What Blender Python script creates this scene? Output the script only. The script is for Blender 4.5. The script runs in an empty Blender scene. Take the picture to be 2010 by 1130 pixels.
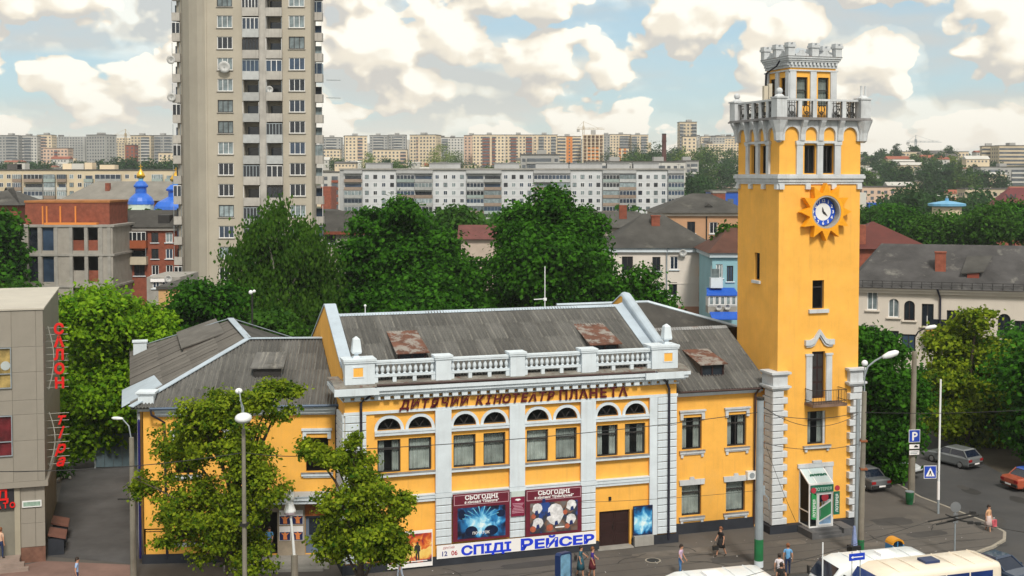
import bpy, bmesh, math, random
from math import radians, sin, cos, pi, atan2, sqrt
from mathutils import Vector, Matrix
random.seed(7)
SC = bpy.context.scene
COL = SC.collection

# ---------------------------------------------------------------- camera
cam_data = bpy.data.cameras.new('camera')
cam = bpy.data.objects.new('camera', cam_data)
COL.objects.link(cam)
cam.location = (0.0, 0.0, 21.5)
cam.rotation_euler = (radians(90 - 2.2), 0, 0)
cam_data.sensor_fit = 'HORIZONTAL'
cam_data.sensor_width = 36.0
cam_data.lens = 36.0 * 2331.0 / 2010.0
cam_data.shift_y = -0.0649
cam_data.clip_start = 0.5
cam_data.clip_end = 30000
SC.camera = cam

# ---------------------------------------------------------------- light and exposure
SUN_AZ, SUN_EL = (0.24, -0.97), 47.0          # where the sun stands: behind the camera, to the right
world = bpy.data.worlds.new('World')
SC.world = world
world.use_nodes = True
WT = world.node_tree
for n in list(WT.nodes):
 WT.nodes.remove(n)
def wn(t, **kw):
 n = WT.nodes.new(t)
 for k, v in kw.items():
  setattr(n, k, v)
 return n
def wl(a, b):
 WT.links.new(a, b)
def wmath(op, a, b=None, c=None, clamp=False):
 n = wn('ShaderNodeMath', operation=op, use_clamp=clamp)
 for i, x in enumerate((a, b, c)):
  if x is None:
   continue
  if isinstance(x, (int, float)):
   n.inputs[i].default_value = x
  else:
   wl(x, n.inputs[i])
 return n.outputs[0]
def wramp(x, lo, hi):
 n = wn('ShaderNodeMapRange', interpolation_type='SMOOTHSTEP')
 wl(x, n.inputs[0])
 n.inputs[1].default_value = lo
 n.inputs[2].default_value = hi
 return n.outputs[0]
def wmix(f, a, b):
 n = wn('ShaderNodeMix', data_type='RGBA')
 if isinstance(f, (int, float)):
  n.inputs[0].default_value = f
 else:
  wl(f, n.inputs[0])
 for i, x in ((6, a), (7, b)):
  if isinstance(x, tuple):
   n.inputs[i].default_value = (*x, 1)
  else:
   wl(x, n.inputs[i])
 return n.outputs[2]
sky = wn('ShaderNodeTexSky', sky_type='NISHITA')
sky.sun_disc = False
sky.sun_elevation = radians(SUN_EL)
sky.sun_rotation = atan2(SUN_AZ[0], SUN_AZ[1])
sky.air_density = 1.0
sky.dust_density = 0.8
sky.ozone_density = 1.5
tc = wn('ShaderNodeTexCoord')
sep = wn('ShaderNodeSeparateXYZ')
wl(tc.outputs['Generated'], sep.inputs[0])
az = wmath('ARCTAN2', sep.outputs[0], sep.outputs[1])
el = wmath('ARCSINE', sep.outputs[2])
elp = wmath('MAXIMUM', el, 0.0)
# rows of cumulus shrink towards the horizon: the height angle is stretched where it is small
vv = wmath('POWER', wmath('ADD', elp, 0.015), 0.62)
def cloud_density(du, dv, detail, tag):
 comb = wn('ShaderNodeCombineXYZ')
 wl(wmath('ADD', wmath('MULTIPLY', az, 6.6), CLOUD_OFF[0] + du), comb.inputs[0])
 wl(wmath('ADD', wmath('MULTIPLY', vv, 6.2), CLOUD_OFF[1] + dv), comb.inputs[1])
 warp = wn('ShaderNodeTexNoise', noise_dimensions='2D')
 warp.inputs['Scale'].default_value = 2.2
 warp.inputs['Detail'].default_value = 2
 wl(comb.outputs[0], warp.inputs['Vector'])
 vm = wn('ShaderNodeVectorMath', operation='MULTIPLY_ADD')
 wl(warp.outputs['Color'], vm.inputs[0])
 vm.inputs[1].default_value = (0.16, 0.14, 0)
 wl(comb.outputs[0], vm.inputs[2])
 big = wn('ShaderNodeTexNoise', noise_dimensions='2D')
 big.inputs['Scale'].default_value = 0.85
 big.inputs['Detail'].default_value = detail
 big.inputs['Roughness'].default_value = 0.57
 wl(vm.outputs[0], big.inputs['Vector'])
 puff = wn('ShaderNodeTexVoronoi', feature='SMOOTH_F1', voronoi_dimensions='2D')
 puff.inputs['Scale'].default_value = 2.3
 puff.inputs['Smoothness'].default_value = 0.35
 puff.inputs['Detail'].default_value = 3.0
 puff.inputs['Roughness'].default_value = 0.42
 wl(vm.outputs[0], puff.inputs['Vector'])
 return wmath('ADD', big.outputs[0], wmath('MULTIPLY', wmath('POWER', puff.outputs['Distance'], 2.0), -0.52))
CLOUD_OFF = (15.9, 8.1)
CLOUD_CUT = 0.155
d0 = cloud_density(0, 0, 9, 'a')
d1 = cloud_density(0.05, 0.085, 5, 'b')
d2 = cloud_density(0.08, 0.30, 4, 'c')
cover = wramp(d0, CLOUD_CUT, CLOUD_CUT + 0.055)
thick = wramp(d0, CLOUD_CUT + 0.02, CLOUD_CUT + 0.26)
rim = wramp(wmath('SUBTRACT', d0, d1), -0.15, 0.17)
under = wramp(wmath('SUBTRACT', d0, d2), -0.26, 0.16)
lit = wmath('ADD', wmath('MULTIPLY_ADD', rim, 0.50, wmath('MULTIPLY', under, 0.38)), wmath('MULTIPLY', thick, 0.12))
CLOUD_DARK, CLOUD_MID, CLOUD_LIT = (0.44, 0.42, 0.385), (0.615, 0.56, 0.465), (0.76, 0.73, 0.64)
cl = wmix(wramp(lit, 0.16, 0.52), CLOUD_DARK, CLOUD_MID)
cl = wmix(wramp(lit, 0.46, 0.82), cl, CLOUD_LIT)
cl = wmix(wramp(el, 0.075, 0.0), cl, (0.62, 0.58, 0.51))
# a soft bank of thin cloud behind the cumulus
vc = wn('ShaderNodeCombineXYZ')
wl(wmath('MULTIPLY', az, 3.2), vc.inputs[0])
wl(wmath('MULTIPLY', vv, 9.0), vc.inputs[1])
vn = wn('ShaderNodeTexNoise', noise_dimensions='2D')
vn.inputs['Scale'].default_value = 1.3
vn.inputs['Detail'].default_value = 5
wl(vc.outputs[0], vn.inputs['Vector'])
thin = wmath('MULTIPLY', wramp(vn.outputs[0], 0.32, 0.58), 0.75)
bg_sky = wn('ShaderNodeBackground')
wl(wmix(0.5, sky.outputs[0], wmix(1.0, sky.outputs[0], (3.1, 4.7, 5.3))), bg_sky.inputs[0])
bg_sky.inputs[1].default_value = 0.085
bg_cl = wn('ShaderNodeBackground')
wl(cl, bg_cl.inputs[0])
bg_cl.inputs[1].default_value = 1.0
cl = wmix(cover, (0.585, 0.555, 0.485), cl)
veil = wmath('MAXIMUM', wmath('MAXIMUM', wmath('MULTIPLY', cover, 0.97), thin), wmath('MULTIPLY', wramp(el, 0.075, -0.01), 0.85))
mixs = wn('ShaderNodeMixShader')
wl(veil, mixs.inputs[0])
wl(bg_sky.outputs[0], mixs.inputs[1])
wl(bg_cl.outputs[0], mixs.inputs[2])
wo = wn('ShaderNodeOutputWorld')
wl(mixs.outputs[0], wo.inputs[0])
world.cycles.sampling_method = 'MANUAL'
world.cycles.sample_map_resolution = 512

sun_data = bpy.data.lights.new('sun', 'SUN')
sun_data.energy = 2.1
sun_data.angle = radians(11.0)
sun_data.color = (1.0, 0.93, 0.82)
sun = bpy.data.objects.new('sun', sun_data)
COL.objects.link(sun)
_h = Vector((SUN_AZ[0], SUN_AZ[1], 0)).normalized()
_sd = _h * cos(radians(SUN_EL)) + Vector((0, 0, sin(radians(SUN_EL))))
sun.rotation_euler = _sd.to_track_quat('Z', 'Y').to_euler()
sun.location = (40, -60, 90)

SC.view_settings.view_transform = 'Standard'
SC.view_settings.look = 'None'
SC.view_settings.exposure = 0.66
SC.view_settings.gamma = 1.0
SC.view_settings.use_curve_mapping = False
HAZE = 0.00015
SC.cycles.volume_bounces = 0
SC.render.engine = 'CYCLES'
SC.cycles.use_denoising = True
SC.cycles.max_bounces = 6
SC.cycles.diffuse_bounces = 3
SC.cycles.glossy_bounces = 3
SC.cycles.transparent_max_bounces = 12
SC.cycles.caustics_reflective = False
SC.cycles.caustics_refractive = False

# ---------------------------------------------------------------- helpers
class MB:
 """collects shapes, then links them as one mesh object"""
 def __init__(self):
  self.v, self.f, self.mi, self.cur = [], [], [], 0
 def mat(self, i):
  self.cur = i
  return self
 def add(self, vs, fs):
  o = len(self.v)
  self.v.extend([tuple(p) for p in vs])
  for f in fs:
   self.f.append(tuple(i + o for i in f))
   self.mi.append(self.cur)
  return self
 def quad(self, *p):
  return self.add(p, [tuple(range(len(p)))])
 def box(self, x0, x1, y0, y1, z0, z1):
  v = [(x0, y0, z0), (x1, y0, z0), (x1, y1, z0), (x0, y1, z0), (x0, y0, z1), (x1, y0, z1), (x1, y1, z1), (x0, y1, z1)]
  return self.add(v, [(3, 2, 1, 0), (4, 5, 6, 7), (0, 1, 5, 4), (1, 2, 6, 5), (2, 3, 7, 6), (3, 0, 4, 7)])
 def taper(self, cx, cy, z0, z1, a0, b0, a1, b1):
  v = [(cx + sx * a, cy + sy * b, z) for z, a, b in ((z0, a0, b0), (z1, a1, b1)) for sx, sy in ((-1, -1), (1, -1), (1, 1), (-1, 1))]
  return self.add(v, [(3, 2, 1, 0), (4, 5, 6, 7), (0, 1, 5, 4), (1, 2, 6, 5), (2, 3, 7, 6), (3, 0, 4, 7)])
 def beam(self, p, q, w, h=None):
  p, q = Vector(p), Vector(q)
  h = h or w
  d = (q - p).normalized()
  a = d.cross(Vector((0, 0, 1)))
  if a.length < 1e-3:
   a = Vector((1, 0, 0))
  a.normalize()
  b = a.cross(d)
  v = [c + a * sx * w / 2 + b * sy * h / 2 for c in (p, q) for sx, sy in ((-1, -1), (1, -1), (1, 1), (-1, 1))]
  return self.add(v, [(3, 2, 1, 0), (4, 5, 6, 7), (0, 1, 5, 4), (1, 2, 6, 5), (2, 3, 7, 6), (3, 0, 4, 7)])
 def tube(self, pts, r, n=6, r1=None, cap=True):
  pts = [Vector(p) for p in pts]
  k = len(pts)
  vs, fs = [], []
  for i, p in enumerate(pts):
   d = (pts[min(i + 1, k - 1)] - pts[max(i - 1, 0)]).normalized()
   a = d.cross(Vector((0.03, 0.02, 1)))
   if a.length < 0.05:
    a = d.cross(Vector((1, 0, 0)))
   a.normalize()
   b = d.cross(a)
   rr = r if r1 is None else r + (r1 - r) * i / max(1, k - 1)
   if isinstance(r, (list, tuple)):
    rr = r[i]
   vs += [p + a * rr * cos(2 * pi * j / n) + b * rr * sin(2 * pi * j / n) for j in range(n)]
  for i in range(k - 1):
   for j in range(n):
    fs.append((i * n + j, i * n + (j + 1) % n, (i + 1) * n + (j + 1) % n, (i + 1) * n + j))
  if cap:
   fs.append(tuple(range(n - 1, -1, -1)))
   fs.append(tuple((k - 1) * n + j for j in range(n)))
  return self.add(vs, fs)
 def lathe(self, c, prof, n=10, rot=0.0, sx=1.0, sy=1.0):
  vs, fs = [], []
  for r, z in prof:
   vs += [(c[0] + sx * r * cos(2 * pi * j / n + rot), c[1] + sy * r * sin(2 * pi * j / n + rot), c[2] + z) for j in range(n)]
  k = len(prof)
  for i in range(k - 1):
   for j in range(n):
    fs.append((i * n + j, i * n + (j + 1) % n, (i + 1) * n + (j + 1) % n, (i + 1) * n + j))
  fs.append(tuple(range(n - 1, -1, -1)))
  fs.append(tuple((k - 1) * n + j for j in range(n)))
  return self.add(vs, fs)
 def ball(self, c, r, n=10, m=6, sx=1, sy=1, sz=1):
  prof = [(r * sin(pi * i / m) + 1e-4, -r * cos(pi * i / m) * sz) for i in range(m + 1)]
  return self.lathe(c, prof, n, 0, sx, sy)
 def prism(self, poly, a, b, axis='y'):
  """polygon of (u, w) pairs swept from a to b along an axis: y -> (u, axis, w), x -> (axis, u, w), z -> (u, w, axis)"""
  n = len(poly)
  def P(p, q):
   return {'y': (p[0], q, p[1]), 'x': (q, p[0], p[1]), 'z': (p[0], p[1], q)}[axis]
  vs = [P(p, a) for p in poly] + [P(p, b) for p in poly]
  fs = [tuple(range(n)), tuple(range(2 * n - 1, n - 1, -1))]
  fs += [(i, (i + 1) % n, n + (i + 1) % n, n + i) for i in range(n)]
  return self.add(vs, fs)
 def xf(self, M):
  self.v = [tuple(M @ Vector(p)) for p in self.v]
  return self
 def mesh(self, name, mats, smooth=False):
  me = bpy.data.meshes.new(name)
  me.from_pydata(self.v, [], self.f)
  mats = mats if isinstance(mats, (list, tuple)) else [mats]
  for m in mats:
   me.materials.append(m)
  if len(mats) > 1:
   me.polygons.foreach_set('material_index', self.mi)
  if smooth:
   me.polygons.foreach_set('use_smooth', [True] * len(me.polygons))
  me.update()
  return me
 def build(self, name, mats, parent=None, smooth=False, kind=None, label=None):
  return link(name, self.mesh(name, mats, smooth), parent, kind=kind, label=label)

def link(name, me, parent=None, loc=None, rz=0.0, scale=None, kind=None, label=None):
 o = bpy.data.objects.new(name, me)
 COL.objects.link(o)
 if parent is not None:
  o.parent = parent
 if loc is not None:
  o.location = loc
 if rz:
  o.rotation_euler = (0, 0, rz)
 if scale is not None:
  o.scale = scale
 if kind:
  o['kind'] = kind
 if label:
  o['label'] = label
 return o

def thing(name, label, cat, loc=(0, 0, 0), rz=0.0, group=None):
 o = bpy.data.objects.new(name, None)
 o.empty_display_size = 0.2
 COL.objects.link(o)
 o.location = loc
 o.rotation_euler = (0, 0, rz)
 return tag(o, label, cat, group)

def tag(o, label, cat, group=None):
 o['label'] = label
 o['category'] = cat
 if group:
  o['group'] = group
 return o

def copy_thing(root, label, loc=None, rz=None, group=None, scale=None):
 r = root.copy()
 COL.objects.link(r)
 for ch in root.children:
  c = ch.copy()
  COL.objects.link(c)
  c.parent = r
  for g in ch.children:
   d = g.copy()
   COL.objects.link(d)
   d.parent = c
 r['label'] = label
 if loc is not None:
  r.location = loc
 if rz is not None:
  r.rotation_euler = (0, 0, rz)
 if scale is not None:
  r.scale = scale
 if group:
  r['group'] = group
 return r

def structure(o):
 o['kind'] = 'structure'
 return o

_TXT = {}
def text_mesh(body, size, mats, extrude=0.0, spacing=1.0, shear=0.0, bold=0.0, align='CENTER', xscale=1.0, fit=None):
 """lettering from the built-in typeface, turned into a mesh lying in the x-z plane and facing -y"""
 c = bpy.data.curves.new('lettering', 'FONT')
 c.body = body
 c.size = size
 c.extrude = extrude
 c.offset = bold
 c.shear = shear
 c.space_character = spacing
 c.align_x = align
 c.resolution_u = 3
 o = bpy.data.objects.new('lettering', c)
 me = bpy.data.meshes.new_from_object(o)
 bpy.data.objects.remove(o)
 bpy.data.curves.remove(c)
 me.transform(Matrix.Rotation(pi / 2, 4, 'X') @ Matrix.Diagonal((xscale, 1, 1, 1)))
 me.materials.clear()
 me.materials.append(mats)
 if fit:
  xs = [v.co.x for v in me.vertices]
  me.transform(Matrix.Diagonal((fit / (max(xs) - min(xs)), 1, 1, 1)) @ Matrix.Translation((-(max(xs) + min(xs)) / 2, 0, 0)))
 return me

# ---------------------------------------------------------------- materials
def _n(nt, t, **kw):
 n = nt.nodes.new(t)
 for k, v in kw.items():
  setattr(n, k, v)
 return n
def mat(name, col, rough=0.75, var=0.10, scale=0.6, streak=0.0, dirt_or_ridge=(0.16, 0.14, 0.11), bump=0.0, bscale=14.0, rnd=0.0,
  metal=0.0, spec=0.4, coat=0.0, blot=None, hue=0.0, sscale=(3.5, 3.5, 0.16), slo=0.52, shi=0.78):
 """plain painted / plastered / metal surface: colour drifts by noise, rain or ridge streaks, fine relief, variation from piece to piece"""
 m = bpy.data.materials.new(name)
 m.use_nodes = True
 nt = m.node_tree
 b = nt.nodes['Principled BSDF']
 b.inputs['Roughness'].default_value = rough
 b.inputs['Metallic'].default_value = metal
 b.inputs['Specular IOR Level'].default_value = spec
 b.inputs['Coat Weight'].default_value = coat
 tc = _n(nt, 'ShaderNodeTexCoord')
 no = _n(nt, 'ShaderNodeTexNoise')
 no.inputs['Scale'].default_value = scale
 no.inputs['Detail'].default_value = 5
 no.inputs['Roughness'].default_value = 0.62
 nt.links.new(tc.outputs['Object'], no.inputs['Vector'])
 mx = _n(nt, 'ShaderNodeMix', data_type='RGBA')
 mx.inputs[6].default_value = (*[c * (1 - var * 1.6) for c in col], 1)
 mx.inputs[7].default_value = (*[min(0.92, c * (1 + var * 1.2)) for c in col], 1)
 mr = _n(nt, 'ShaderNodeMapRange')
 mr.inputs[1].default_value = 0.3
 mr.inputs[2].default_value = 0.7
 nt.links.new(no.outputs[0], mr.inputs[0])
 nt.links.new(mr.outputs[0], mx.inputs[0])
 out = mx.outputs[2]
 if streak:
  mp = _n(nt, 'ShaderNodeMapping')
  mp.inputs['Scale'].default_value = sscale
  nt.links.new(tc.outputs['Object'], mp.inputs[0])
  n2 = _n(nt, 'ShaderNodeTexNoise')
  n2.inputs['Scale'].default_value = 1.3
  n2.inputs['Detail'].default_value = 6
  n2.inputs['Roughness'].default_value = 0.7
  nt.links.new(mp.outputs[0], n2.inputs['Vector'])
  r2 = _n(nt, 'ShaderNodeMapRange')
  r2.inputs[1].default_value = slo
  r2.inputs[2].default_value = shi
  r2.inputs[4].default_value = streak
  nt.links.new(n2.outputs[0], r2.inputs[0])
  m2 = _n(nt, 'ShaderNodeMix', data_type='RGBA')
  nt.links.new(r2.outputs[0], m2.inputs[0])
  nt.links.new(out, m2.inputs[6])
  m2.inputs[7].default_value = (*dirt_or_ridge, 1)
  out = m2.outputs[2]
 if blot:
  bcol, bs, lo, hi = blot
  n3 = _n(nt, 'ShaderNodeTexNoise')
  n3.inputs['Scale'].default_value = bs
  n3.inputs['Detail'].default_value = 6
  n3.inputs['Roughness'].default_value = 0.66
  nt.links.new(tc.outputs['Object'], n3.inputs['Vector'])
  r3 = _n(nt, 'ShaderNodeMapRange')
  r3.inputs[1].default_value = lo
  r3.inputs[2].default_value = hi
  nt.links.new(n3.outputs[0], r3.inputs[0])
  m3 = _n(nt, 'ShaderNodeMix', data_type='RGBA')
  nt.links.new(r3.outputs[0], m3.inputs[0])
  nt.links.new(out, m3.inputs[6])
  m3.inputs[7].default_value = (*bcol, 1)
  out = m3.outputs[2]
 if rnd or hue:
  oi = _n(nt, 'ShaderNodeObjectInfo')
  hs = _n(nt, 'ShaderNodeHueSaturation')
  r4 = _n(nt, 'ShaderNodeMapRange')
  r4.inputs[3].default_value = 1 - rnd
  r4.inputs[4].default_value = 1 + rnd
  nt.links.new(oi.outputs['Random'], r4.inputs[0])
  nt.links.new(r4.outputs[0], hs.inputs['Value'])
  if hue:
   r5 = _n(nt, 'ShaderNodeMapRange')
   r5.inputs[3].default_value = 0.5 - hue
   r5.inputs[4].default_value = 0.5 + hue
   w5 = _n(nt, 'ShaderNodeTexWhiteNoise', noise_dimensions='1D')
   nt.links.new(oi.outputs['Random'], w5.inputs['W'])
   nt.links.new(w5.outputs[0], r5.inputs[0])
   nt.links.new(r5.outputs[0], hs.inputs['Hue'])
  nt.links.new(out, hs.inputs['Color'])
  out = hs.outputs[0]
 nt.links.new(out, b.inputs['Base Color'])
 if bump:
  nb = _n(nt, 'ShaderNodeTexNoise')
  nb.inputs['Scale'].default_value = bscale
  nb.inputs['Detail'].default_value = 4
  nt.links.new(tc.outputs['Object'], nb.inputs['Vector'])
  bp = _n(nt, 'ShaderNodeBump')
  bp.inputs['Strength'].default_value = bump
  bp.inputs['Distance'].default_value = 0.03
  nt.links.new(nb.outputs[0], bp.inputs['Height'])
  nt.links.new(bp.outputs[0], b.inputs['Normal'])
 return m

def leaf_mat(name, dark, light, nsc=0.6):
 """leaves: every leaf clump has its own tint, some light passes through"""
 m = bpy.data.materials.new(name)
 m.use_nodes = True
 nt = m.node_tree
 b = nt.nodes['Principled BSDF']
 b.inputs['Roughness'].default_value = 0.6
 b.inputs['Specular IOR Level'].default_value = 0.06
 ge = _n(nt, 'ShaderNodeNewGeometry')
 tc = _n(nt, 'ShaderNodeTexCoord')
 no = _n(nt, 'ShaderNodeTexNoise')
 no.inputs['Scale'].default_value = nsc
 no.inputs['Detail'].default_value = 3
 nt.links.new(tc.outputs['Object'], no.inputs['Vector'])
 ad = _n(nt, 'ShaderNodeMath', operation='MULTIPLY_ADD')
 nt.links.new(ge.outputs['Random Per Island'], ad.inputs[0])
 ad.inputs[1].default_value = 0.45
 nt.links.new(no.outputs[0], ad.inputs[2])
 mr = _n(nt, 'ShaderNodeMapRange')
 mr.inputs[1].default_value = 0.42
 mr.inputs[2].default_value = 1.02
 nt.links.new(ad.outputs[0], mr.inputs[0])
 mx = _n(nt, 'ShaderNodeMix', data_type='RGBA')
 mx.inputs[6].default_value = (*dark, 1)
 mx.inputs[7].default_value = (*light, 1)
 nt.links.new(mr.outputs[0], mx.inputs[0])
 nt.links.new(mx.outputs[2], b.inputs['Base Color'])
 tr = _n(nt, 'ShaderNodeBsdfTranslucent')
 nt.links.new(mx.outputs[2], tr.inputs['Color'])
 ms = _n(nt, 'ShaderNodeMixShader')
 ms.inputs[0].default_value = 0.36
 nt.links.new(b.outputs[0], ms.inputs[1])
 nt.links.new(tr.outputs[0], ms.inputs[2])
 nt.links.new(ms.outputs[0], nt.nodes['Material Output'].inputs[0])
 return m

def glass_mat(name, tint=(0.85, 0.9, 0.9), see=0.84):
 m = bpy.data.materials.new(name)
 m.use_nodes = True
 nt = m.node_tree
 b = nt.nodes['Principled BSDF']
 b.inputs['Base Color'].default_value = (0.02, 0.025, 0.03, 1)
 b.inputs['Roughness'].default_value = 0.06
 b.inputs['Specular IOR Level'].default_value = 0.6
 tr = _n(nt, 'ShaderNodeBsdfTransparent')
 tr.inputs[0].default_value = (*tint, 1)
 ms = _n(nt, 'ShaderNodeMixShader')
 ms.inputs[0].default_value = see
 nt.links.new(b.outputs[0], ms.inputs[1])
 nt.links.new(tr.outputs[0], ms.inputs[2])
 nt.links.new(ms.outputs[0], nt.nodes['Material Output'].inputs[0])
 return m

YELLOW = mat('yellow_plaster', (0.85, 0.44, 0.078), 0.85, 0.07, 0.7, streak=0.34, blot=((0.80, 0.435, 0.10), 0.5, 0.52, 0.75), dirt_or_ridge=(0.45, 0.25, 0.08), bump=0.15, bscale=9)
WHITE = mat('white_plaster', (0.60, 0.67, 0.73), 0.85, 0.07, 0.9, streak=0.32, dirt_or_ridge=(0.33, 0.32, 0.32), bump=0.15, bscale=10)
TOWERWHITE = mat('weathered_white_plaster', (0.53, 0.56, 0.59), 0.9, 0.10, 1.1, streak=0.52, dirt_or_ridge=(0.22, 0.21, 0.20), bump=0.2, bscale=10)
PLINTH = mat('dark_plinth_paint', (0.024, 0.028, 0.038), 0.8, 0.2, 0.8, bump=0.2)
TIN = mat('pale_blue_roof_tin', (0.42, 0.50, 0.58), 0.5, 0.10, 0.7, streak=0.2, dirt_or_ridge=(0.25, 0.25, 0.25), metal=0.1, bump=0.1, bscale=4)
TINDARK = mat('grey_roof_tin', (0.25, 0.26, 0.27), 0.6, 0.2, 0.9, metal=0.1, blot=((0.16, 0.08, 0.05), 1.6, 0.52, 0.66))
SLATE = mat('corrugated_slate', (0.120, 0.119, 0.114), 0.92, 0.22, 0.8, streak=0.85, dirt_or_ridge=(0.25, 0.24, 0.215), bump=0.3, bscale=10, rnd=0.22, sscale=(4.2, 0.16, 1.0), slo=0.50, shi=0.66,  # pale streaks put the light on the corrugation ridges into the colour
   blot=((0.055, 0.05, 0.043), 0.9, 0.54, 0.72))
OLDROOF = mat('old_grey_roofing', (0.060, 0.058, 0.054), 0.92, 0.25, 0.35, bump=0.3, bscale=3, blot=((0.13, 0.125, 0.11), 0.5, 0.58, 0.76), rnd=0.08)
RUSTTIN = mat('rusty_tin', (0.125, 0.054, 0.034), 0.85, 0.3, 1.4, blot=((0.24, 0.22, 0.20), 1.3, 0.48, 0.57), bump=0.2)
DARKWOOD = mat('dark_painted_wood', (0.028, 0.011, 0.010), 0.5, 0.2, 2.0, bump=0.1)
FRAMEDARK = mat('dark_window_frame', (0.030, 0.028, 0.028), 0.5, 0.2, 2.0)
FRAMEWHITE = mat('white_window_frame', (0.72, 0.73, 0.74), 0.45, 0.06, 1.0)
PIPE = mat('dark_drainpipe', (0.018, 0.018, 0.035), 0.4, 0.2, 1.0, spec=0.5)
IRON = mat('black_iron', (0.02, 0.02, 0.02), 0.6, 0.3, 2.0)
GUTTER = mat('brown_gutter', (0.05, 0.025, 0.022), 0.6, 0.25, 1.5)
CURTAIN = mat('pale_curtain', (0.50, 0.53, 0.51), 0.9, 0.2, 1.2, rnd=0.22)
GLASS = glass_mat('window_glass')
DARKGLASS = mat('dark_window_glass', (0.016, 0.021, 0.030), 0.08, 0.3, 0.7, spec=0.6)
BLUEGLASS = mat('bluish_window_glass', (0.03, 0.05, 0.085), 0.08, 0.3, 0.4, spec=0.6, rnd=0.5)
CONCRETE = mat('grey_concrete', (0.30, 0.29, 0.27), 0.9, 0.14, 0.8, streak=0.3, bump=0.25)
POLECON = mat('weathered_pole_concrete', (0.215, 0.20, 0.165), 0.9, 0.16, 1.2, streak=0.35, dirt_or_ridge=(0.22, 0.10, 0.05), bump=0.25)
STEEL = mat('grey_painted_steel', (0.26, 0.30, 0.33), 0.5, 0.12, 1.0, spec=0.5)
LAMPWHITE = mat('white_lamp_shell', (0.75, 0.78, 0.80), 0.35, 0.05, 1.0, spec=0.5)
CABLE = mat('black_cable', (0.02, 0.02, 0.022), 0.6, 0.1, 1.0)
REDLETTER = mat('bright_red_plastic', (0.70, 0.012, 0.010), 0.35, 0.06, 1.0, spec=0.5)
MAROON = mat('maroon_board', (0.13, 0.012, 0.028), 0.5, 0.12, 0.9)
MAROONLET = mat('maroon_letter_plastic', (0.085, 0.004, 0.010), 0.45, 0.08, 1.0)
PAPERWHITE = mat('white_print', (0.80, 0.79, 0.80), 0.6, 0.03, 1.0)
PRINTBLUE = mat('blue_print', (0.008, 0.04, 0.62), 0.6, 0.04, 1.0)
PRINTRED = mat('red_print', (0.40, 0.03, 0.05), 0.6, 0.04, 1.0)
SIGNBLUE = mat('blue_road_sign', (0.012, 0.055, 0.42), 0.4, 0.05, 1.0, spec=0.5)
GREENPAINT = mat('green_paint', (0.015, 0.16, 0.055), 0.6, 0.15, 2.0)
BRICK = mat('red_brick', (0.235, 0.070, 0.042), 0.9, 0.18, 1.6, streak=0.15, bump=0.3, rnd=0.12)
BARK = mat('bark', (0.085, 0.065, 0.05), 0.95, 0.3, 2.5, bump=0.5)
ASPHALT = mat('street_asphalt', (0.054, 0.054, 0.056), 0.9, 0.16, 0.25, bump=0.3, bscale=20, blot=((0.068, 0.065, 0.062), 0.12, 0.5, 0.7))
PAVE = mat('square_paving', (0.098, 0.089, 0.081), 0.9, 0.13, 0.22, bump=0.3, bscale=16, blot=((0.115, 0.103, 0.09), 0.4, 0.56, 0.72), streak=0.0)
KERB = mat('kerb_stone', (0.30, 0.275, 0.23), 0.9, 0.15, 1.0, bump=0.3)

# ---------------------------------------------------------------- the setting: terrain, street, pavement
TH = radians(17.3)
OX, OY = 2.47, 66.91                          # point on the foot of the cinema's front, middle of its facade
def W(s, t, z=0.0):
 return (OX + s * cos(TH) - t * sin(TH), OY + s * sin(TH) + t * cos(TH), z)
def sstep(a, b, x):
 u = max(0.0, min(1.0, (x - a) / (b - a)))
 return u * u * (3 - 2 * u)
def hill(x, y):
 """height of the land: a flat town, then the slope the far quarters stand on"""
 h = -0.12 + 30 * sstep(430, 1120, y) + 11 * sstep(1100, 1500, y)
 h += 9 * sstep(180, 420, x) * sstep(500, 950, y) * (1 - sstep(1000, 1400, y))
 return h
mb = MB()
ys = [-80, 40, 120, 240, 400] + list(range(440, 1600, 40)) + [1800, 2400, 4000, 8000, 16000]
xs = [-9000, -3000, -1200] + list(range(-800, 801, 50)) + [1200, 3000, 9000]
vs = [(x, y, hill(x, y)) for y in ys for x in xs]
fs = [(j * len(xs) + i, j * len(xs) + i + 1, (j + 1) * len(xs) + i + 1, (j + 1) * len(xs) + i) for j in range(len(ys) - 1) for i in range(len(xs) - 1)]
GROUND = mat('grassy_ground', (0.045, 0.06, 0.024), 0.95, 0.3, 0.05, blot=((0.11, 0.10, 0.075), 0.02, 0.52, 0.6), bump=0.2)
structure(mb.add(vs, fs).build('ground', GROUND))
mb = MB()
mb.add([W(-90, -34, -0.114), W(90, -34, -0.114), W(90, -6.6, -0.114), W(-90, -6.6, -0.114)], [(0, 1, 2, 3)])
structure(mb.build('main_street', ASPHALT))
mb = MB()
mb.add([(27.5, 60, -0.109), (48, 60, -0.109), (42, 150, -0.109), (24, 150, -0.109)], [(0, 1, 2, 3)])
structure(mb.build('side_street', ASPHALT))
def loc_of(x, y):
 dx, dy = x - OX, y - OY
 return dx * cos(TH) + dy * sin(TH), -dx * sin(TH) + dy * cos(TH)
edge = [W(-80, -7)[:2], W(22.0, -7)[:2], (26.6, 67.3), (27.9, 68.3), (29.1, 69.6), (29.7, 71.0), (29.5, 72.8), (28.5, 75.7), (27.3, 78.9), (26.6, 84), (25.8, 100), (24.2, 140)]
back = [(-70, 140), (-80, 60)]
mb = MB()
poly = edge + back
mb.add([(x, y, 0.0) for x, y in poly] + [(x, y, -0.12) for x, y in poly],
    [tuple(range(len(poly)))] + [(i, (i + 1) % len(poly), len(poly) + (i + 1) % len(poly), len(poly) + i) for i in range(len(poly))])
structure(mb.build('pavement', PAVE))
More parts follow.
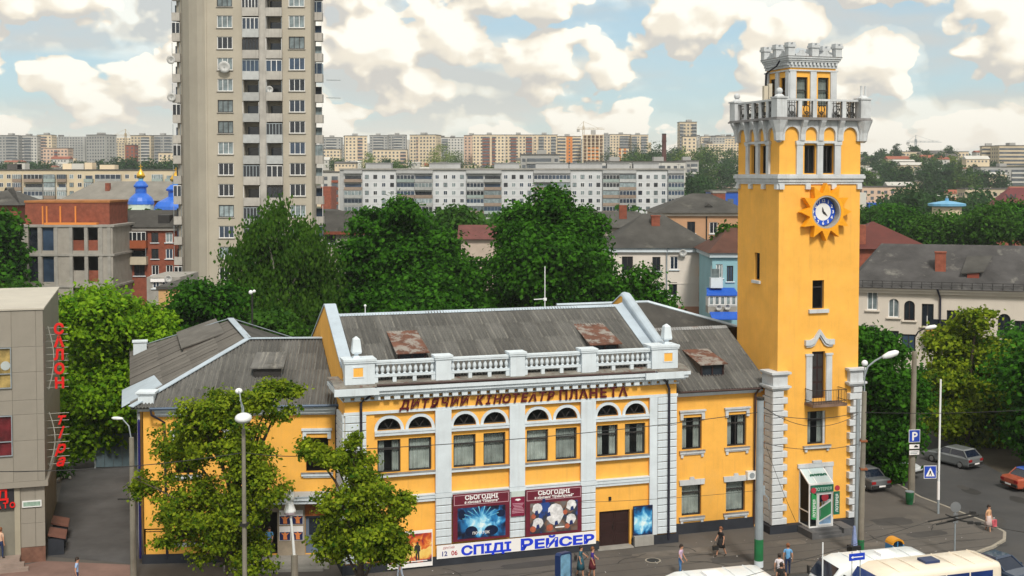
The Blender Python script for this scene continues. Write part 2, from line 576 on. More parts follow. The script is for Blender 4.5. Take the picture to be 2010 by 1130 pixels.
kr = thing('kerb', 'row of pale kerb stones around the corner of the square', 'kerb', (0, 0, 0))
kr['kind'] = 'structure'
del kr['category']
pts = []
for (xa, ya), (xb, yb) in zip(edge[1:], edge[2:]):
 L_ = sqrt((xb - xa) ** 2 + (yb - ya) ** 2)
 k = max(1, round(L_ / 0.95))
 for i in range(k):
  pts.append(((xa + (xb - xa) * i / k, ya + (yb - ya) * i / k), (xa + (xb - xa) * (i + 1) / k, ya + (yb - ya) * (i + 1) / k)))
for (xa, ya), (xb, yb) in pts[:64]:
 d = sqrt((xb - xa) ** 2 + (yb - ya) ** 2)
 MB().box(0.012, d - 0.012, -0.16, 0.02, -0.12, 0.012 + random.uniform(0, 0.012)).build('kerb_stone', KERB, kr).matrix_local = Matrix.Translation((xa, ya, 0)) @ Matrix.Rotation(atan2(yb - ya, xb - xa), 4, 'Z')
mb = MB()
mb.add([(x, y, 0.004) for x, y in ((-26.4, 66.4), (-20.8, 65.0), (-27.0, 87.0), (-33.0, 87.0))], [(0, 1, 2, 3)])
structure(mb.build('driveway', mat('driveway_asphalt', (0.085, 0.083, 0.085), 0.9, 0.2, 0.4, bump=0.3, bscale=18)))
mb = MB()
mb.add([(x, y, 0.0045) for x, y in ((-29, 60.5), (-19.6, 59.0), (-20.9, 64.9), (-26.2, 65.6), (-29, 63.0))], [(0, 1, 2, 3, 4)])
structure(mb.build('red_paving', mat('reddish_paving', (0.20, 0.125, 0.105), 0.9, 0.14, 0.6, bump=0.25)))
mb = MB()
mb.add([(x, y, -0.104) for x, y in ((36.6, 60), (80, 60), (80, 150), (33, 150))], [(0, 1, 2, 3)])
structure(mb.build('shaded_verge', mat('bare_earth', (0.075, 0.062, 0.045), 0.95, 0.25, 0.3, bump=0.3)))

# ---------------------------------------------------------------- the cinema with its clock tower
CIN = thing('cinema_building', 'yellow and white two storey cinema with a tall square clock tower at its right end', 'cinema', (OX, OY, 0), TH)

def wall(mb, mp, a0, a1, z0, z1, holes, depth):
 """a wall face with openings; mp(a, z, d) gives the point at depth d behind the face; every opening gets its reveals"""
 A = sorted({a0, a1} | {v for h in holes for v in h[:2]})
 Z = sorted({z0, z1} | {v for h in holes for v in h[2:4]})
 for i in range(len(A) - 1):
  run = None
  for j in range(len(Z) - 1):
   ca, cz = (A[i] + A[i + 1]) / 2, (Z[j] + Z[j + 1]) / 2
   inside = any(h[0] < ca < h[1] and h[2] < cz < h[3] for h in holes)
   if not inside:
    run = (run[0], Z[j + 1]) if run else (Z[j], Z[j + 1])
   if run and (inside or j == len(Z) - 2):
    mb.quad(mp(A[i], run[0], 0), mp(A[i + 1], run[0], 0), mp(A[i + 1], run[1], 0), mp(A[i], run[1], 0))
    run = None
 for h in holes:
  b0, b1, y0, y1 = h[:4]
  for p, q in (((b0, y0), (b1, y0)), ((b1, y0), (b1, y1)), ((b1, y1), (b0, y1)), ((b0, y1), (b0, y0))):
   mb.quad(mp(*p, 0), mp(*q, 0), mp(*q, depth), mp(*p, depth))

_WIN = {}
def window_meshes(w, h, bars, fmat, fr=0.07):
 """bars: list of ('v', fraction) or ('h', fraction)"""
 key = (round(w, 3), round(h, 3), tuple(bars), fmat.name)
 if key in _WIN:
  return _WIN[key]
 mb = MB()
 mb.box(0, fr, 0, 0.08, 0, h).box(w - fr, w, 0, 0.08, 0, h).box(fr, w - fr, 0, 0.08, 0, fr).box(fr, w - fr, 0, 0.08, h - fr, h)
 for k, q in bars:
  if k == 'v':
   mb.box(w * q - fr / 2, w * q + fr / 2, 0.004, 0.074, fr, h - fr)
  else:
   mb.box(fr, w - fr, 0.002, 0.076, h * q - fr / 2, h * q + fr / 2)
 me = mb.mesh('window', fmat)
 pane = MB().quad((fr, 0.045, fr), (w - fr, 0.045, fr), (w - fr, 0.045, h - fr), (fr, 0.045, h - fr)).mesh('pane', GLASS)
 dark = MB().quad((fr, 0.045, fr), (w - fr, 0.045, fr), (w - fr, 0.045, h - fr), (fr, 0.045, h - fr)).mesh('pane', DARKGLASS)
 n = 26
 cm = MB()
 for i in range(n):
  xa, xb = fr + (w - 2 * fr) * i / n, fr + (w - 2 * fr) * (i + 1) / n
  cm.quad((xa, 0.17 + 0.03 * sin(i * 1.9) + 0.02 * sin(i * 0.7), fr), (xb, 0.17 + 0.03 * sin(i * 1.9 + 1.9) + 0.02 * sin(i * 0.7 + 0.7), fr),
    (xb, 0.17 + 0.03 * sin(i * 1.9 + 1.9), h - fr), (xa, 0.17 + 0.03 * sin(i * 1.9), h - fr))
 cur = cm.mesh('curtain', CURTAIN)
 half = MB()
 for i in range(n):
  if 8 <= i < 18:
   continue
  xa, xb = fr + (w - 2 * fr) * i / n, fr + (w - 2 * fr) * (i + 1) / n
  half.quad((xa, 0.17 + 0.04 * sin(i * 1.9), fr), (xb, 0.17 + 0.04 * sin(i * 1.9 + 1.9), fr), (xb, 0.17 + 0.04 * sin(i * 1.9 + 1.9), h - fr), (xa, 0.17 + 0.04 * sin(i * 1.9), h - fr))
 _WIN[key] = (me, pane, dark, cur, half.mesh('curtain', CURTAIN))
 return _WIN[key]
def window(parent, loc, w, h, bars=(), fmat=None, curtain=None, rz=0.0, glass='clear', fr=0.07):
 """window (frame) > pane, curtain; loc is the lower left corner of the frame, it faces -y before turning by rz"""
 fmat = fmat or FRAMEDARK
 me, pane, dark, cur, half = window_meshes(w, h, bars, fmat, fr)
 o = link('window', me, parent, loc, rz)
 link('pane', pane if glass == 'clear' else dark, o)
 if curtain == 'full':
  link('curtain', cur, o)
 elif curtain == 'half':
  link('curtain', half, o)
 return o

# --- front wall of the middle block
BAYC = [-8.70, -4.435, -0.165, 4.09]
BW = 1.685                                     # half width of a recessed bay
mb = MB()
mp0 = lambda a, z, d: (a, d, z)
DOOR = (2.73, 4.64, -0.05, 2.12)
# frieze and the strips beside the bays
wall(mb, mp0, -12.0, 7.5, 8.66, 10.2, [], 0.1)
wall(mb, mp0, -12.0, BAYC[0] - BW, 0.0, 8.66, [], 0.1)
for c, d in zip(BAYC, BAYC[1:]):
 wall(mb, mp0, c + BW, d - BW, 0.0, 8.66, [], 0.1)
wall(mb, mp0, BAYC[3] + BW, 7.5, 0.0, 8.66, [], 0.1)
ARCH_R, ARCH_Z = 0.66, 7.66
for bi, c in enumerate(BAYC):
 mpb = lambda a, z, d: (a, 0.14 + d, z)
 holes = []
 for k in (-1, 1):
  m = c + k * 0.865
  holes.append((m - 0.64, m + 0.64, 5.32, 7.14))
  holes.append((m - ARCH_R, m + ARCH_R, ARCH_Z, ARCH_Z + ARCH_R))
 if bi == 3:
  holes.append(DOOR)
 # the wall leaves the whole square of each arch out; the spandrels are filled below
 plain = [h for h in holes]
 wall(mb, mpb, c - BW, c + BW, 0.0, 8.66, plain, 0.24)
 for k in (-1, 1):
  m = c + k * 0.865
  n = 14
  arc = [(m + ARCH_R * cos(pi * i / n), ARCH_Z + ARCH_R * sin(pi * i / n)) for i in range(n + 1)]
  for (x0, z0), (x1, z1) in zip(arc, arc[1:]):
   mb.quad((x0, 0.14, z0), (x1, 0.14, z1), (x1, 0.14, ARCH_Z + ARCH_R), (x0, 0.14, ARCH_Z + ARCH_R))
   mb.quad((x0, 0.14, z0), (x1, 0.14, z1), (x1, 0.37, z1), (x0, 0.37, z0))
 # sides and lintel of the recess
 mb.quad((c - BW, 0, 0), (c - BW, 0.14, 0), (c - BW, 0.14, 8.66), (c - BW, 0, 8.66))
 mb.quad((c + BW, 0, 0), (c + BW, 0.14, 0), (c + BW, 0.14, 8.66), (c + BW, 0, 8.66))
 mb.quad((c - BW, 0, 8.66), (c + BW, 0, 8.66), (c + BW, 0.14, 8.66), (c - BW, 0.14, 8.66))
# side and back walls of the middle block
mb.quad((-12, 0, 0), (-12, 14, 0), (-12, 14, 10.2), (-12, 0, 10.2))
mb.quad((7.5, 0, 0), (7.5, 14, 0), (7.5, 14, 10.2), (7.5, 0, 10.2))
mb.quad((-12, 14, 0), (7.5, 14, 0), (7.5, 14, 10.2), (-12, 14, 10.2))
mb.build('wall', YELLOW, CIN)
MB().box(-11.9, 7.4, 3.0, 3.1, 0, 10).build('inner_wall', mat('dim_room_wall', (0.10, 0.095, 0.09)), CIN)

# windows of the middle block
def arch_window_mesh(r):
 fm = MB()
 n = 14
 for i in range(n):
  a0, a1 = pi * i / n, pi * (i + 1) / n
  for q0, q1 in (((r, a0), (r, a1)),):
   p = [(r * cos(a0), r * sin(a0)), (r * cos(a1), r * sin(a1)), ((r - .07) * cos(a1), (r - .07) * sin(a1)), ((r - .07) * cos(a0), (r - .07) * sin(a0))]
   fm.prism(p, 0, 0.07, 'y')
 fm.box(-r + .07, r - .07, 0.003, 0.068, 0, 0.07)
 for ang in (60, 120):
  fm.beam((0, 0.035, 0.05), ((r - .08) * cos(radians(ang)), 0.035, (r - .08) * sin(radians(ang))), 0.04)
 pane = MB().add([(0, 0.05, 0.03)] + [((r - .03) * cos(pi * i / n), 0.05, (r - .03) * sin(pi * i / n)) for i in range(n + 1)], [(0, i + 1, i + 2) for i in range(n)])
 sur = MB()
 for i in range(n):
  a0, a1 = pi * i / n, pi * (i + 1) / n
  R0, R1 = r, r + 0.17
  p = [(R0 * cos(a0), R0 * sin(a0)), (R1 * cos(a0), R1 * sin(a0)), (R1 * cos(a1), R1 * sin(a1)), (R0 * cos(a1), R0 * sin(a1))]
  sur.prism(p, 0, 0.07, 'y')
 return fm.mesh('arched_window', FRAMEDARK), pane.mesh('pane', GLASS), sur.mesh('arch_surround', WHITE)
am, ap, asur = arch_window_mesh(ARCH_R)
for c in BAYC:
 for k in (-1, 1):
  m = c + k * 0.865
  o = link('arched_window', am, CIN, (m, 0.28, ARCH_Z))
  link('pane', ap, o)
  link('arch_surround', asur, CIN, (m, 0.068, ARCH_Z))
  window(CIN, (m - 0.64, 0.28, 5.32), 1.28, 1.82, (('h', 0.70),), FRAMEDARK, random.choice(('full', 'full', 'half')))
for c in BAYC:
 MB().box(c - BW + .003, c + BW - .003, -0.06, 0.137, 7.40, 7.655).box(c - BW + .003, c + BW - .003, -0.10, -0.063, 7.56, 7.652).build('arch_sill', WHITE, CIN)
 MB().box(c - BW + .003, c + BW - .003, -0.13, 0.137, 5.14, 5.27).build('window_sill', WHITE, CIN)
 MB().box(c - BW + .003, c + BW - .003, -0.15, 0.16, 5.273, 5.31).build('sill_flashing', TINDARK, CIN)
 mb = MB()
 mb.box(c - BW + .003, c + BW - .003, -0.03, 0.137, 3.62, 3.78).box(c - BW + .003, c + BW - .003, -0.08, 0.137, 3.783, 3.96)
 mb.box(c - BW + .003, c + BW - .003, -0.12, 0.137, 3.963, 4.03)
 mb.build('storey_band', WHITE, CIN)
# string course under the frieze
MB().box(-12.06, 7.56, -0.09, -0.003, 8.63, 8.78).build('string_course', WHITE, CIN)

# rusticated blocks and pilasters
_BLK = {}
def blk_mesh(w, h, d, bev=0.03, m=None):
 """stone block with chamfered face; front at y = -d"""
 key = (round(w, 3), round(h, 3), round(d, 3), (m or WHITE).name)
 if key not in _BLK:
  b = bev
  vs = [(0, 0, 0), (w, 0, 0), (w, 0, h), (0, 0, h), (0, -d + b, 0), (w, -d + b, 0), (w, -d + b, h), (0, -d + b, h), (b, -d, b), (w - b, -d, b), (w - b, -d, h - b), (b, -d, h - b)]
  fs = [(8, 9, 10, 11), (4, 5, 9, 8), (5, 6, 10, 9), (6, 7, 11, 10), (7, 4, 8, 11), (0, 1, 5, 4), (1, 2, 6, 5), (2, 3, 7, 6), (3, 0, 4, 7)]
  _BLK[key] = MB().add(vs, fs).mesh('rustic_block', m or WHITE)
 return _BLK[key]
def block_column(parent, s0, s1, z0, z1, n, t=0.0, d=0.12, m=None):
 h = (z1 - z0) / n
 me = blk_mesh(s1 - s0, h - 0.035, d, 0.03, m)
 for i in range(n):
  link('rustic_block', me, parent, (s0, t - 0.002, z0 + i * h + 0.017))
block_column(CIN, -12.0, -10.85, 0.55, 8.62, 19, 0.0, 0.12)
block_column(CIN, 6.28, 7.5, 0.55, 8.62, 19, 0.0, 0.12)
# the left pier's blocks also turn the corner
me = blk_mesh(2.2, 8.07 / 19 - 0.035, 0.12)
for i in range(19):
 o = link('rustic_block', me, CIN, (-11.998, 2.25, 0.567 + i * 8.07 / 19), -pi / 2)
PIL = [-6.5675, -2.30, 1.9625]
for i, p in enumerate(PIL):
 MB().box(p - 0.45, p + 0.45, -0.12, -0.003, 4.05, 8.625).box(p - 0.48, p + 0.48, -0.15, -0.004, 3.78, 4.03).build('pilaster', WHITE, CIN)
 block_column(CIN, p - 0.45, p + 0.45, 1.15 if i < 3 else 0.55, 3.76, 6, 0.0, 0.12)
MB().box(5.78, 6.26, -0.10, -0.003, 0.55, 8.625).build('pilaster', WHITE, CIN)
# plinth
mb = MB()
mb.box(-12.05, BAYC[3] - BW + 0.2, -0.20, -0.003, 0, 0.5).box(4.7, 7.6, -0.20, -0.003, 0, 0.5)
mb.box(-12.2, -12.003, -0.2, 2.2, 0, 0.5)
mb.build('plinth', PLINTH, CIN)
MB().box(2.5, 4.7, -0.35, 0.37, 0, 0.06).build('door_step', CONCRETE, CIN)
# double door
for s0 in (2.74, 3.69):
 d = MB().box(s0, s0 + 0.94, 0.30, 0.37, 0.06, 2.10).build('door_leaf', DARKWOOD, CIN)
 mb = MB()
 for zz in (0.2, 0.85, 1.5):
  mb.box(s0 + 0.12, s0 + 0.82, 0.28, 0.298, zz, zz + 0.5)
 mb.build('door_panel', DARKWOOD, d)
MB().tube([(3.62, 0.27, 1.0), (3.62, 0.25, 1.25)], 0.02).build('door_handle', IRON, CIN)
MB().box(3.3, 3.45, 0.06, 0.137, 2.75, 2.95).build('wall_lamp', IRON, CIN)

# cornice with dentils, roof ledge, gutter
mb = MB()
def ring_box(mb, s0, s1, ov, z0, z1, t1=2.2):
 mb.box(s0 - ov, s1 + ov, -ov, t1, z0, z1)
ring_box(mb, -12.0, 7.5, 0.10, 9.36, 9.44)
ring_box(mb, -12.0, 7.5, 0.16, 9.58, 9.66)
ring_box(mb, -12.0, 7.5, 0.40, 9.662, 9.78)
ring_box(mb, -12.0, 7.5, 0.52, 9.782, 9.96)
ring_box(mb, -12.0, 7.5, 0.62, 9.962, 10.16)
for s0, s1 in ((-12.0, -10.4), (5.9, 7.5)):
 mb.box(s0 - 0.66, s1 + 0.14, -0.76, -0.623, 9.80, 10.165)
mb.build('cornice', WHITE, CIN)
den = MB().box(-0.16, 0.16, -0.36, -0.161, 9.445, 9.655).mesh('dentil', WHITE)
s = -11.9
while s < 7.5:
 link('dentil', den, CIN, (s, 0, 0))
 s += 0.54
mb = MB()
mb.add([(-12.62, -0.62, 10.175), (8.12, -0.62, 10.175), (8.12, 0.3, 10.40), (-12.62, 0.3, 10.40), (-12.62, 2.2, 10.40), (8.12, 2.2, 10.40)],
    [(0, 1, 2, 3), (3, 2, 5, 4)])
mb.build('roof_ledge', mat('mossy_ledge', (0.20, 0.19, 0.17), 0.95, 0.25, 1.4, blot=((0.12, 0.05, 0.035), 2.2, 0.55, 0.66), bump=0.3), CIN)
mb = MB()
mb.tube([(-10.35, -0.60, 10.28), (5.85, -0.60, 10.22)], 0.07)
mb.build('gutter', GUTTER, CIN)
for pts in ([(-10.4, -0.62, 10.2), (-10.45, -0.66, 9.9), (-11.0, -0.25, 9.45), (-11.15, -0.20, 9.3), (-11.15, -0.20, 0.25)],
   [(5.9, -0.62, 10.2), (6.2, -0.66, 9.95), (6.75, -0.25, 9.5), (6.95, -0.20, 9.1), (6.95, -0.20, 0.25)]):
 MB().tube(pts, 0.075, 8).build('drainpipe', PIPE, CIN)

# balustrade
def pedestal(s0, s1, t0, t1, z0, z1, panel=False):
 mb = MB()
 mb.box(s0, s1, t0, t1, z0, z1 - 0.22)
 mb.box(s0 - 0.06, s1 + 0.06, t0 - 0.06, t1 + 0.06, z1 - 0.218, z1 - 0.12).box(s0 - 0.09, s1 + 0.09, t0 - 0.09, t1 + 0.09, z1 - 0.118, z1)
 o = mb.build('balustrade_pedestal', WHITE, CIN)
 return o
bal_me = MB().lathe((0, 0, 0), [(0.10, 0), (0.10, 0.05), (0.05, 0.07), (0.075, 0.13), (0.115, 0.24), (0.10, 0.33), (0.055, 0.44), (0.05, 0.5), (0.09, 0.52), (0.09, 0.56)], 8).mesh('baluster', WHITE, True)
PEDS = [(-12.0, -10.38), (-7.0, -6.13), (-2.73, -1.87), (1.53, 2.40), (5.86, 7.5)]
for i, (a, b) in enumerate(PEDS):
 big = i in (0, 4)
 o = pedestal(a, b, -0.18, 0.55 if not big else 0.9, 10.30, 11.66)
 if big:
  m = (a + b) / 2 + (-0.1 if i == 0 else 0.2)
  MB().box(m - 0.26, m + 0.26, -0.186, -0.181, 10.72, 11.2).build('yellow_inset', YELLOW, o)
  MB().box(m - 0.32, m - 0.262, -0.21, -0.181, 10.66, 11.26).box(m + 0.262, m + 0.32, -0.21, -0.181, 10.66, 11.26).box(m - 0.26, m + 0.26, -0.21, -0.181, 10.66, 10.718).box(m - 0.26, m + 0.26, -0.21, -0.181, 11.202, 11.26).build('inset_frame', WHITE, o)
  c = (-11.28 if i == 0 else 7.05)
  MB().lathe((c, 0.45, 11.66), [(0.26, 0), (0.26, 0.08), (0.14, 0.12), (0.14, 0.2), (0.34, 0.26), (0.37, 0.34), (0.26, 1.02), (0.05, 1.16)], 4, pi / 4).build('obelisk', WHITE, CIN)
for (a, b), (c, d) in zip(PEDS, PEDS[1:]):
 s0, s1 = b + 0.003, c - 0.003
 mb = MB()
 mb.box(s0, s1, -0.02, 0.22, 10.62, 10.74)
 w = (s1 - s0)
 for q in (0.0, 0.30, 0.63, 0.94):
  mb.box(s0 + w * q, s0 + w * (q + 0.06), 0.0, 0.2, 10.30, 10.617)
 mb.build('balustrade_base', WHITE, CIN)
 MB().box(s0, s1, -0.05, 0.25, 11.302, 11.40).box(s0, s1, -0.08, 0.28, 11.402, 11.50).build('balustrade_rail', WHITE, CIN)
 n = 11
 for k in range(n):
  link('baluster', bal_me, CIN, (s0 + (k + 0.5) * w / n, 0.10, 10.741))

# --- corrugated roofs, sheet by sheet
def sheet_mesh(w, l, waves=6, seg=4, amp=0.045):
 n = waves * seg
 vs = []
 for q in (0.0, l):
  vs += [(w * i / n, q, amp * cos(2 * pi * waves * i / n)) for i in range(n + 1)]
 fs = [(i, i + 1, n + 2 + i, n + 1 + i) for i in range(n)]
 return vs, fs
def sheet_roof(parent, origin, eave, up, width, length, nc, nr, clips=(), mats=None, name='roof_sheet', sag=0.03):
 """rows of corrugated sheets laid from the eave upwards; eave and up are unit vectors; clips are (point, normal): what lies on the normal's side is cut off"""
 eave, up = Vector(eave).normalized(), Vector(up).normalized()
 nrm = eave.cross(up).normalized()
 sw, sl = width / nc, length / nr
 base = None
 for r in range(nr):
  for c in range(nc):
   vs, fs = sheet_mesh(sw + 0.02, sl + 0.12)
   M = Matrix.Translation(Vector(origin) + eave * (c * sw) + up * (r * sl) + nrm * (0.02 + random.uniform(0, sag)))
   R = Matrix((eave, up, nrm)).transposed().to_4x4()
   T = M @ R @ Matrix.Rotation(radians(0.35), 4, 'X')
   if clips:
    bm = bmesh.new()
    bv = [bm.verts.new(p) for p in vs]
    for f in fs:
     bm.faces.new([bv[i] for i in f])
    TI = T.inverted()
    for co, no in clips:
     bmesh.ops.bisect_plane(bm, geom=bm.verts[:] + bm.edges[:] + bm.faces[:], plane_co=TI @ co, plane_no=TI.to_3x3() @ no, clear_outer=True)
    if bm.faces:
     me = bpy.data.meshes.new(name)
     bm.to_mesh(me)
     me.materials.append(mats or SLATE)
     link(name, me, parent).matrix_local = T
    bm.free()
   else:
    if base is None:
     base = MB().add(vs, fs).mesh(name, mats or SLATE)
    o = link(name, base, parent)
    o.matrix_local = T
SL = 2.80 / 6.6
def mz(t):
 return 10.42 + SL * (t - 0.4)
up = Vector((0, 6.6, 2.80))
sheet_roof(CIN, (-11.35, 0.4, 10.42), (1, 0, 0), up, 18.4, up.length, 17, 4)
MB().quad((-11.9, 0.4, 10.36), (7.4, 0.4, 10.36), (7.4, 7.0, 13.14), (-11.9, 7.0, 13.14)).quad((-11.9, 13.9, 10.2), (7.4, 13.9, 10.2), (7.4, 7.0, 13.14), (-11.9, 7.0, 13.14)).build('roof_deck', OLDROOF, CIN)
MB().add([(-11.4, 6.75, 13.19), (7.1, 6.75, 13.19), (7.1, 7.0, 13.32), (-11.4, 7.0, 13.32), (-11.4, 7.3, 13.19), (7.1, 7.3, 13.19)], [(0, 1, 2, 3), (3, 2, 5, 4)]).build('ridge_cap', TIN, CIN)
# gable parapets
def gable(s0, s1, name, cap):
 prof = [(0.35, 10.2), (0.35, 10.75), (0.95, 11.15), (6.85, 13.86), (7.15, 13.86), (13.6, 10.8), (13.6, 10.2)]
 MB().prism(prof, s0, s1, 'x').build(name, YELLOW, CIN)
 a, b = s0 - 0.05, s1 + 0.05
 mb = MB()
 line = [(0.9, 11.18), (6.85, 13.92), (7.2, 13.92), (13.6, 10.9)]
 for (t0, z0), (t1, z1) in zip(line, line[1:]):
  if cap == 'flat':
   mb.add([(a, t0, z0), (b, t0, z0), (b, t1, z1), (a, t1, z1), (a, t0, z0 - .13), (b, t0, z0 - .13), (b, t1, z1 - .13), (a, t1, z1 - .13)],
       [(0, 1, 2, 3), (0, 3, 7, 4), (1, 5, 6, 2), (0, 4, 5, 1), (3, 2, 6, 7)])
  else:
   k = 6
   m, r = (a + b) / 2, (b - a) / 2
   for i in range(k):
    a0, a1 = pi * i / k, pi * (i + 1) / k
    mb.quad((m - r * cos(a0), t0, z0 - .1 + r * 0.8 * sin(a0)), (m - r * cos(a1), t0, z0 - .1 + r * 0.8 * sin(a1)), (m - r * cos(a1), t1, z1 - .1 + r * 0.8 * sin(a1)), (m - r * cos(a0), t1, z1 - .1 + r * 0.8 * sin(a0)))
 if cap == 'flat':
  mb.quad((b, 1.0, 10.72), (b, 6.9, 13.25), (b, 6.9, 13.9), (b, 1.0, 11.2))
 else:
  mb.quad((a + 0.04, 1.0, 10.72), (a + 0.04, 6.9, 13.25), (a + 0.04, 6.9, 13.9), (a + 0.04, 1.0, 11.2))
  mb.add([(a - 0.5, 1.0, 10.74), (a - 0.5, 6.9, 13.24), (a + 0.03, 6.9, 13.45), (a + 0.03, 1.0, 10.95)], [(0, 1, 2, 3)])
 mb.build('parapet_flashing', TIN, CIN, smooth=(cap != 'flat'))
gable(-12.0, -11.42, 'gable_parapet', 'flat')
gable(6.95, 7.48, 'gable_parapet', 'round')
# dormers
def dormer(s0, s1, tf, zt, zb, tb, ztb, win=True):
 """small lean-to dormer: front opening at depth tf, tin roof running back to tb"""
 d = MB().add([(s0 - .16, tf - .22, zt - .05), (s1 + .16, tf - .22, zt - .05), (s1 + .1, tb, ztb), (s0 - .1, tb, ztb), (s0 - .16, tf - .22, zt - .1), (s1 + .16, tf - .22, zt - .1), (s1 + .1, tb, ztb - .06), (s0 - .1, tb, ztb - .06)],
     [(0, 1, 2, 3), (4, 5, 1, 0), (5, 6, 2, 1), (7, 4, 0, 3), (7, 6, 5, 4)]).build('dormer', RUSTTIN, CIN)
 mb = MB()
 mb.add([(s0, tf, zb), (s0, tf, zt - .08), (s0, tb, ztb - .07)], [(0, 1, 2)])
 mb.add([(s1, tf, zb), (s1, tf, zt - .08), (s1, tb, ztb - .07)], [(0, 1, 2)])
 mb.build('dormer_cheek', mat('grey_boards', (0.14, 0.12, 0.105), 0.9, 0.2, 2.0, streak=0.4) if 'grey_boards' not in bpy.data.materials else bpy.data.materials['grey_boards'], d)
 mb = MB()
 mb.box(s0, s0 + .1, tf, tf + .08, zb, zt - .1).box(s1 - .1, s1, tf, tf + .08, zb, zt - .1).box(s0 + .1, s1 - .1, tf + .002, tf + .078, zt - .17, zt - .1).box(s0 + .1, s1 - .1, tf + .002, tf + .078, zb, zb + .07)
 mb.box((s0 + s1) / 2 - .04, (s0 + s1) / 2 + .04, tf + .004, tf + .07, zb + .07, zt - .17)
 mb.build('dormer_frame', DARKWOOD, d)
 MB().quad((s0 + .1, tf + .06, zb + .05), (s1 - .1, tf + .06, zb + .05), (s1 - .1, tf + .06, zt - .15), (s0 + .1, tf + .06, zt - .15)).build('dormer_pane', DARKGLASS, d)
dormer(-8.62, -7.02, 2.1, 11.62, mz(2.1), 5.0, mz(5.0) + .06)
dormer(2.98, 4.70, 2.1, 11.62, mz(2.1), 5.0, mz(5.0) + .06)

# --- right wing
RT = 1.3
mb = MB()
rw = [(8.50, 9.80, 5.05, 7.0), (11.50, 12.80, 5.05, 7.0), (8.50, 9.80, 1.03, 2.94), (11.45, 12.75, 1.03, 2.94)]
mpr = lambda a, z, d: (a, RT + d, z)
wall(mb, mpr, 7.5, 14.2, 0.0, 8.6, rw, 0.25)
mb.build('wing_wall', YELLOW, CIN)
MB().quad((7.5, 12, 0), (14.2, 12, 0), (14.2, 12, 8.6), (7.5, 12, 8.6)).build('rear_wall', YELLOW, CIN)
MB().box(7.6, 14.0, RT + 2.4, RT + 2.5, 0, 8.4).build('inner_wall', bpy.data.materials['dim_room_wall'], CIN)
for i, (a, b, z0, z1) in enumerate(rw):
 window(CIN, (a, RT + 0.17, z0), b - a, z1 - z0, (('h', 0.72), ('v', 0.5)) if i == 1 else (('h', 0.72),), FRAMEDARK, 'half' if i in (0, 1) else 'full')
 mb = MB()
 mb.box(a - .18, b + .18, RT - .14, RT - .003, z0 - .22, z0 - .08).box(a - .12, b + .12, RT - .09, RT - .003, z0 - .30, z0 - .222)
 for q in (a - .1, b - .06):
  mb.box(q, q + .16, RT - .1, RT - .003, z0 - .46, z0 - .302)
 mb.build('window_sill', TOWERWHITE, CIN)
 MB().box(a - .2, b + .2, RT - .17, RT + .165, z0 - .078, z0 - .04).build('sill_flashing', TINDARK, CIN)
 mb = MB()
 if i < 2:
  mb.box(a - .22, b + .22, RT - .17, RT - .003, z1 + .36, z1 + .46).box(a - .16, b + .16, RT - .1, RT - .003, z1 + .2, z1 + .358)
  for q in (a - .16, b - .04):
   mb.box(q, q + .2, RT - .12, RT - .003, z1 - .12, z1 + .198)
 else:
  mb.prism([(a - .16, z1 - .02), (b + .16, z1 - .02), (b + .2, z1 + .3), ((a + b) / 2 + .16, z1 + .3), ((a + b) / 2 + .12, z1 + .46), ((a + b) / 2 - .12, z1 + .46), ((a + b) / 2 - .16, z1 + .3), (a - .2, z1 + .3)], RT - .1, RT - .003)
  MB().box(a + .05, b - .05, RT - .06, RT - .003, z0 - .80, z0 - .47).build('window_apron', TOWERWHITE, CIN)
 mb.build('window_hood', TOWERWHITE, CIN)
MB().box(7.6, 13.3, RT - .14, RT - .003, 0, 0.62).build('plinth', PLINTH, CIN)
MB().box(7.62, 13.7, RT - .16, RT - .003, 8.30, 8.42).box(7.62, 13.7, RT - .40, RT - .003, 8.422, 8.62).build('wing_cornice', WHITE, CIN)
MB().tube([(7.7, RT - .56, 8.66), (13.6, RT - .56, 8.62)], 0.07).build('gutter', GUTTER, CIN)
MB().tube([(13.35, RT - .55, 8.6), (13.3, RT - .2, 8.2), (13.3, RT - .12, 0.2)], 0.07, 8).build('drainpipe', GUTTER, CIN)
RIDGE_T, RIDGE_Z = 6.5, 11.65
EAVE_T, EAVE_Z = RT - .52, 8.68
up = Vector((0, RIDGE_T - EAVE_T, RIDGE_Z - EAVE_Z))
def rz_(t):
 return EAVE_Z + (RIDGE_Z - EAVE_Z) * (t - EAVE_T) / (RIDGE_T - EAVE_T)
sheet_roof(CIN, (7.52, EAVE_T, EAVE_Z), (1, 0, 0), up, 6.55, up.length, 6, 4)
MB().quad((7.5, EAVE_T, EAVE_Z - .05), (14.1, EAVE_T, EAVE_Z - .05), (14.1, RIDGE_T, RIDGE_Z - .05), (7.5, RIDGE_T, RIDGE_Z - .05)).quad((7.5, RIDGE_T, RIDGE_Z - .05), (17.5, RIDGE_T, RIDGE_Z - .05), (17.5, 12, 8.6), (7.5, 12, 8.6)).build('roof_deck', OLDROOF, CIN)
MB().add([(7.5, RIDGE_T - .25, RIDGE_Z - .06), (14.1, RIDGE_T - .25, RIDGE_Z - .06), (14.1, RIDGE_T, RIDGE_Z + .1), (7.5, RIDGE_T, RIDGE_Z + .1), (7.5, RIDGE_T + .25, RIDGE_Z - .06), (14.1, RIDGE_T + .25, RIDGE_Z - .06)], [(0, 1, 2, 3), (3, 2, 5, 4)]).build('ridge_cap', TINDARK, CIN)
dormer(10.05, 11.60, 1.95, 10.12, rz_(1.95), 4.4, rz_(4.4) + .06)
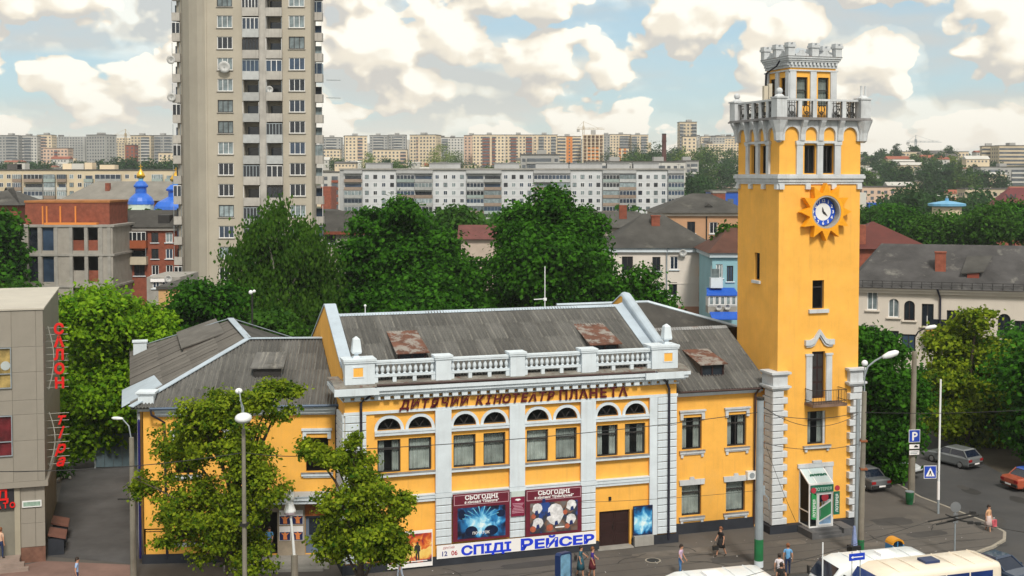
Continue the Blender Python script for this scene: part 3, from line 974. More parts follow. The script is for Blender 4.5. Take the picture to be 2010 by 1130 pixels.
# rear wing behind it with a hipped roof
mb = MB()
for a, b in (((2, 9.2), (19, 9.2)), ((19, 9.2), (19, 16)), ((19, 16), (2, 16)), ((2, 16), (2, 9.2))):
 mb.quad((*a, 0), (*b, 0), (*b, 10.4), (*a, 10.4))
mb.build('rear_wall', YELLOW, CIN)
E_, R0, R1 = 10.35, (4.5, 12.6, 12.75), (11.2, 12.6, 12.75)
c0, c1, c2, c3 = (1.6, 8.8, E_), (19.4, 8.8, E_), (19.4, 16.4, E_), (1.6, 16.4, E_)
MB().add([c0, c1, c2, c3, R0, R1], [(0, 1, 5, 4), (1, 2, 5), (2, 3, 4, 5), (3, 0, 4)]).build('rear_roof', OLDROOF, CIN)
MB().tube([c1, R1], 0.13, 6).tube([R1, R0], 0.12, 6).build('ridge_cap', TIN, CIN)

# --- clock tower (part of the cinema)
TS0, TS1, TT0, TT1 = 14.10, 19.68, -0.10, 5.00
mb = MB()
tw_front = [(16.18, 17.44, 5.15, 7.19), (16.46, 17.36, 7.95, 10.84), (16.44, 17.24, 13.45, 15.18), (15.80, 16.56, 21.65, 23.35), (17.05, 17.81, 21.65, 23.35), (15.75, 17.2, 0.35, 3.4)]
wall(mb, lambda a, z, d: (a, TT0 + d, z), TS0, TS1, 0, 25, tw_front, 0.28)
tw_left = [(2.15, 2.80, 15.06, 16.74), (1.45, 2.15, 21.65, 23.35), (2.6, 3.3, 21.65, 23.35)]
wall(mb, lambda a, z, d: (TS0 + d, a, z), TT0, TT1, 0, 25, tw_left, 0.28)
mb.quad((TS1, TT0, 0), (TS1, TT1, 0), (TS1, TT1, 25), (TS1, TT0, 25)).quad((TS0, TT1, 0), (TS1, TT1, 0), (TS1, TT1, 25), (TS0, TT1, 25))
mb.build('tower_wall', YELLOW, CIN)
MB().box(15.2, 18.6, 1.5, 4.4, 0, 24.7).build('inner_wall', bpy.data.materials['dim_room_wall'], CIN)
FR = TT0 + 0.18
window(CIN, (16.18, FR, 5.15), 1.26, 2.04, (('h', 0.72),), FRAMEDARK, 'half')
MB().box(17.30, 17.44, FR - 0.1, FR - 0.002, 5.15, 7.19).build('window_reveal', TOWERWHITE, CIN)
window(CIN, (16.44, FR, 13.45), 0.8, 1.73, (('h', 0.75),), FRAMEDARK, None)
for a in (15.80, 17.05):
 window(CIN, (a, FR, 21.65), 0.76, 1.70, (('v', 0.5),), FRAMEDARK, None)
window(CIN, (TS0 + 0.18, 2.80, 15.06), 0.65, 1.68, (), FRAMEDARK, None, -pi / 2)
for a in (1.45, 2.6):
 window(CIN, (TS0 + 0.18, a + 0.70, 21.65), 0.70, 1.70, (), FRAMEDARK, None, -pi / 2)
mb = MB()
mb.box(15.88, 17.74, TT0 - .18, TT0 - .003, 4.93, 5.06).box(15.98, 16.14, TT0 - .12, TT0 - .003, 4.74, 4.927).box(17.48, 17.64, TT0 - .12, TT0 - .003, 4.74, 4.927)
mb.build('window_sill', TOWERWHITE, CIN)
MB().box(15.86, 17.76, TT0 - .2, TT0 + .17, 5.062, 5.11).build('sill_flashing', TINDARK, CIN)
MB().box(16.16, 17.52, TT0 - .16, TT0 - .003, 13.2, 13.42).build('window_sill', TOWERWHITE, CIN)
MB().box(TS0 - .14, TS0 - .003, 2.0, 2.95, 14.85, 15.03).build('window_sill', TOWERWHITE, CIN)
# balcony with its door
d = MB().box(16.48, 17.34, FR, FR + .06, 7.95, 10.8).build('balcony_door', DARKWOOD, CIN)
mb = MB()
for zz in (8.1, 9.0, 9.9):
 mb.box(16.56, 16.86, FR - .02, FR - .003, zz, zz + .75).box(16.96, 17.26, FR - .02, FR - .003, zz, zz + .75)
mb.build('door_panel', FRAMEDARK, d)
mb = MB()
for a, b in ((16.02, 16.42), (17.40, 17.80)):
 mb.box(a, b, TT0 - .1, TT0 - .003, 7.8, 10.6).box(a - .05, b + .05, TT0 - .14, TT0 - .003, 10.603, 10.72)
mb.build('door_surround', TOWERWHITE, CIN)
c = 16.91
mb = MB()
prof = [(-1.0, 11.25), (-.62, 11.25), (-.38, 11.36), (0, 11.88), (.38, 11.36), (.62, 11.25), (1.0, 11.25)]
out = [(x, z + 0.32) for x, z in prof]
for i in range(len(prof) - 1):
 mb.prism([(c + prof[i][0], prof[i][1]), (c + prof[i + 1][0], prof[i + 1][1]), (c + out[i + 1][0], out[i + 1][1]), (c + out[i][0], out[i][1])], TT0 - .2, TT0 - .003)
 mb.prism([(c + prof[i][0] * .9, prof[i][1] - .12), (c + prof[i + 1][0] * .9, prof[i + 1][1] - .12), (c + prof[i + 1][0] * .9, prof[i + 1][1] - .003), (c + prof[i][0] * .9, prof[i][1] - .003)], TT0 - .12, TT0 - .003)
mb.build('door_pediment', TOWERWHITE, CIN)
MB().box(15.95, 18.3, TT0 - 1.0, TT0 - .003, 7.62, 7.78).build('balcony_slab', mat('rusty_concrete', (0.17, 0.11, 0.08), 0.9, 0.25, 2.0, bump=0.3), CIN)
mb = MB()
y0 = TT0 - .96
for z in (7.95, 8.62):
 mb.tube([(15.99, TT0 - .02, z), (15.99, y0, z), (18.26, y0, z), (18.26, TT0 - .02, z)], 0.022, 5)
for k in range(21):
 x = 15.99 + 2.27 * k / 20
 mb.tube([(x, y0, 7.78), (x, y0, 8.62)], 0.011 if k % 5 else 0.02, 4)
for k in range(1, 8):
 y = y0 + .95 * k / 8
 for x in (15.99, 18.26):
  mb.tube([(x, y, 7.78), (x, y, 8.62)], 0.011, 4)
mb.build('balcony_railing', IRON, CIN)
# quoins: two corner piers of alternating blocks, each pier crowned by a cap
QZ0, QZ1, QN = 0.5, 8.62, 20
qh = (QZ1 - QZ0) / QN
for i in range(QN):
 wide = i % 2 == 0
 z = QZ0 + i * qh + 0.016
 w = 1.02 if wide else 0.74
 link('quoin', blk_mesh(w, qh - .035, 0.34, .03, TOWERWHITE), CIN, (13.62, TT0 - .002, z))
 link('quoin', blk_mesh(w * .95, qh - .035, 0.46, .03, TOWERWHITE), CIN, (TS0 - .004, TT0 + w * .95 + .002, z), -pi / 2)
 w = 0.88 if wide else 0.62
 link('quoin', blk_mesh(w, qh - .035, 0.34, .03, TOWERWHITE), CIN, (19.80 - w, TT0 - .002, z))
for a, b in ((13.62, 14.60), (18.92, 19.84)):
 mb = MB()
 ysd = TT0 + 1.0 if a < 15 else TT0 - .003
 mb.box(a, b, TT0 - .34, ysd, 8.645, 9.55)
 mb.box(a - .08, b + .08, TT0 - .42, ysd, 8.70, 8.80).box(a - .17, b + .17, TT0 - .51, ysd, 8.803, 8.92)
 mb.box(a - .08, b + .08, TT0 - .42, ysd, 9.553, 9.63).box(a - .17, b + .17, TT0 - .51, ysd, 9.633, 9.76)
 mb.build('pier_cap', TOWERWHITE, CIN)
MB().box(13.45, 20.0, TT0 - .40, TT0 - .003, 0, 0.46).box(13.45, 14.09, TT0 + .003, 1.25, 0, 0.46).build('plinth', PLINTH, CIN)
# string course and brackets
mb = MB()
for ov, z0, z1 in ((.08, 21.0, 21.14), (.14, 21.143, 21.34), (.23, 21.343, 21.52), (.18, 21.523, 21.60)):
 mb.box(TS0 - ov, TS1 + ov, TT0 - ov, TT1 + ov, z0, z1)
mb.build('string_course', TOWERWHITE, CIN)
br = MB().box(-.16, .16, -.16, 0, -.3, 0).mesh('bracket', TOWERWHITE)
for s in (14.22, 16.0, 17.78, 19.56):
 link('bracket', br, CIN, (s, TT0 - .003, 20.998))
for t in (0.05, 1.65, 3.25, 4.85):
 link('bracket', br, CIN, (TS0 - .003, t, 20.998), -pi / 2)
# window piers and blind arcade carrying the gallery
def arcade(mp, a0, a1, arches, z0=23.62, z1=24.84):
 mb = MB()
 x = a0
 for m, r in arches:
  zs = z0 + (0.42 if r < .45 else .35)
  n = 12
  mb.add([mp(x, z0, 0), mp(m - r, z0, 0), mp(m - r, z1, 0), mp(x, z1, 0)], [(0, 1, 2, 3)])
  arc = [(m - r * cos(pi * i / n), zs + r * sin(pi * i / n)) for i in range(n + 1)]
  for (x0, y0), (x1, y1) in zip(arc, arc[1:]):
   mb.quad(mp(x0, y0, 0), mp(x1, y1, 0), mp(x1, z1, 0), mp(x0, z1, 0))
   mb.quad(mp(x0, y0, 0), mp(x1, y1, 0), mp(x1, y1, .16), mp(x0, y0, .16))
  for q in (m - r, m + r):
   mb.quad(mp(q, z0, 0), mp(q, zs, 0), mp(q, zs, .16), mp(q, z0, .16))
  # under side of the pier before the arch
  mb.quad(mp(x, z0, 0), mp(m - r, z0, 0), mp(m - r, z0, .16), mp(x, z0, .16))
  x = m + r
 mb.add([mp(x, z0, 0), mp(a1, z0, 0), mp(a1, z1, 0), mp(x, z1, 0)], [(0, 1, 2, 3)])
 mb.quad(mp(x, z0, 0), mp(a1, z0, 0), mp(a1, z0, .16), mp(x, z0, .16))
 mb.build('blind_arcade', TOWERWHITE, CIN)
fa_ = lambda a, z, d: (a, TT0 - .16 + d, z)
arcade(fa_, TS0 - .16, TS1 + .16, [(14.86, .48), (16.18, .40), (17.43, .40), (18.86, .48)])
la_ = lambda a, z, d: (TS0 - .16 + d, a, z)
arcade(la_, TT0 - .16, TT1 + .16, [(0.55, .45), (1.80, .36), (2.95, .36), (4.25, .45)])
arcade(lambda a, z, d: (TS1 + .16 - d, a, z), TT0 - .16, TT1 + .16, [(0.55, .45), (1.80, .36), (2.95, .36), (4.25, .45)])
def corbel(x, y, rz, w=.30):
 prof = [(0, 23.62), (-.06, 23.62), (-.09, 24.0), (-.20, 24.4), (-.38, 24.72), (-.42, 24.83), (0, 24.83)]
 me = MB().prism([(p, q) for p, q in prof], -w / 2, w / 2, 'x').mesh('corbel', TOWERWHITE)
 o = link('corbel', me, CIN, (x, y, 0), rz)
 mb = MB()
for s in (14.14, 15.56, 16.80, 18.10, 19.64):
 corbel(s, TT0 - .163, 0)
for t in (0.0, 1.2, 2.38, 3.55, 4.9):
 corbel(TS0 - .163, t, -pi / 2)
 corbel(TS1 + .163, t, pi / 2)
MB().lathe((TS0 - .1, TT0 - .1, 0), [(.10, 23.5), (.24, 23.62), (.30, 24.1), (.48, 24.6), (.58, 24.83)], 8, pi / 8).build('corner_corbel', TOWERWHITE, CIN)
MB().lathe((TS1 + .1, TT0 - .1, 0), [(.10, 23.5), (.24, 23.62), (.30, 24.1), (.48, 24.6), (.58, 24.83)], 8, pi / 8).build('corner_corbel', TOWERWHITE, CIN)
for axis, cs in (('f', [(15.42, .42), (16.80, .40), (18.02, .42)]), ('l', [(1.1, .32), (2.375, .36), (3.65, .32)])):
 for m, w in cs:
  mb = MB()
  if axis == 'f':
   mb.box(m - w / 2, m + w / 2, TT0 - .14, TT0 - .003, 21.61, 23.36).box(m - w / 2 - .05, m + w / 2 + .05, TT0 - .18, TT0 - .003, 23.363, 23.46)
  else:
   mb.box(TS0 - .14, TS0 - .003, m - w / 2, m + w / 2, 21.61, 23.36).box(TS0 - .18, TS0 - .003, m - w / 2 - .05, m + w / 2 + .05, 23.363, 23.46)
  mb.build('window_pier', TOWERWHITE, CIN)
MB().box(15.15, 18.3, TT0 - .17, TT0 - .003, 23.463, 23.612).build('lintel', TOWERWHITE, CIN)
MB().box(TS0 - .17, TS0 - .003, 0.85, 3.95, 23.463, 23.612).build('lintel', TOWERWHITE, CIN)
# gallery
GO = 0.44
MB().box(TS0 - GO - .06, TS1 + GO + .06, TT0 - GO - .06, TT1 + GO + .06, 24.845, 24.93).box(TS0 - GO, TS1 + GO, TT0 - GO, TT1 + GO, 24.933, 25.0).build('gallery_slab', mat('grey_gallery_slab', (0.22, 0.215, 0.22), 0.9, 0.2, 1.0, bump=0.2), CIN)
g0, g1, h0, h1 = TS0 - GO + .36, TS1 + GO - .36, TT0 - GO + .36, TT1 + GO - .36
for i, (x, y) in enumerate(((g0, h0), (g1, h0), (g1, h1), (g0, h1))):
 mb = MB().box(x - .34, x + .34, y - .34, y + .34, 25.003, 26.12).box(x - .40, x + .40, y - .40, y + .40, 26.123, 26.22)
 mb.lathe((x, y, 26.22), [(.34, 0), (.24, .1), (.16, .16)], 8)
 if i != 1:
  mb.ball((x, y, 26.56), .2, 10, 8)
 else:
  mb.lathe((x - .12, y, 26.36), [(.09, 0), (.07, .4), (.09, .62)], 6).lathe((x + .16, y, 26.36), [(.08, 0), (.06, .4), (.08, .6)], 6)
 mb.build('gallery_pedestal', TOWERWHITE, CIN)
def gallery_side(p, q, n):
 p, q = Vector(p), Vector(q)
 L_ = (q - p).length
 ang = atan2((q - p).y, (q - p).x)
 M = Matrix.Translation(p) @ Matrix.Rotation(ang, 4, 'Z')
 a, b = .345, L_ - .345
 MB().box(a, b, -.12, .12, 26.0, 26.12).xf(M).build('gallery_rail', TOWERWHITE, CIN)
 for i in range(n):
  x = a + (b - a) * (i + 1) / (n + 1)
  MB().box(x - .13, x + .13, -.11, .11, 25.003, 25.997).xf(M).build('gallery_post', TOWERWHITE, CIN)
 mb = MB()
 step = (b - a) / (n + 1)
 for i in range(n + 1):
  x0, x1 = a + step * i + .14, a + step * (i + 1) - .14
  m = (x0 + x1) / 2
  mb.beam((x0, 0, 25.12), (x1, 0, 25.12), .03).beam((x0, 0, 25.88), (x1, 0, 25.88), .03)
  for k in range(5):
   x = x0 + (x1 - x0) * k / 4
   mb.beam((x, 0, 25.0), (x, 0, 25.99), .025)
  mb.tube([(m + .22 * cos(u * pi / 6), 0, 25.5 + .24 * sin(u * pi / 6)) for u in range(13)], .025, 5, cap=False)
  mb.tube([(m + .10 * cos(u * pi / 4), 0, 25.28 + .1 * sin(u * pi / 4)) for u in range(9)], .03, 5, cap=False)
 mb.xf(M).build('gallery_grille', IRON, CIN)
gallery_side((g0, h0, 0), (g1, h0, 0), 4)
gallery_side((g0, h1, 0), (g0, h0, 0), 4)
gallery_side((g1, h0, 0), (g1, h1, 0), 4)
gallery_side((g1, h1, 0), (g0, h1, 0), 4)
# lantern
L0, L1, M0, M1 = 15.26, 18.42, 0.74, 3.55
mb = MB()
lw = [(L0 + .47, L0 + 1.22, 25.75, 27.5), (L1 - 1.22, L1 - .47, 25.75, 27.5)]
wall(mb, lambda a, z, d: (a, M0 + d, z), L0, L1, 25, 28.06, lw, .2)
ll = [(M0 + .42, M0 + 1.08, 25.75, 27.5), (M1 - 1.08, M1 - .42, 25.75, 27.5)]
wall(mb, lambda a, z, d: (L0 + d, a, z), M0, M1, 25, 28.06, ll, .2)
mb.quad((L1, M0, 25), (L1, M1, 25), (L1, M1, 28.06), (L1, M0, 28.06)).quad((L0, M1, 25), (L1, M1, 25), (L1, M1, 28.06), (L0, M1, 28.06))
mb.build('lantern_wall', YELLOW, CIN)
for a, b, z0, z1 in lw:
 window(CIN, (a, M0 + .1, z0), b - a, z1 - z0, (('h', 0.55),), FRAMEDARK, 'full')
for a, b, z0, z1 in ll:
 window(CIN, (L0 + .1, b, z0), b - a, z1 - z0, (('h', 0.55),), FRAMEDARK, None, -pi / 2)
for m in (L0 + .18, (L0 + L1) / 2, L1 - .18):
 MB().box(m - .21, m + .21, M0 - .1, M0 - .003, 25.003, 27.85).build('lantern_pilaster', TOWERWHITE, CIN)
for m in (M0 + .18, (M0 + M1) / 2, M1 - .18):
 MB().box(L0 - .1, L0 - .003, m - .2, m + .2, 25.003, 27.85).build('lantern_pilaster', TOWERWHITE, CIN)
mb = MB()
for ov, z0, z1 in ((.12, 27.853, 27.94), (.08, 28.063, 28.2), (.16, 28.40, 28.5), (.22, 28.503, 28.62), (.28, 28.623, 28.72)):
 mb.box(L0 - ov, L1 + ov, M0 - ov, M1 + ov, z0, z1)
mb.box(L0 - .05, L1 + .05, M0 - .05, M1 + .05, 28.203, 28.397)
mb.build('lantern_cornice', TOWERWHITE, CIN)
dn = MB().box(-.07, .07, -.13, 0, 0, .16).mesh('dentil', TOWERWHITE)
for k in range(13):
 link('dentil', dn, CIN, (L0 + .04 + (L1 - L0 - .08) * k / 12, M0 - .053, 28.215))
 link('dentil', dn, CIN, (L0 - .053, M0 + .04 + (M1 - M0 - .08) * k / 12, 28.215), -pi / 2)
MB().box(L0 - .30, L1 + .30, M0 - .30, M1 + .30, 28.723, 28.76).build('lantern_roof_edge', TINDARK, CIN)
mer = MB().box(-.22, .22, -.22, .22, 0, .50).box(-.28, .28, -.28, .28, .503, .66).box(-.24, -.08, -.24, .24, .663, .80).box(.08, .24, -.24, .24, .663, .80).mesh('merlon', TOWERWHITE)
scr = MB().prism([(-.45, 0), (.45, 0), (.45, .12), (.2, .2), (.1, .38), (-.1, .38), (-.2, .2), (-.45, .12)], -.07, .07).mesh('scroll_ornament', TOWERWHITE)
xs3 = [L0 - .05, (L0 + L1) / 2, L1 + .05]
ys3 = [M0 - .05, (M0 + M1) / 2, M1 + .05]
for i, x in enumerate(xs3):
 for j, y in enumerate(ys3):
  if i == 1 and j == 1:
   continue
  link('merlon', mer, CIN, (x, y, 28.762))
for k in (0, 1):
 m = (xs3[k] + xs3[k + 1]) / 2
 link('scroll_ornament', scr, CIN, (m, ys3[0], 28.762))
 link('scroll_ornament', scr, CIN, (m, ys3[2], 28.762))
 m = (ys3[k] + ys3[k + 1]) / 2
 link('scroll_ornament', scr, CIN, (xs3[0], m, 28.762), pi / 2)
 link('scroll_ornament', scr, CIN, (xs3[2], m, 28.762), pi / 2)
MB().tube([(L0 - .42, M0 + .5, 28.5), (L0 - .45, M0 + .8, 28.2), (L0 - .16, M0 + 2.6, 27.9), (L0 - .14, M0 + 2.8, 25.2)], .06, 6).build('drainpipe', PIPE, CIN)

# --- things on the tower
def on(o):
 """places a thing given in the cinema's own frame"""
 o.matrix_world = CIN_M @ o.matrix_basis
 return o
CIN_M = Matrix.Translation((OX, OY, 0)) @ Matrix.Rotation(TH, 4, 'Z')
def thing_on(name, label, cat, s, t, z, group=None, rz=0.0):
 p = W(s, t, z)
 return thing(name, label, cat, p, TH + rz, group)
an = thing_on('aerial_panel', 'tall pale aerial box standing on the tower gallery behind the railing', 'aerial', TS0 + .15, 1.9, 25.0)
MB().box(-.14, .14, -.12, .12, .1, 2.0).box(.2, .42, -.1, .1, .3, 2.15).build('panel', mat('cream_enamel', (0.55, 0.5, 0.40), .5, .1), an)
MB().tube([(0.17, 0, 0), (0.17, 0, 2.0)], .03).build('pole', STEEL, an)
# sun clock
ck = thing_on('sun_clock', 'round blue and white clock set in an orange sun with twelve pointed rays', 'clock', 17.05, TT0 - .01, 19.33)
ORANGE = mat('orange_sun_paint', (0.86, 0.36, 0.008), .55, .08, 1.0)
ray = MB()
R0_, R1_, hw = 1.12, 1.74, .31
ray.add([(-hw, -.5, R0_ - .06), (hw, -.5, R0_ - .06), (0, -.5, R1_), (-hw, -.06, R0_ - .06), (hw, -.06, R0_ - .06), (0, -.06, R1_)],
  [(0, 1, 2), (5, 4, 3), (0, 2, 5, 3), (1, 4, 5, 2), (0, 3, 4, 1)])
rm = ray.mesh('ray', ORANGE)
for k in range(12):
 o = link('ray', rm, ck)
 o.rotation_euler = (0, 2 * pi * k / 12, 0)
def annulus(mb, r0, r1, y0, y1, n=36):
 for i in range(n):
  a0, a1 = 2 * pi * i / n, 2 * pi * (i + 1) / n
  P = lambda r, a, y: (r * sin(a), y, r * cos(a))
  mb.quad(P(r0, a0, y0), P(r1, a0, y0), P(r1, a1, y0), P(r0, a1, y0)).quad(P(r1, a0, y0), P(r1, a0, y1), P(r1, a1, y1), P(r1, a1, y0)).quad(P(r0, a0, y0), P(r0, a0, y1), P(r0, a1, y1), P(r0, a1, y0))
def disc(mb, r, y, n=36):
 mb.add([(r * sin(2 * pi * i / n), y, r * cos(2 * pi * i / n)) for i in range(n)], [tuple(range(n))])
mb = MB(); annulus(mb, 1.0, 1.17, -.503, -.04); mb.build('bezel', ORANGE, ck)
mb = MB(); annulus(mb, .90, .995, -.48, -.02); disc(mb, .99, -.03); mb.build('drum', mat('grey_clock_drum', (0.36, 0.34, 0.31), .7, .15, 2), ck)
mb = MB(); disc(mb, .84, -.10); annulus(mb, .82, .84, -.10, -.03); mb.build('dial', mat('blue_dial', (0.01, 0.075, 0.50), .45, .08), ck)
mb = MB(); disc(mb, .53, -.105); mb.build('dial_centre', mat('white_dial', (0.74, 0.74, 0.74), .5, .04), ck)
for k in range(1, 13):
 me = text_mesh(str(k), 0.27, PAPERWHITE, .006, bold=.008)
 a = 2 * pi * k / 12
 link('numeral', me, ck, (.68 * sin(a), -.112, .68 * cos(a) - .09))
for nm, a, l, w in (('hour_hand', radians(132), .40, .07), ('minute_hand', radians(-12), .30, .055)):
 d = Vector((sin(a), 0, cos(a)))
 p = Vector((cos(a), 0, -sin(a)))
 pts = [p * w * .5 - d * .08, p * w + d * .1, d * l, -p * w + d * .1, -p * w * .5 - d * .08]
 MB().prism([(q.x, q.z) for q in pts], -.135, -.118).build(nm, FRAMEDARK, ck)

# glass porch at the foot of the tower
po = thing_on('glass_porch', 'small white framed glass porch with green signs at the foot of the clock tower', 'porch', 15.62, TT0, 0)
pw, pd, pz0, pz1, pz2 = 1.66, 1.15, 0.42, 3.05, 3.72
mb = MB()
def bar(mb, p, q, w=.075):
 mb.beam(p, q, w)
for x in (0.04, pw - .04):
 bar(mb, (x, -pd, pz0), (x, -pd, pz1)); bar(mb, (x, -.04, pz0), (x, -.04, pz2)); bar(mb, (x, -.04, pz2), (x, -pd, pz1))
 bar(mb, (x, -pd, pz0 + .04), (x, -.04, pz0 + .04)); bar(mb, (x, -pd, 1.35), (x, -.04, 1.35), .06)
bar(mb, (0.04, -pd, pz1), (pw - .04, -pd, pz1), .1); bar(mb, (0.04, -.04, pz2), (pw - .04, -.04, pz2)); bar(mb, (0.04, -pd, pz0 + .04), (pw - .04, -pd, pz0 + .04), .08)
bar(mb, (0.04, -pd, 2.52), (pw - .04, -pd, 2.52), .07)
for x in (.56, ):
 bar(mb, (x, -pd, pz0), (x, -pd, 2.52), .07); bar(mb, (x, -.04, pz2), (x, -pd, pz1), .06)
mb.build('porch_frame', FRAMEWHITE, po)
for nm, q in (('side_pane', [(0.04, -pd, pz0), (.04, -.04, pz0), (.04, -.04, pz2), (.04, -pd, pz1)]), ('side_pane', [(pw - .04, -pd, pz0), (pw - .04, -.04, pz0), (pw - .04, -.04, pz2), (pw - .04, -pd, pz1)]),
     ('front_pane', [(.04, -pd + .01, pz0), (.56, -pd + .01, pz0), (.56, -pd + .01, 2.52), (.04, -pd + .01, 2.52)]), ('roof_pane', [(.04, -pd, pz1 + .02), (pw - .04, -pd, pz1 + .02), (pw - .04, -.04, pz2 + .02), (.04, -.04, pz2 + .02)])):
 MB().quad(*q).build(nm, GLASS if nm != 'roof_pane' else mat('frosted_roof_pane', (.50, .60, .62), .25, .05), po)
dr = MB()
bar(dr, (.64, -pd - .03, pz0 + .1), (.64, -pd - .03, 2.46), .08); bar(dr, (pw - .12, -pd - .03, pz0 + .1), (pw - .12, -pd - .03, 2.46), .08)
bar(dr, (.64, -pd - .03, pz0 + .14), (pw - .12, -pd - .03, pz0 + .14), .1); bar(dr, (.64, -pd - .03, 2.43), (pw - .12, -pd - .03, 2.43), .08)
bar(dr, (.66, -pd - .03, 1.55), (pw - .14, -pd - .03, 2.0), .06); bar(dr, (.66, -pd - .03, .75), (pw - .14, -pd - .03, 1.15), .06)
door = dr.build('porch_door', FRAMEWHITE, po)
MB().mat(0).quad((.66, -pd - .02, 1.9), (pw - .14, -pd - .02, 2.1), (pw - .14, -pd - .02, 2.42), (.66, -pd - .02, 2.42)).mat(1).quad((.66, -pd - .02, .8), (pw - .14, -pd - .02, 1.15), (pw - .14, -pd - .02, 2.0), (.66, -pd - .02, 1.55)).mat(2).quad((.66, -pd - .02, .5), (pw - .14, -pd - .02, .5), (pw - .14, -pd - .02, 1.14), (.66, -pd - .02, .75)).build('door_pane', [DARKGLASS, mat('green_print', (.03, .22, .09), .5, .1), mat('pale_blue_print', (.22, .36, .55), .5, .2, 3.0)], door)
MB().lathe((0, 0, 0), [(.24, -.01), (.24, .01)], 16).xf(Matrix.Translation((1.08, -pd - .05, 2.22)) @ Matrix.Rotation(pi / 2, 4, 'X')).build('door_emblem', PRINTRED, door)
MB().tube([(.74, -pd - .09, 1.1), (.74, -pd - .09, 1.5)], .018).build('door_handle', STEEL, door)
GREENSIGN = mat('green_sign', (.012, .14, .085), .45, .08)
GREENLIGHT = mat('light_green_sign', (.02, .27, .08), .45, .08)
MB().box(.1, pw - .04, -pd - .12, -pd - .06, 2.56, 2.98).build('sign_board', GREENSIGN, po)
link('sign_lettering', text_mesh('ЛОТЕРЕЯ', .26, mat('pale_green_print', (.42, .62, .52), .5, .05), .004, bold=.006), po, (.9, -pd - .128, 2.66))
mb = MB().add([(.08, -pd - .2, 1.0), (.42, -pd - .2, .95), (.42, -pd - .2, 2.42), (.08, -pd - .2, 2.58), (.08, -pd - .14, 1.0), (.42, -pd - .14, .95), (.42, -pd - .14, 2.42), (.08, -pd - .14, 2.58)], [(0, 1, 2, 3), (7, 6, 5, 4), (0, 4, 5, 1), (1, 5, 6, 2), (2, 6, 7, 3), (3, 7, 4, 0)])
mb.build('sign_board', GREENLIGHT, po)
mb = MB().box(pw - .06, pw + .34, -pd - .2, -pd - .14, 1.15, 2.55)
mb.build('sign_board', GREENSIGN, po)
for x, zz in ((.25, .98), (pw + .14, 1.2)):
 me = text_mesh('ЛОТЕРЕЯ', .24, mat('white_letters', (.7, .74, .72), .5, .03), .004, bold=.006)
 o = link('sign_lettering', me, po, (x + .09, -pd - .208, zz + .66))
 o.rotation_euler = (0, -pi / 2, 0)
for x, zz in ((.22, 2.72), (pw + .18, 2.75)):
 MB().lathe((0, 0, 0), [(.17, -.02), (.17, .02)], 14).xf(Matrix.Translation((x, -pd - .17, zz)) @ Matrix.Rotation(pi / 2, 4, 'X')).build('sign_emblem', PRINTRED, po)
link('sign_lettering', text_mesh('лотар', .42, GREENSIGN, .03, bold=.012), po, (.95, -.62, 3.28))
MB().box(-.12, 2.34, -.14, -.003, 3.78, 4.02).box(.9, 1.5, -.16, -.003, 4.023, 4.18).box(1.74, 2.30, -.1, -.003, .5, 3.777).build('porch_hood', TOWERWHITE, po)
mb = MB()
mb.box(-.3, 0.15, -pd - .9, -.45, 0, .40).box(0.153, 1.95, -pd - .25, -.003, 0, .40).box(1.953, 2.65, -pd - .75, -.45, 0, .44)
for i in range(2):
 mb.box(.16, 1.94, -pd - .55 - i * .3, -pd - .253 - i * .3 + (.0), 0, .27 - i * .135)
mb.build('porch_steps', mat('dark_step_stone', (.10, .10, .105), .85, .2, 1.0, bump=.2), po)

# --- left wing of the cinema: its front turns a little away from the middle block
CIN_I = CIN_M.inverted()
WG = Matrix.Translation((-20.4, 65.2, 0)) @ Matrix.Rotation(radians(4), 4, 'Z')
MW = CIN_I @ WG
def wing(o):
 o.matrix_local = MW @ o.matrix_local
 return o
mb = MB()
WL = 10.95
lw_ = [(8.90, 10.15, 4.95, 6.88), (1.7, 2.95, 4.95, 6.88), (4.6, 5.85, 4.95, 6.88), (5.95, 7.30, 0.3, 2.75), (1.7, 2.95, 1.2, 3.0), (8.85, 9.95, .35, 2.5)]
wall(mb, lambda a, z, d: (a, d, z), 0, WL, 0, 8.5, lw_, .3)
wing(mb.build('wing_wall', YELLOW, CIN))
mb = MB()
d_ = Vector((-.316 - .0, .949)).normalized()
bl = WG.inverted() @ Vector((-20.4 - .3162 * 21, 65.2 + .9487 * 21, 0))
mb.quad((0, 0, 0), (bl.x, bl.y, 0), (bl.x, bl.y, 8.5), (0, 0, 8.5)).quad((bl.x, bl.y, 0), (WL, 20, 0), (WL, 20, 8.5), (bl.x, bl.y, 8.5)).quad((WL, 0, 0), (WL, 20, 0), (WL, 20, 8.5), (WL, 0, 8.5))
wing(mb.build('side_wall', YELLOW, CIN))
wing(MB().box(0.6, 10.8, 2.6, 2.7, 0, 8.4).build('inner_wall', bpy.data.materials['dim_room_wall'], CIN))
for a, b, z0, z1 in lw_[:3] + [lw_[4]]:
 wing(window(CIN, (a, .2, z0), b - a, z1 - z0, (('h', .72),), FRAMEDARK, 'half'))
 mb = MB()
 mb.box(a - .25, b + .25, -.17, -.003, z0 - .2, z0 - .06).box(a - .15, b + .15, -.1, -.003, z0 - .3, z0 - .202)
 wing(mb.build('window_sill', WHITE, CIN))
 mb = MB()
 if z0 > 4:
  mb.box(a - .22, b + .22, -.17, -.003, z1 + .42, z1 + .54).box(a - .16, b + .16, -.1, -.003, z1 + .26, z1 + .418)
  for q in (a - .16, b - .04):
   mb.box(q, q + .2, -.12, -.003, z1 - .05, z1 + .258)
 if z0 > 4:
  wing(mb.build('window_hood', WHITE, CIN))
 wing(MB().box(a - .27, b + .27, -.2, .19, z0 - .058, z0 - .02).build('sill_flashing', TINDARK, CIN))
mb = MB()
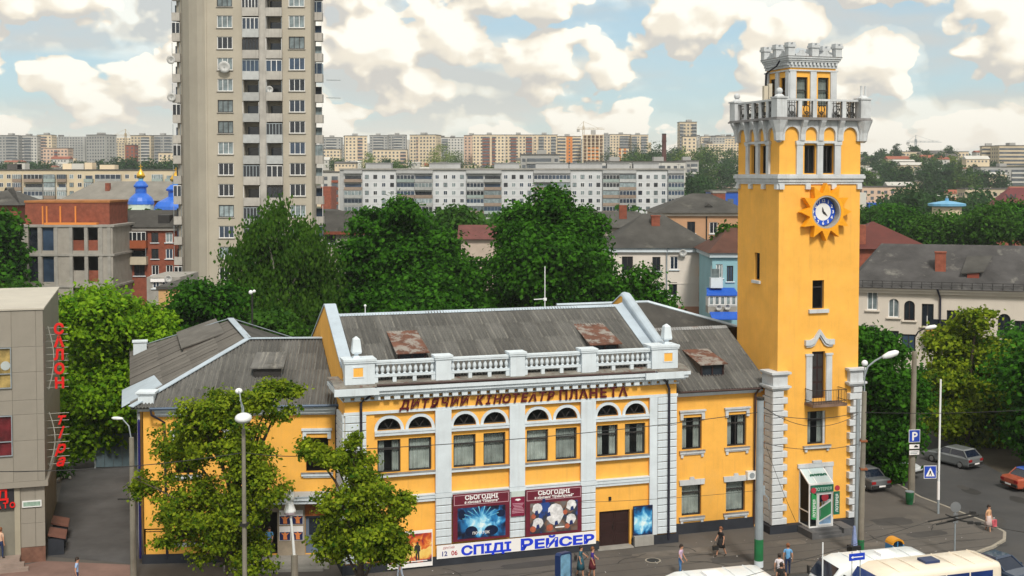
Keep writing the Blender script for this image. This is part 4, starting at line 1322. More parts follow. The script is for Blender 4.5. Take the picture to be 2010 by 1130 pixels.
mb.box(.7, WL - .3, -.12, -.003, 8.20, 8.32).box(.7, WL - .3, -.30, -.003, 8.322, 8.52).box(.7, WL - .3, -.46, -.003, 8.522, 8.70)
wing(mb.build('wing_cornice', WHITE, CIN))
mb = MB()
mb.tube([(.5, -.60, 8.74), (WL - .15, -.60, 8.80)], .075)
wing(mb.build('gutter', mat('blue_grey_gutter', (.06, .10, .17), .5, .2), CIN))
for pts in ([(.55, -.6, 8.72), (.6, -.62, 8.4), (1.2, -.2, 7.9), (1.25, -.12, .3)], [(WL - .25, -.6, 8.72), (WL - .3, -.5, 8.3), (WL - .35, -.12, 7.9), (WL - .35, -.12, .3)]):
 wing(MB().tube(pts, .07, 8).build('drainpipe', PIPE, CIN))
wing(MB().box(-.12, 5.9, -.14, -.003, 0, .5).build('plinth', PLINTH, CIN))
h = 7.9 / 19
for i in range(19):
 wing(link('rustic_block', blk_mesh(.85 if i % 2 else .78, h - .035, .12, .03), CIN, (-.12, -.002, .5 + i * h + .017)))
 o = link('rustic_block', blk_mesh(2.4, h - .035, .12, .03, TOWERWHITE), CIN)  # greyer plaster here puts the corner's shaded side into the colour
 o.matrix_local = MW @ Matrix.Translation((-.76, 2.28, .5 + i * h + .017)) @ Matrix.Rotation(-(pi / 2 - radians(18.43 - 4)), 4, 'Z')
wing(MB().tube([(-.25, .1, 8.4), (-.22, -.05, 7.9), (-.22, -.05, .3)], .07, 6).build('drainpipe', mat('blue_drainpipe', (.015, .015, .12), .4, .1), CIN))
mb = MB().box(-.22, .62, -.2, .62, 8.52, 9.42).box(-.28, .68, -.26, .68, 9.423, 9.5).box(-.34, .74, -.32, .74, 9.503, 9.60)
wing(mb.build('corner_pier', WHITE, CIN))
# entrance
wing(MB().box(4.4, 10.1, -1.0, -.003, 3.42, 3.62).box(4.3, 10.2, -1.1, -.003, 3.623, 3.80).build('entrance_canopy', WHITE, CIN))
wing(MB().box(4.25, 10.25, -1.14, .02, 3.803, 3.86).build('canopy_tin', TIN, CIN))
BEIGE = mat('beige_entrance_wall', (.30, .25, .19), .9, .15, 1.5, bump=.2)
wing(MB().box(5.05, 5.94, -.12, -.003, .3, 3.41).box(7.31, 8.84, -.12, -.003, .3, 3.41).box(9.96, 10.4, -.12, -.003, .3, 3.41).box(5.945, 7.305, -.12, -.003, 2.76, 3.41).build('entrance_facing', BEIGE, CIN))
d = MB().box(5.96, 6.24, .12, .18, .3, 2.74).box(6.24, 6.3, .05, .2, .3, 2.74).build('open_door_leaf', DARKWOOD, CIN)
wing(d)
d = MB().box(8.86, 9.94, .05, .12, .35, 2.49).build('steel_door', mat('blue_grey_door', (.13, .17, .24), .5, .1), CIN)
wing(d)
MB().box(9.05, 9.75, .03, .048, 1.4, 2.35).build('door_window', DARKGLASS, d)
MB().box(9.02, 9.06, -.0, .03, 1.1, 1.3).build('door_handle', STEEL, d)
mb = MB().box(4.6, 10.3, -1.7, -.003, 0, .30)
mb.box(4.9, 10.0, -2.05, -1.703, 0, .15)
wing(mb.build('entrance_steps', CONCRETE, CIN))
# roof
def cl(p):
 return CIN_I @ Vector(p)
A_, B_ = Vector((-15.84, 71.0, 11.66)), Vector((-19.3, 81.05, 11.66))
FLe, BLe, BRe = Vector((-20.9, 64.62, 8.76)), Vector((-27.9, 86.3, 8.76)), Vector((-15.9, 90.4, 8.76))
ed = Vector((cos(radians(4)), sin(radians(4)), 0))
R_ = A_ + ed * 6.6
fo = Vector((-ed.y, ed.x, 0))
dist = (A_ - FLe).dot(fo)
up = fo * dist + Vector((0, 0, 11.66 - 8.76))
RI = CIN_I.to_3x3()
hipn = (A_ - FLe).cross(Vector((0, 0, 1))).normalized()      # points to the right of the hip (towards the front slope)
if hipn.dot(ed) < 0:
 hipn = -hipn
sheet_roof(CIN, cl(FLe), RI @ ed, RI @ up, 11.9, up.length, 11, 4,
     clips=((cl(FLe), RI @ -hipn), (Vector((-12.03, 0, 0)), Vector((1, 0, 0)))))
le = (BLe - FLe).normalized()
lo = Vector((le.y, -le.x, 0))
distl = (A_ - FLe).dot(lo)
upl = lo * distl + Vector((0, 0, 11.66 - 8.76))
endn = (B_ - BLe).cross(Vector((0, 0, 1))).normalized()
if endn.dot(le) < 0:
 endn = -endn
LEFTSLATE = mat('smooth_slate', (.125, .118, .108), .92, .2, .6, streak=.35, dirt_or_ridge=(.18, .17, .15), bump=.3, rnd=.12, sscale=(1.6, .2, 1), blot=((.07, .064, .056), .9, .55, .72))
Lw_ = (BLe - FLe).length
# eave runs from the back corner to the front corner so that the sheets face outwards
sheet_roof(CIN, cl(BLe), RI @ -le, RI @ upl, Lw_, upl.length, 19, 4, clips=((cl(FLe), RI @ hipn), (cl(BLe), RI @ endn)), mats=LEFTSLATE)
E2 = BRe - (B_ - A_).normalized() * 16
dz = Vector((0, 0, .05))
pl = [cl(p - dz) for p in (FLe, BLe, BRe, E2, A_, B_, R_, R_ + fo * 7 - Vector((0, 0, 2.7)), A_ + fo * 7 - Vector((0, 0, 2.7)), FLe + ed * 11.9)]
MB().add(pl, [(0, 4, 5, 1), (1, 5, 2), (4, 3, 2, 5), (4, 6, 7, 8), (0, 9, 6, 4)]).build('roof_deck', OLDROOF, CIN)
mb = MB()
up1 = Vector((0, 0, .10))
for p, q in ((FLe, A_), (A_, B_), (A_, R_)):
 mb.beam(cl(p) + up1, cl(q) + up1, .42, .05)
for p, q in ((B_, BLe), (B_, BRe)):
 mb.beam(cl(p) + up1, cl(q) + up1, .25, .05)
mb.build('hip_flashing', TIN, CIN)
# long low dormer on the left slope, bent tin flap at its eave, small chimney
def lsl(f, g, h=0.0):
 """point on the left slope: f along the eave from the front, g up the slope"""
 return cl(FLe + le * f + upl * g + Vector((0, 0, h)))
mb = MB()
mb.add([lsl(10.5, .46, .42), lsl(18.5, .46, .42), lsl(18.5, .86, .14), lsl(10.5, .86, .14), lsl(10.5, .46, .34), lsl(18.5, .46, .34), lsl(18.5, .86, .06), lsl(10.5, .86, .06)],
    [(0, 1, 2, 3), (4, 5, 1, 0), (5, 6, 2, 1), (7, 4, 0, 3), (4, 7, 6, 5)])
d = mb.build('shed_dormer', LEFTSLATE, CIN)
MB().add([lsl(10.6, .48, -.1), lsl(18.4, .48, -.1), lsl(18.4, .48, .36), lsl(10.6, .48, .36)], [(0, 1, 2, 3)]).add([lsl(10.6, .48, -.1), lsl(10.6, .84, 0), lsl(10.6, .84, .1), lsl(10.6, .48, .36)], [(0, 1, 2, 3)]).build('dormer_board', bpy.data.materials['grey_boards'], d)
MB().add([lsl(1.3, -.07, .05), lsl(6.0, -.07, .22), lsl(5.6, .20, .30), lsl(2.2, .26, .08), lsl(1.3, -.07, -.10), lsl(6.0, -.07, .06)], [(0, 1, 2, 3), (0, 4, 5, 1)]).build('roof_tin_patch', TIN, CIN)
c = lsl(19.5, .10)
MB().box(c.x - .45, c.x + .45, c.y - .4, c.y + .4, c.z - .6, c.z + .75).box(c.x - .52, c.x + .52, c.y - .47, c.y + .47, c.z + .753, c.z + .85).build('chimney', WHITE, CIN)
# dormer on the front slope
q = (11.66 - 8.76) / dist
def fz(b):
 return 8.76 + q * (b + .58)
a0, a1, tf, tb = 5.75, 7.35, 1.9, 4.2
d = MB().add([(a0 - .15, tf - .2, fz(tf) + .62), (a1 + .15, tf - .2, fz(tf) + .62), (a1 + .1, tb, fz(tb) + .05), (a0 - .1, tb, fz(tb) + .05), (a0 - .15, tf - .2, fz(tf) + .55), (a1 + .15, tf - .2, fz(tf) + .55)], [(0, 1, 2, 3), (4, 5, 1, 0)]).build('dormer', SLATE, CIN)
wing(d)
MB().add([(a0, tf, fz(tf)), (a0, tf, fz(tf) + .57), (a0, tb, fz(tb)), (a1, tf, fz(tf)), (a1, tf, fz(tf) + .57), (a1, tb, fz(tb))], [(0, 1, 2), (3, 4, 5)]).build('dormer_cheek', TIN, d)
MB().add([(a0, tf, fz(tf)), (a1, tf, fz(tf)), (a1, tf, fz(tf) + .56), (a0, tf, fz(tf) + .56)], [(0, 1, 2, 3)]).build('dark_opening_sheet', FRAMEDARK, d)  # flat dark sheet, the shade inside the opening put into its colour

# ---------------------------------------------------------------- lettering, boards and posters on the cinema
lt = thing_on('roof_edge_lettering', 'dark red letters of the cinema name along the yellow frieze above the arched windows', 'sign', 0, -.12, 0)
def letters(word, s0, s1, z, size, shear, root, xs=1.0):
 n = len(word)
 for i, ch in enumerate(word):
  me = text_mesh(ch, size, MAROONLET, .015, bold=.024, shear=shear, xscale=xs)
  link('letter', me, root, (s0 + (s1 - s0) * (i + .5) / n, -.03, z + .0021 * i))
letters('ДИТЯЧИЙ', -9.05, -5.15, 8.83, .66, .22, lt)
letters('КІНОТЕАТР', -4.82, -.12, 8.83, .66, .22, lt)
letters('ПЛАНЕТА', .12, 4.38, 8.82, .76, 0.0, lt)
def art(name, kind):
 """flat print: a loose play of colour"""
 m = bpy.data.materials.new(name)
 m.use_nodes = True
 nt = m.node_tree
 b = nt.nodes['Principled BSDF']
 b.inputs['Roughness'].default_value = .45
 tc = _n(nt, 'ShaderNodeTexCoord')
 no = _n(nt, 'ShaderNodeTexNoise')
 no.inputs['Detail'].default_value = 5
 no.inputs['Distortion'].default_value = 1.2
 nt.links.new(tc.outputs['Object'], no.inputs['Vector'])
 rp = _n(nt, 'ShaderNodeValToRGB')
 el_ = rp.color_ramp.elements
 def stops(*st):
  while len(el_) < len(st):
   el_.new(.5)
  for e, (p, c) in zip(el_, st):
   e.position = p
   e.color = (*c, 1)
 if kind == 'blue':
  no.inputs['Scale'].default_value = 1.5
  g = _n(nt, 'ShaderNodeTexGradient', gradient_type='SPHERICAL')
  mp = _n(nt, 'ShaderNodeMapping')
  mp.inputs['Scale'].default_value = (.75, 1, 1.0)
  nt.links.new(tc.outputs['Object'], mp.inputs[0])
  nt.links.new(mp.outputs[0], g.inputs[0])
  ma = _n(nt, 'ShaderNodeMath', operation='MULTIPLY_ADD')
  nt.links.new(g.outputs['Fac'], ma.inputs[0])
  ma.inputs[1].default_value = .42
  nt.links.new(no.outputs[0], ma.inputs[2])
  src = ma.outputs[0]
  stops((.40, (.003, .006, .02)), (.55, (.006, .05, .16)), (.68, (.02, .22, .52)), (.82, (.25, .62, .85)), (.95, (.75, .88, .9)))
 elif kind == 'sunset':
  sp = _n(nt, 'ShaderNodeSeparateXYZ')
  nt.links.new(tc.outputs['Object'], sp.inputs[0])
  no.inputs['Scale'].default_value = 2.2
  ma = _n(nt, 'ShaderNodeMath', operation='MULTIPLY_ADD')
  nt.links.new(sp.outputs[2], ma.inputs[0])
  ma.inputs[1].default_value = .52
  nt.links.new(no.outputs[0], ma.inputs[2])
  src = ma.outputs[0]
  stops((.02, (.02, .03, .05)), (.16, (.55, .10, .05)), (.28, (.80, .48, .10)), (.5, (.85, .62, .18)), (.62, (.70, .17, .03)), (.82, (.42, .04, .02)), (.98, (.015, .012, .06)))
 else:
  no.inputs['Scale'].default_value = 2.6
  vo = _n(nt, 'ShaderNodeTexVoronoi')
  vo.inputs['Scale'].default_value = 1.15
  nt.links.new(tc.outputs['Object'], vo.inputs['Vector'])
  ma = _n(nt, 'ShaderNodeMath', operation='MULTIPLY_ADD')
  nt.links.new(no.outputs[0], ma.inputs[0])
  ma.inputs[1].default_value = .45
  nt.links.new(vo.outputs['Distance'], ma.inputs[2])
  src = ma.outputs[0]
  stops((.20, (.22, .21, .20)), (.36, (.14, .13, .13)), (.52, (.16, .09, .06)), (.62, (.05, .05, .06)), (.84, (.025, .03, .05)), (.94, (.02, .06, .25)))
 nt.links.new(src, rp.inputs[0])
 nt.links.new(rp.outputs[0], b.inputs['Base Color'])
 return m
ART = {k: art(k + '_poster_print', k) for k in ('blue', 'sunset', 'racers')}

def billboard(label, s0, s1, z0, z1, line2, kind):
 w, h = s1 - s0, z1 - z0
 r = thing_on('billboard', label, 'billboard', s0, -.16, z0, 'film boards between the pilasters')
 mb = MB()
 mb.box(0, w, -.10, -.01, 0, h)
 mb.build('board', MAROON, r)
 mb = MB()
 for a, b, c, d in ((.06, w - .06, h - .62, h - .59), (.06, w - .06, h - .09, h - .06), (.06, .09, h - .588, h - .092), (w - .09, w - .06, h - .588, h - .092)):
  mb.box(a, b, -.115, -.101, c, d)
 mb.build('header_border', mat('pink_border', (.5, .32, .36), .6, .05), r)
 link('header_lettering', text_mesh('СЬОГОДНІ', .34, PAPERWHITE, .004, bold=.014, spacing=1.05), r, (w / 2, -.108, h - .33))
 link('header_lettering', text_mesh(line2, .20, PAPERWHITE, .004, bold=.006, spacing=1.02, shear=.15), r, (w / 2, -.108, h - .54))
 link('poster', MB().box(-w / 2 + .26, w / 2 - .26, -.02, 0, -.86, .86).mesh('poster', ART[kind]), r, (w / 2, -.102, h / 2 - .32))
 return r
b1 = billboard('maroon film board with a dark blue poster, left of the two boards', -6.08, -2.80, 1.28, 3.92, 'в кінозалі "Планета"', 'blue')
link('poster_lettering', text_mesh('ПОЧАТОК', .20, PAPERWHITE, .003, bold=.004), b1, (1.6, -.127, .34))
mb = MB()
for x, z, r1, r2 in ((1.05, .52, .36, .30), (2.2, .50, .40, .28), (.5, 1.5, .2, .3), (2.75, 1.4, .25, .2)):
 MB().prism([(x + r1 * cos(k * pi / 7), z + r2 * sin(k * pi / 7)) for k in range(14)], -.1275, -.1232).build('poster_shape', bpy.data.materials.get('night_blue_print') or mat('night_blue_print', (.004, .012, .045), .45, .3, 3), b1)
mb = MB()
for k in range(9):
 a = .4 + .32 * k
 x, z = 1.62 + .2 * cos(a), 1.15 + .15 * sin(a)
 mb.prism([(x, z), (x + .9 * cos(a), z + .6 * sin(a)), (x + .9 * cos(a + .07), z + .6 * sin(a + .07))], -.129, -.1276)
mb.build('poster_rays', mat('pale_cyan_print', (.16, .5, .72), .45, .3, 5), b1)
b2 = billboard("maroon film board with a white and orange poster, right of the two boards", -1.86, 1.50, 1.20, 3.84, 'в кінозалі "Прем\'єрний"', 'racers')
ps_ = MB()
for x, z, a, b in ((1.75, 1.15, .50, .62), (.68, 1.55, .30, .30), (2.72, 1.6, .30, .30), (.72, .72, .32, .30), (2.70, .80, .30, .30)):
 MB().prism([(x + a * cos(k * pi / 6 + .4) * (1 + .12 * sin(k * 2.3)), z + b * sin(k * pi / 6 + .4)) for k in range(12)], -.1275, -.1232).build('poster_figure', bpy.data.materials.get('white_figure_print') or mat('white_figure_print', (.66, .66, .68), .5, .22, 3.5), b2)
ps_ = MB()
for x, z, r in ((.45, 1.12, .14), (.42, .40, .18), (1.42, .40, .2), (2.35, 1.22, .14), (2.48, .42, .15)):
 MB().prism([(x + r * cos(k * pi / 5), z + r * sin(k * pi / 5)) for k in range(10)], -.129, -.1276).build('poster_dot', bpy.data.materials.get('rust_print') or mat('rust_print', (.42, .11, .06), .5, .2, 4), b2)
ps_ = MB()
for x, z in ((1.05, 1.95), (1.35, 1.15), (.62, 1.3), (2.75, 1.38), (.7, .5), (2.7, .58), (1.8, .62)):
 ps_.prism([(x - .1, z - .12), (x + .13, z - .06), (x + .08, z + .16), (x - .06, z + .12)], -.1305, -.1291)
ps_.build('poster_shades', mat('navy_print', (.012, .03, .14), .5, .2, 4), b2)
ps_ = MB().box(1.75, 2.3, -.131, -.1292, .36, .43)
ps_.build('poster_line', PAPERWHITE, b2)
pq = thing_on('notice_plaque', 'narrow maroon notice with rows of white writing between the two film boards', 'notice', -2.70, -.16, 2.4)
MB().box(0, .80, -.05, 0, 0, 1.10).build('panel', mat('crimson_panel', (.20, .012, .045), .5, .08), pq)
MB().box(0, .80, -.05, 0, 1.103, 1.42).build('pale_panel', mat('pale_green_panel', (.50, .58, .56), .5, .08), pq)
MB().prism([(.22, .93), (.4, .86), (.58, .93), (.5, .99), (.3, .99)], -.058, -.051).build('emblem', PAPERWHITE, pq)
mb = MB()
for i in range(7):
 w = random.uniform(.2, .36)
 mb.box(.4 - w, .4 + w, -.056, -.051, .70 - i * .085, .735 - i * .085)
mb.build('fine_print', mat('pinkish_print', (.55, .30, .38), .6, .1), pq)
bn = thing_on('banner', 'long white banner with big blue lettering under the two film boards', 'banner', -7.0, -.22, .42)
bn_l = 9.38
MB().box(0, bn_l, -.03, 0, 0, .74).build('cloth', PAPERWHITE, bn)
link('banner_lettering', text_mesh('СПІДІ', .68, PRINTBLUE, .003, bold=.03, fit=2.9), bn, (2.84, -.037, .09))
link('banner_lettering', text_mesh('Р', .84, PRINTBLUE, .003, bold=.03, fit=.74), bn, (5.22, -.037, .05))
link('banner_lettering', text_mesh('ЕЙСЕР', .68, PRINTBLUE, .003, bold=.03, fit=3.6), bn, (7.48, -.037, .07))
link('banner_lettering', text_mesh('ДРУГИЙ', .16, PRINTRED, .003), bn, (.68, -.037, .52))
link('banner_lettering', text_mesh('12', .36, mat('dark_blue_print', (.03, .035, .22), .6), .003, bold=.008), bn, (.42, -.037, .14))
link('banner_lettering', text_mesh('06', .36, PRINTRED, .003, bold=.008), bn, (1.0, -.037, .14))
op = thing_on('poster_stand', 'big orange sunset film poster with a dark walking figure, leaning on the left bay', 'poster', -9.75, -.25, .12)
MB().box(0, 2.5, -.05, 0, 0, 2.0).build('board', PAPERWHITE, op)
link('poster', MB().box(-1.2, 1.2, -.01, 0, -.80, .80).mesh('poster', ART['sunset']), op, (1.25, -.053, 1.04))
MB().prism([(-.10, 0), (-.04, 0), (0, .42), (.05, 0), (.12, 0), (.10, .48), (.16, .52), (.15, .78), (.06, .88), (.06, 1.02), (-.05, 1.02), (-.05, .88), (-.16, .8), (-.2, .55), (-.1, .5)], -.072, -.065).xf(Matrix.Translation((1.65, 0, .36))).build('figure_print', FRAMEDARK, op)
MB().box(.3, 1.0, -.07, -.064, 1.72, 1.78).box(.2, 2.2, -.07, -.064, .30, .35).build('poster_lines', PAPERWHITE, op)
bp_ = thing_on('blue_poster', 'tall dark blue poster beside the brown double door on a pale ledge', 'poster', 4.74, -.10, .62)
MB().box(0, 1.22, -.05, .02, 0, 1.72).build('board', mat('navy_board', (.01, .014, .06), .5), bp_)
link('poster', MB().box(-.56, .56, -.012, 0, -.8, .8).mesh('poster', ART['blue']), bp_, (.61, -.052, .86))
MB().box(0, 1.2, -.28, .06, -.58, -.003).build('ledge', CONCRETE, bp_)
def wplace(a, b, z):
 return tuple(WG @ Vector((a, b, z)))
for i, (a, z, w, h, lb) in enumerate(((5.20, 2.55, .70, .42, 'small bright blue plate above the wider plate left of the dark doorway'), (4.70, 1.80, 1.35, .62, 'wider blue plate with lines of writing left of the dark doorway'))):
 r = thing('name_plate', lb, 'plate', wplace(a, -.13, z), radians(4), 'blue plates at the side entrance')
 MB().box(0, w, -.03, 0, 0, h).build('plate', SIGNBLUE if i == 0 else mat('darker_blue_plate', (.02, .05, .30), .4, .1), r)
 mb = MB()
 for k in range(4):
  mb.box(w * .15, w * .85, -.036, -.031, h * (.2 + .17 * k), h * (.26 + .17 * k))
 mb.build('writing', mat('pale_writing', (.3, .42, .62), .5), r)
for i, (a, z) in enumerate(((7.42, 1.15), (7.42, 2.05), (8.12, 1.15), (8.12, 2.05))):
 lab = ['orange and blue picture lowest on the left beside the grey door', 'orange and blue picture upper left beside the grey door', 'orange and blue picture lower right beside the grey door', 'orange and blue picture upper right beside the grey door'][i]
 r = thing('wall_picture', lab, 'poster', wplace(a, -.13, z), radians(4), 'pictures beside the side entrance')
 MB().box(0, .62, -.03, 0, 0, .8).build('sheet', PAPERWHITE, r)
 MB().box(.02, .6, -.036, -.031, .02, .48).build('blue_ground', mat('deep_blue_print', (.012, .02, .09), .5) if 'deep_blue_print' not in bpy.data.materials else bpy.data.materials['deep_blue_print'], r)
 MB().prism([(.22, .06), (.44, .06), (.42, .3), (.56, .44), (.4, .40), (.31, .5), (.24, .4), (.1, .44), (.22, .3)], -.042, -.037).build('orange_shape', mat('orange_print', (.75, .25, .08), .5) if 'orange_print' not in bpy.data.materials else bpy.data.materials['orange_print'], r)
r = thing('wall_picture', 'red and gold board above the grey door of the side entrance', 'poster', wplace(8.85, -.13, 2.52), radians(4))
MB().box(0, 1.1, -.04, 0, 0, .75).build('board', mat('red_gold_print', (.30, .09, .02), .5, .5, 3.0), r)
link('lettering', text_mesh('КІНО', .26, mat('gold_print', (.7, .42, .05), .5), .004), r, (.55, -.045, .12))

# ---------------------------------------------------------------- the shop building on the left edge
SAL = thing('shop_building', 'grey panelled shop building at the left edge with red vertical lettering on its side', 'building', (-25.7, 65.4, 0), TH)
PANEL = mat('grey_beige_cladding', (.262, .24, .205), .55, .06, .7, streak=.15, dirt_or_ridge=(.2, .185, .16), rnd=.03, spec=.45)
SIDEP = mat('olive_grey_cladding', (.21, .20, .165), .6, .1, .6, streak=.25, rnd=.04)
XR = -.22
MB().box(-14, XR - .04, .04, 13.0, 4.6, 14.1).box(-14, XR - .3, .34, 13.0, 0, 4.597).build('body', SIDEP, SAL)
rows = [4.62, 5.15, 6.9, 8.35, 9.15, 10.7, 12.1, 14.12]
def panel(x0, x1, z0, z1, y=.04, m=None, d=.035, rz=0.0, loc=None):
 me = blk_mesh(x1 - x0 - .014, z1 - z0 - .014, d, .006, m or PANEL)
 me.name = 'facade_panel'
 return link('facade_panel', me, SAL, loc or (x0 + .007, y, z0 + .007), rz)
for z0, z1 in zip(rows, rows[1:]):
 panel(-1.85, -.60, z0, z1)
 panel(-.60, XR, z0, z1)
for z0, z1 in ((4.62, 6.1), (8.35, 9.15), (9.15, 9.85), (12.1, 14.12)):
 for x in (-3.4, -4.95, -6.5):
  panel(x, x + 1.55, z0, z1)
for z0, z1 in zip(rows, rows[1:]):
 for k in range(8):
  me = blk_mesh(1.586, z1 - z0 - .014, .035, .006, SIDEP)
  link('side_panel', me, SAL, (XR - .04, .05 + 1.6 * (k), z0 + .007), pi / 2)
MB().box(-14, XR + .14, -.02, 13.1, 4.3, 4.62).build('storey_band', PANEL, SAL)
MB().box(-14, XR + .06, -.06, 13.1, 14.13, 14.22).build('parapet_cap', mat('pale_parapet', (.46, .43, .37), .6, .06), SAL)
mb = MB()
mb.box(-14, XR - .5, .5, 12.6, 13.6, 13.64)
mb.build('flat_roof', mat('blue_grey_roofing', (.12, .16, .19), .8, .15), SAL)
for z0, z1, colr, nm in ((9.85, 12.1, (.62, .40, .14), 'amber_room_light'), (6.1, 8.35, (.22, .018, .025), 'red')):  # amber sheet: orange light of the room behind, put into its colour
 for x in (-3.4, -4.95):
  o = window(SAL, (x + .03, -.10, z0), 1.50, z1 - z0, (('h', .36),), STEEL, None, 0, 'clear', .05)
  dsp = 'window_display_' + nm
  m_ = bpy.data.materials.get(dsp) or mat(dsp, colr, .6, .35, 1.6)
  link('backing_sheet', MB().quad((.05, .10, .05), (1.45, .10, .05), (1.45, .10, z1 - z0 - .05), (.05, .10, z1 - z0 - .05)).mesh('backing_sheet', m_), o)
  if nm == 'amber_room_light':
   MB().lathe((0, 0, 0), [(.25, -.01), (.25, .01)], 16).xf(Matrix.Translation((1.2, .085, 1.25)) @ Matrix.Rotation(pi / 2, 4, 'X')).build('wall_clock', PAPERWHITE, o)
# ground floor pier with its panels, granite foot, shop front
for z0, z1 in ((.86, 2.2), (2.2, 3.05), (3.05, 4.29)):
 panel(-1.55, -.78, z0, z1, .30)
 panel(-.78, -.28, z0, z1, .30)
MB().box(-1.55, -.28, .24, .33, 0, .85).build('granite_foot', mat('red_granite', (.17, .085, .06), .5, .2, 3.0), SAL)
MB().box(-1.85, -1.56, .20, .34, 0, 4.29).build('pier', mat('beige_pier', (.34, .31, .24), .6, .08), SAL)
MB().box(-5.2, -1.87, .18, .30, 3.1, 4.29).build('sign_back', mat('dark_sign_back', (.03, .03, .035), .4, .2), SAL)
MB().quad((-5.2, .45, .5), (-1.87, .45, .5), (-1.87, .45, 3.09), (-5.2, .45, 3.09)).build('shop_glass', DARKGLASS, SAL)
mb = MB()
for x in (-1.92, -2.75, -3.6):
 mb.box(x - .04, x + .04, .38, .448, .5, 3.09)
mb.box(-5.2, -1.87, .385, .447, 1.1, 1.16)
mb.build('shop_frame', STEEL, SAL)
mb = MB()
mb.box(-5.5, -1.56, -.6, .18, 0, .52).box(-5.5, -1.30, -.95, -.603, 0, .36).box(-5.5, -1.05, -1.3, -.953, 0, .19)
mb.build('shop_steps', mat('pinkish_stone', (.27, .21, .18), .8, .12, 1.5), SAL)
s1 = thing('shop_sign', 'red letters on a dark board above the shop door at the left edge', 'sign', tuple(Matrix.Translation((-25.7, 65.4, 0)) @ Matrix.Rotation(TH, 4, 'Z') @ Vector((-2.0, .16, 3.1))), TH)
link('letter', text_mesh('Д', .80, REDLETTER, .03, bold=.02), s1, (-.45, -.03, .55))
for i, ch in enumerate('МАТО'):
 link('letter', text_mesh(ch, .40, REDLETTER, .03, bold=.012), s1, (-1.02 + i * .36, -.03, .10))
s2 = thing('address_box', 'small white framed light box on the grey pier beside the shop letters', 'sign', tuple(Matrix.Translation((-25.7, 65.4, 0)) @ Matrix.Rotation(TH, 4, 'Z') @ Vector((-1.45, .26, 3.12))), TH)
MB().box(0, 1.0, -.08, 0, 0, .36).build('frame', FRAMEWHITE, s2)
MB().box(.06, .94, -.086, -.081, .06, .30).build('face', mat('greenish_sign_face', (.25, .36, .30), .5, .25, 4.0), s2)
vs_ = thing('vertical_sign', 'red letters stacked vertically on curved rods beside the grey shop building', 'sign', tuple(Matrix.Translation((-25.7, 65.4, 0)) @ Matrix.Rotation(TH, 4, 'Z') @ Vector((0, 2.0, 0))), TH)
mb = MB()
ROD = mat('pale_sign_rods', (.42, .42, .38), .5, .1)
for z0, z1 in ((9.35, 12.95), (4.95, 8.05)):
 mb.tube([(-.12 + .30 * sin(pi * k / 10), 0, z0 + (z1 - z0) * k / 10) for k in range(11)], .03, 5)
 n = 10 if z1 > 10 else 8
 for k in range(n):
  z = z0 + .1 + (z1 - z0 - .2) * k / (n - 1)
  mb.tube([(-.24, 0, z), (.95, 0, z)], .016, 4)
mb.build('sign_rods', ROD, vs_)
for ch, yc in zip('САЛОН', (645, 670, 695.5, 723, 751)):
 link('letter', text_mesh(ch, .80, REDLETTER, .05, bold=.035, xscale=.95), vs_, (.47, -.05, 12.95 - (yc - 640) * .02925 - .29))
for ch, yc in zip('тіра', (824, 851, 880, 906)):
 link('letter', text_mesh(ch, .86, REDLETTER, .05, bold=.022, shear=.35), vs_, (.42, -.05, 12.95 - (yc - 640) * .02925 - .24))
for i, b in enumerate((3.6, 1.2)):
 r = thing('side_canopy', ('brown tin canopy on the side wall of the shop building, ' + ('farther' if i == 0 else 'nearer') + ' of the two'), 'canopy', tuple(Matrix.Translation((-25.7, 65.4, 0)) @ Matrix.Rotation(TH, 4, 'Z') @ Vector((XR, b, 0))), TH, 'canopies over the cellar stairs')
 MB().add([(0, -.1, 1.25), (.95, -.1, 1.0), (.95, 1.5, 1.0), (0, 1.5, 1.25), (0, -.1, 1.15), (.95, -.1, .9), (.95, 1.5, .9), (0, 1.5, 1.15)], [(0, 1, 2, 3), (7, 6, 5, 4), (0, 4, 5, 1), (1, 5, 6, 2), (2, 6, 7, 3)]).build('roof', mat('brown_canopy_tin', (.17, .075, .055), .6, .15) if i == 0 else bpy.data.materials['brown_canopy_tin'], r)
 MB().box(0, .85, 0, .08, 0, .97).build('side_wall', PLINTH, r)  # dark walls paint in the black shade of the gap below the canopy
 MB().box(0, .85, 1.35, 1.43, 0, .97).build('side_wall', PLINTH, r)
 MB().box(0.02, .82, .1, 1.33, 0, .06).build('dark_pit_slab', PLINTH, r)  # thin slab, the darkness of the pit put into its colour

# ---------------------------------------------------------------- the town behind
def PX(px, Y):
 return (px - 1005.0) / 2331.0 * Y
def PZ(py, Y):
 return 21.5 - (py - 345.0) / 2331.0 * Y
_W2 = {}
def win2(w, h, glass, fmat, mull=1, y=.0):
 """small window as one mesh: frame, mullions, glass"""
 key = (round(w, 2), round(h, 2), glass.name, fmat.name, mull)
 if key not in _W2:
  f = .09
  mb = MB()
  mb.mat(0).box(0, f, -.03, .05, 0, h).box(w - f, w, -.03, .05, 0, h).box(f, w - f, -.03, .05, 0, f).box(f, w - f, -.03, .05, h - f, h)
  for k in range(mull):
   x = w * (k + 1) / (mull + 1)
   mb.box(x - .04, x + .04, -.026, .046, f, h - f)
  mb.mat(1).quad((f, .02, f), (w - f, .02, f), (w - f, .02, h - f), (f, .02, h - f))
  _W2[key] = mb.mesh('window', [fmat, glass])
 return _W2[key]
PALEGLASS = mat('curtained_window_glass', (.20, .25, .27), .15, .35, 1.0, spec=.6, rnd=.4)
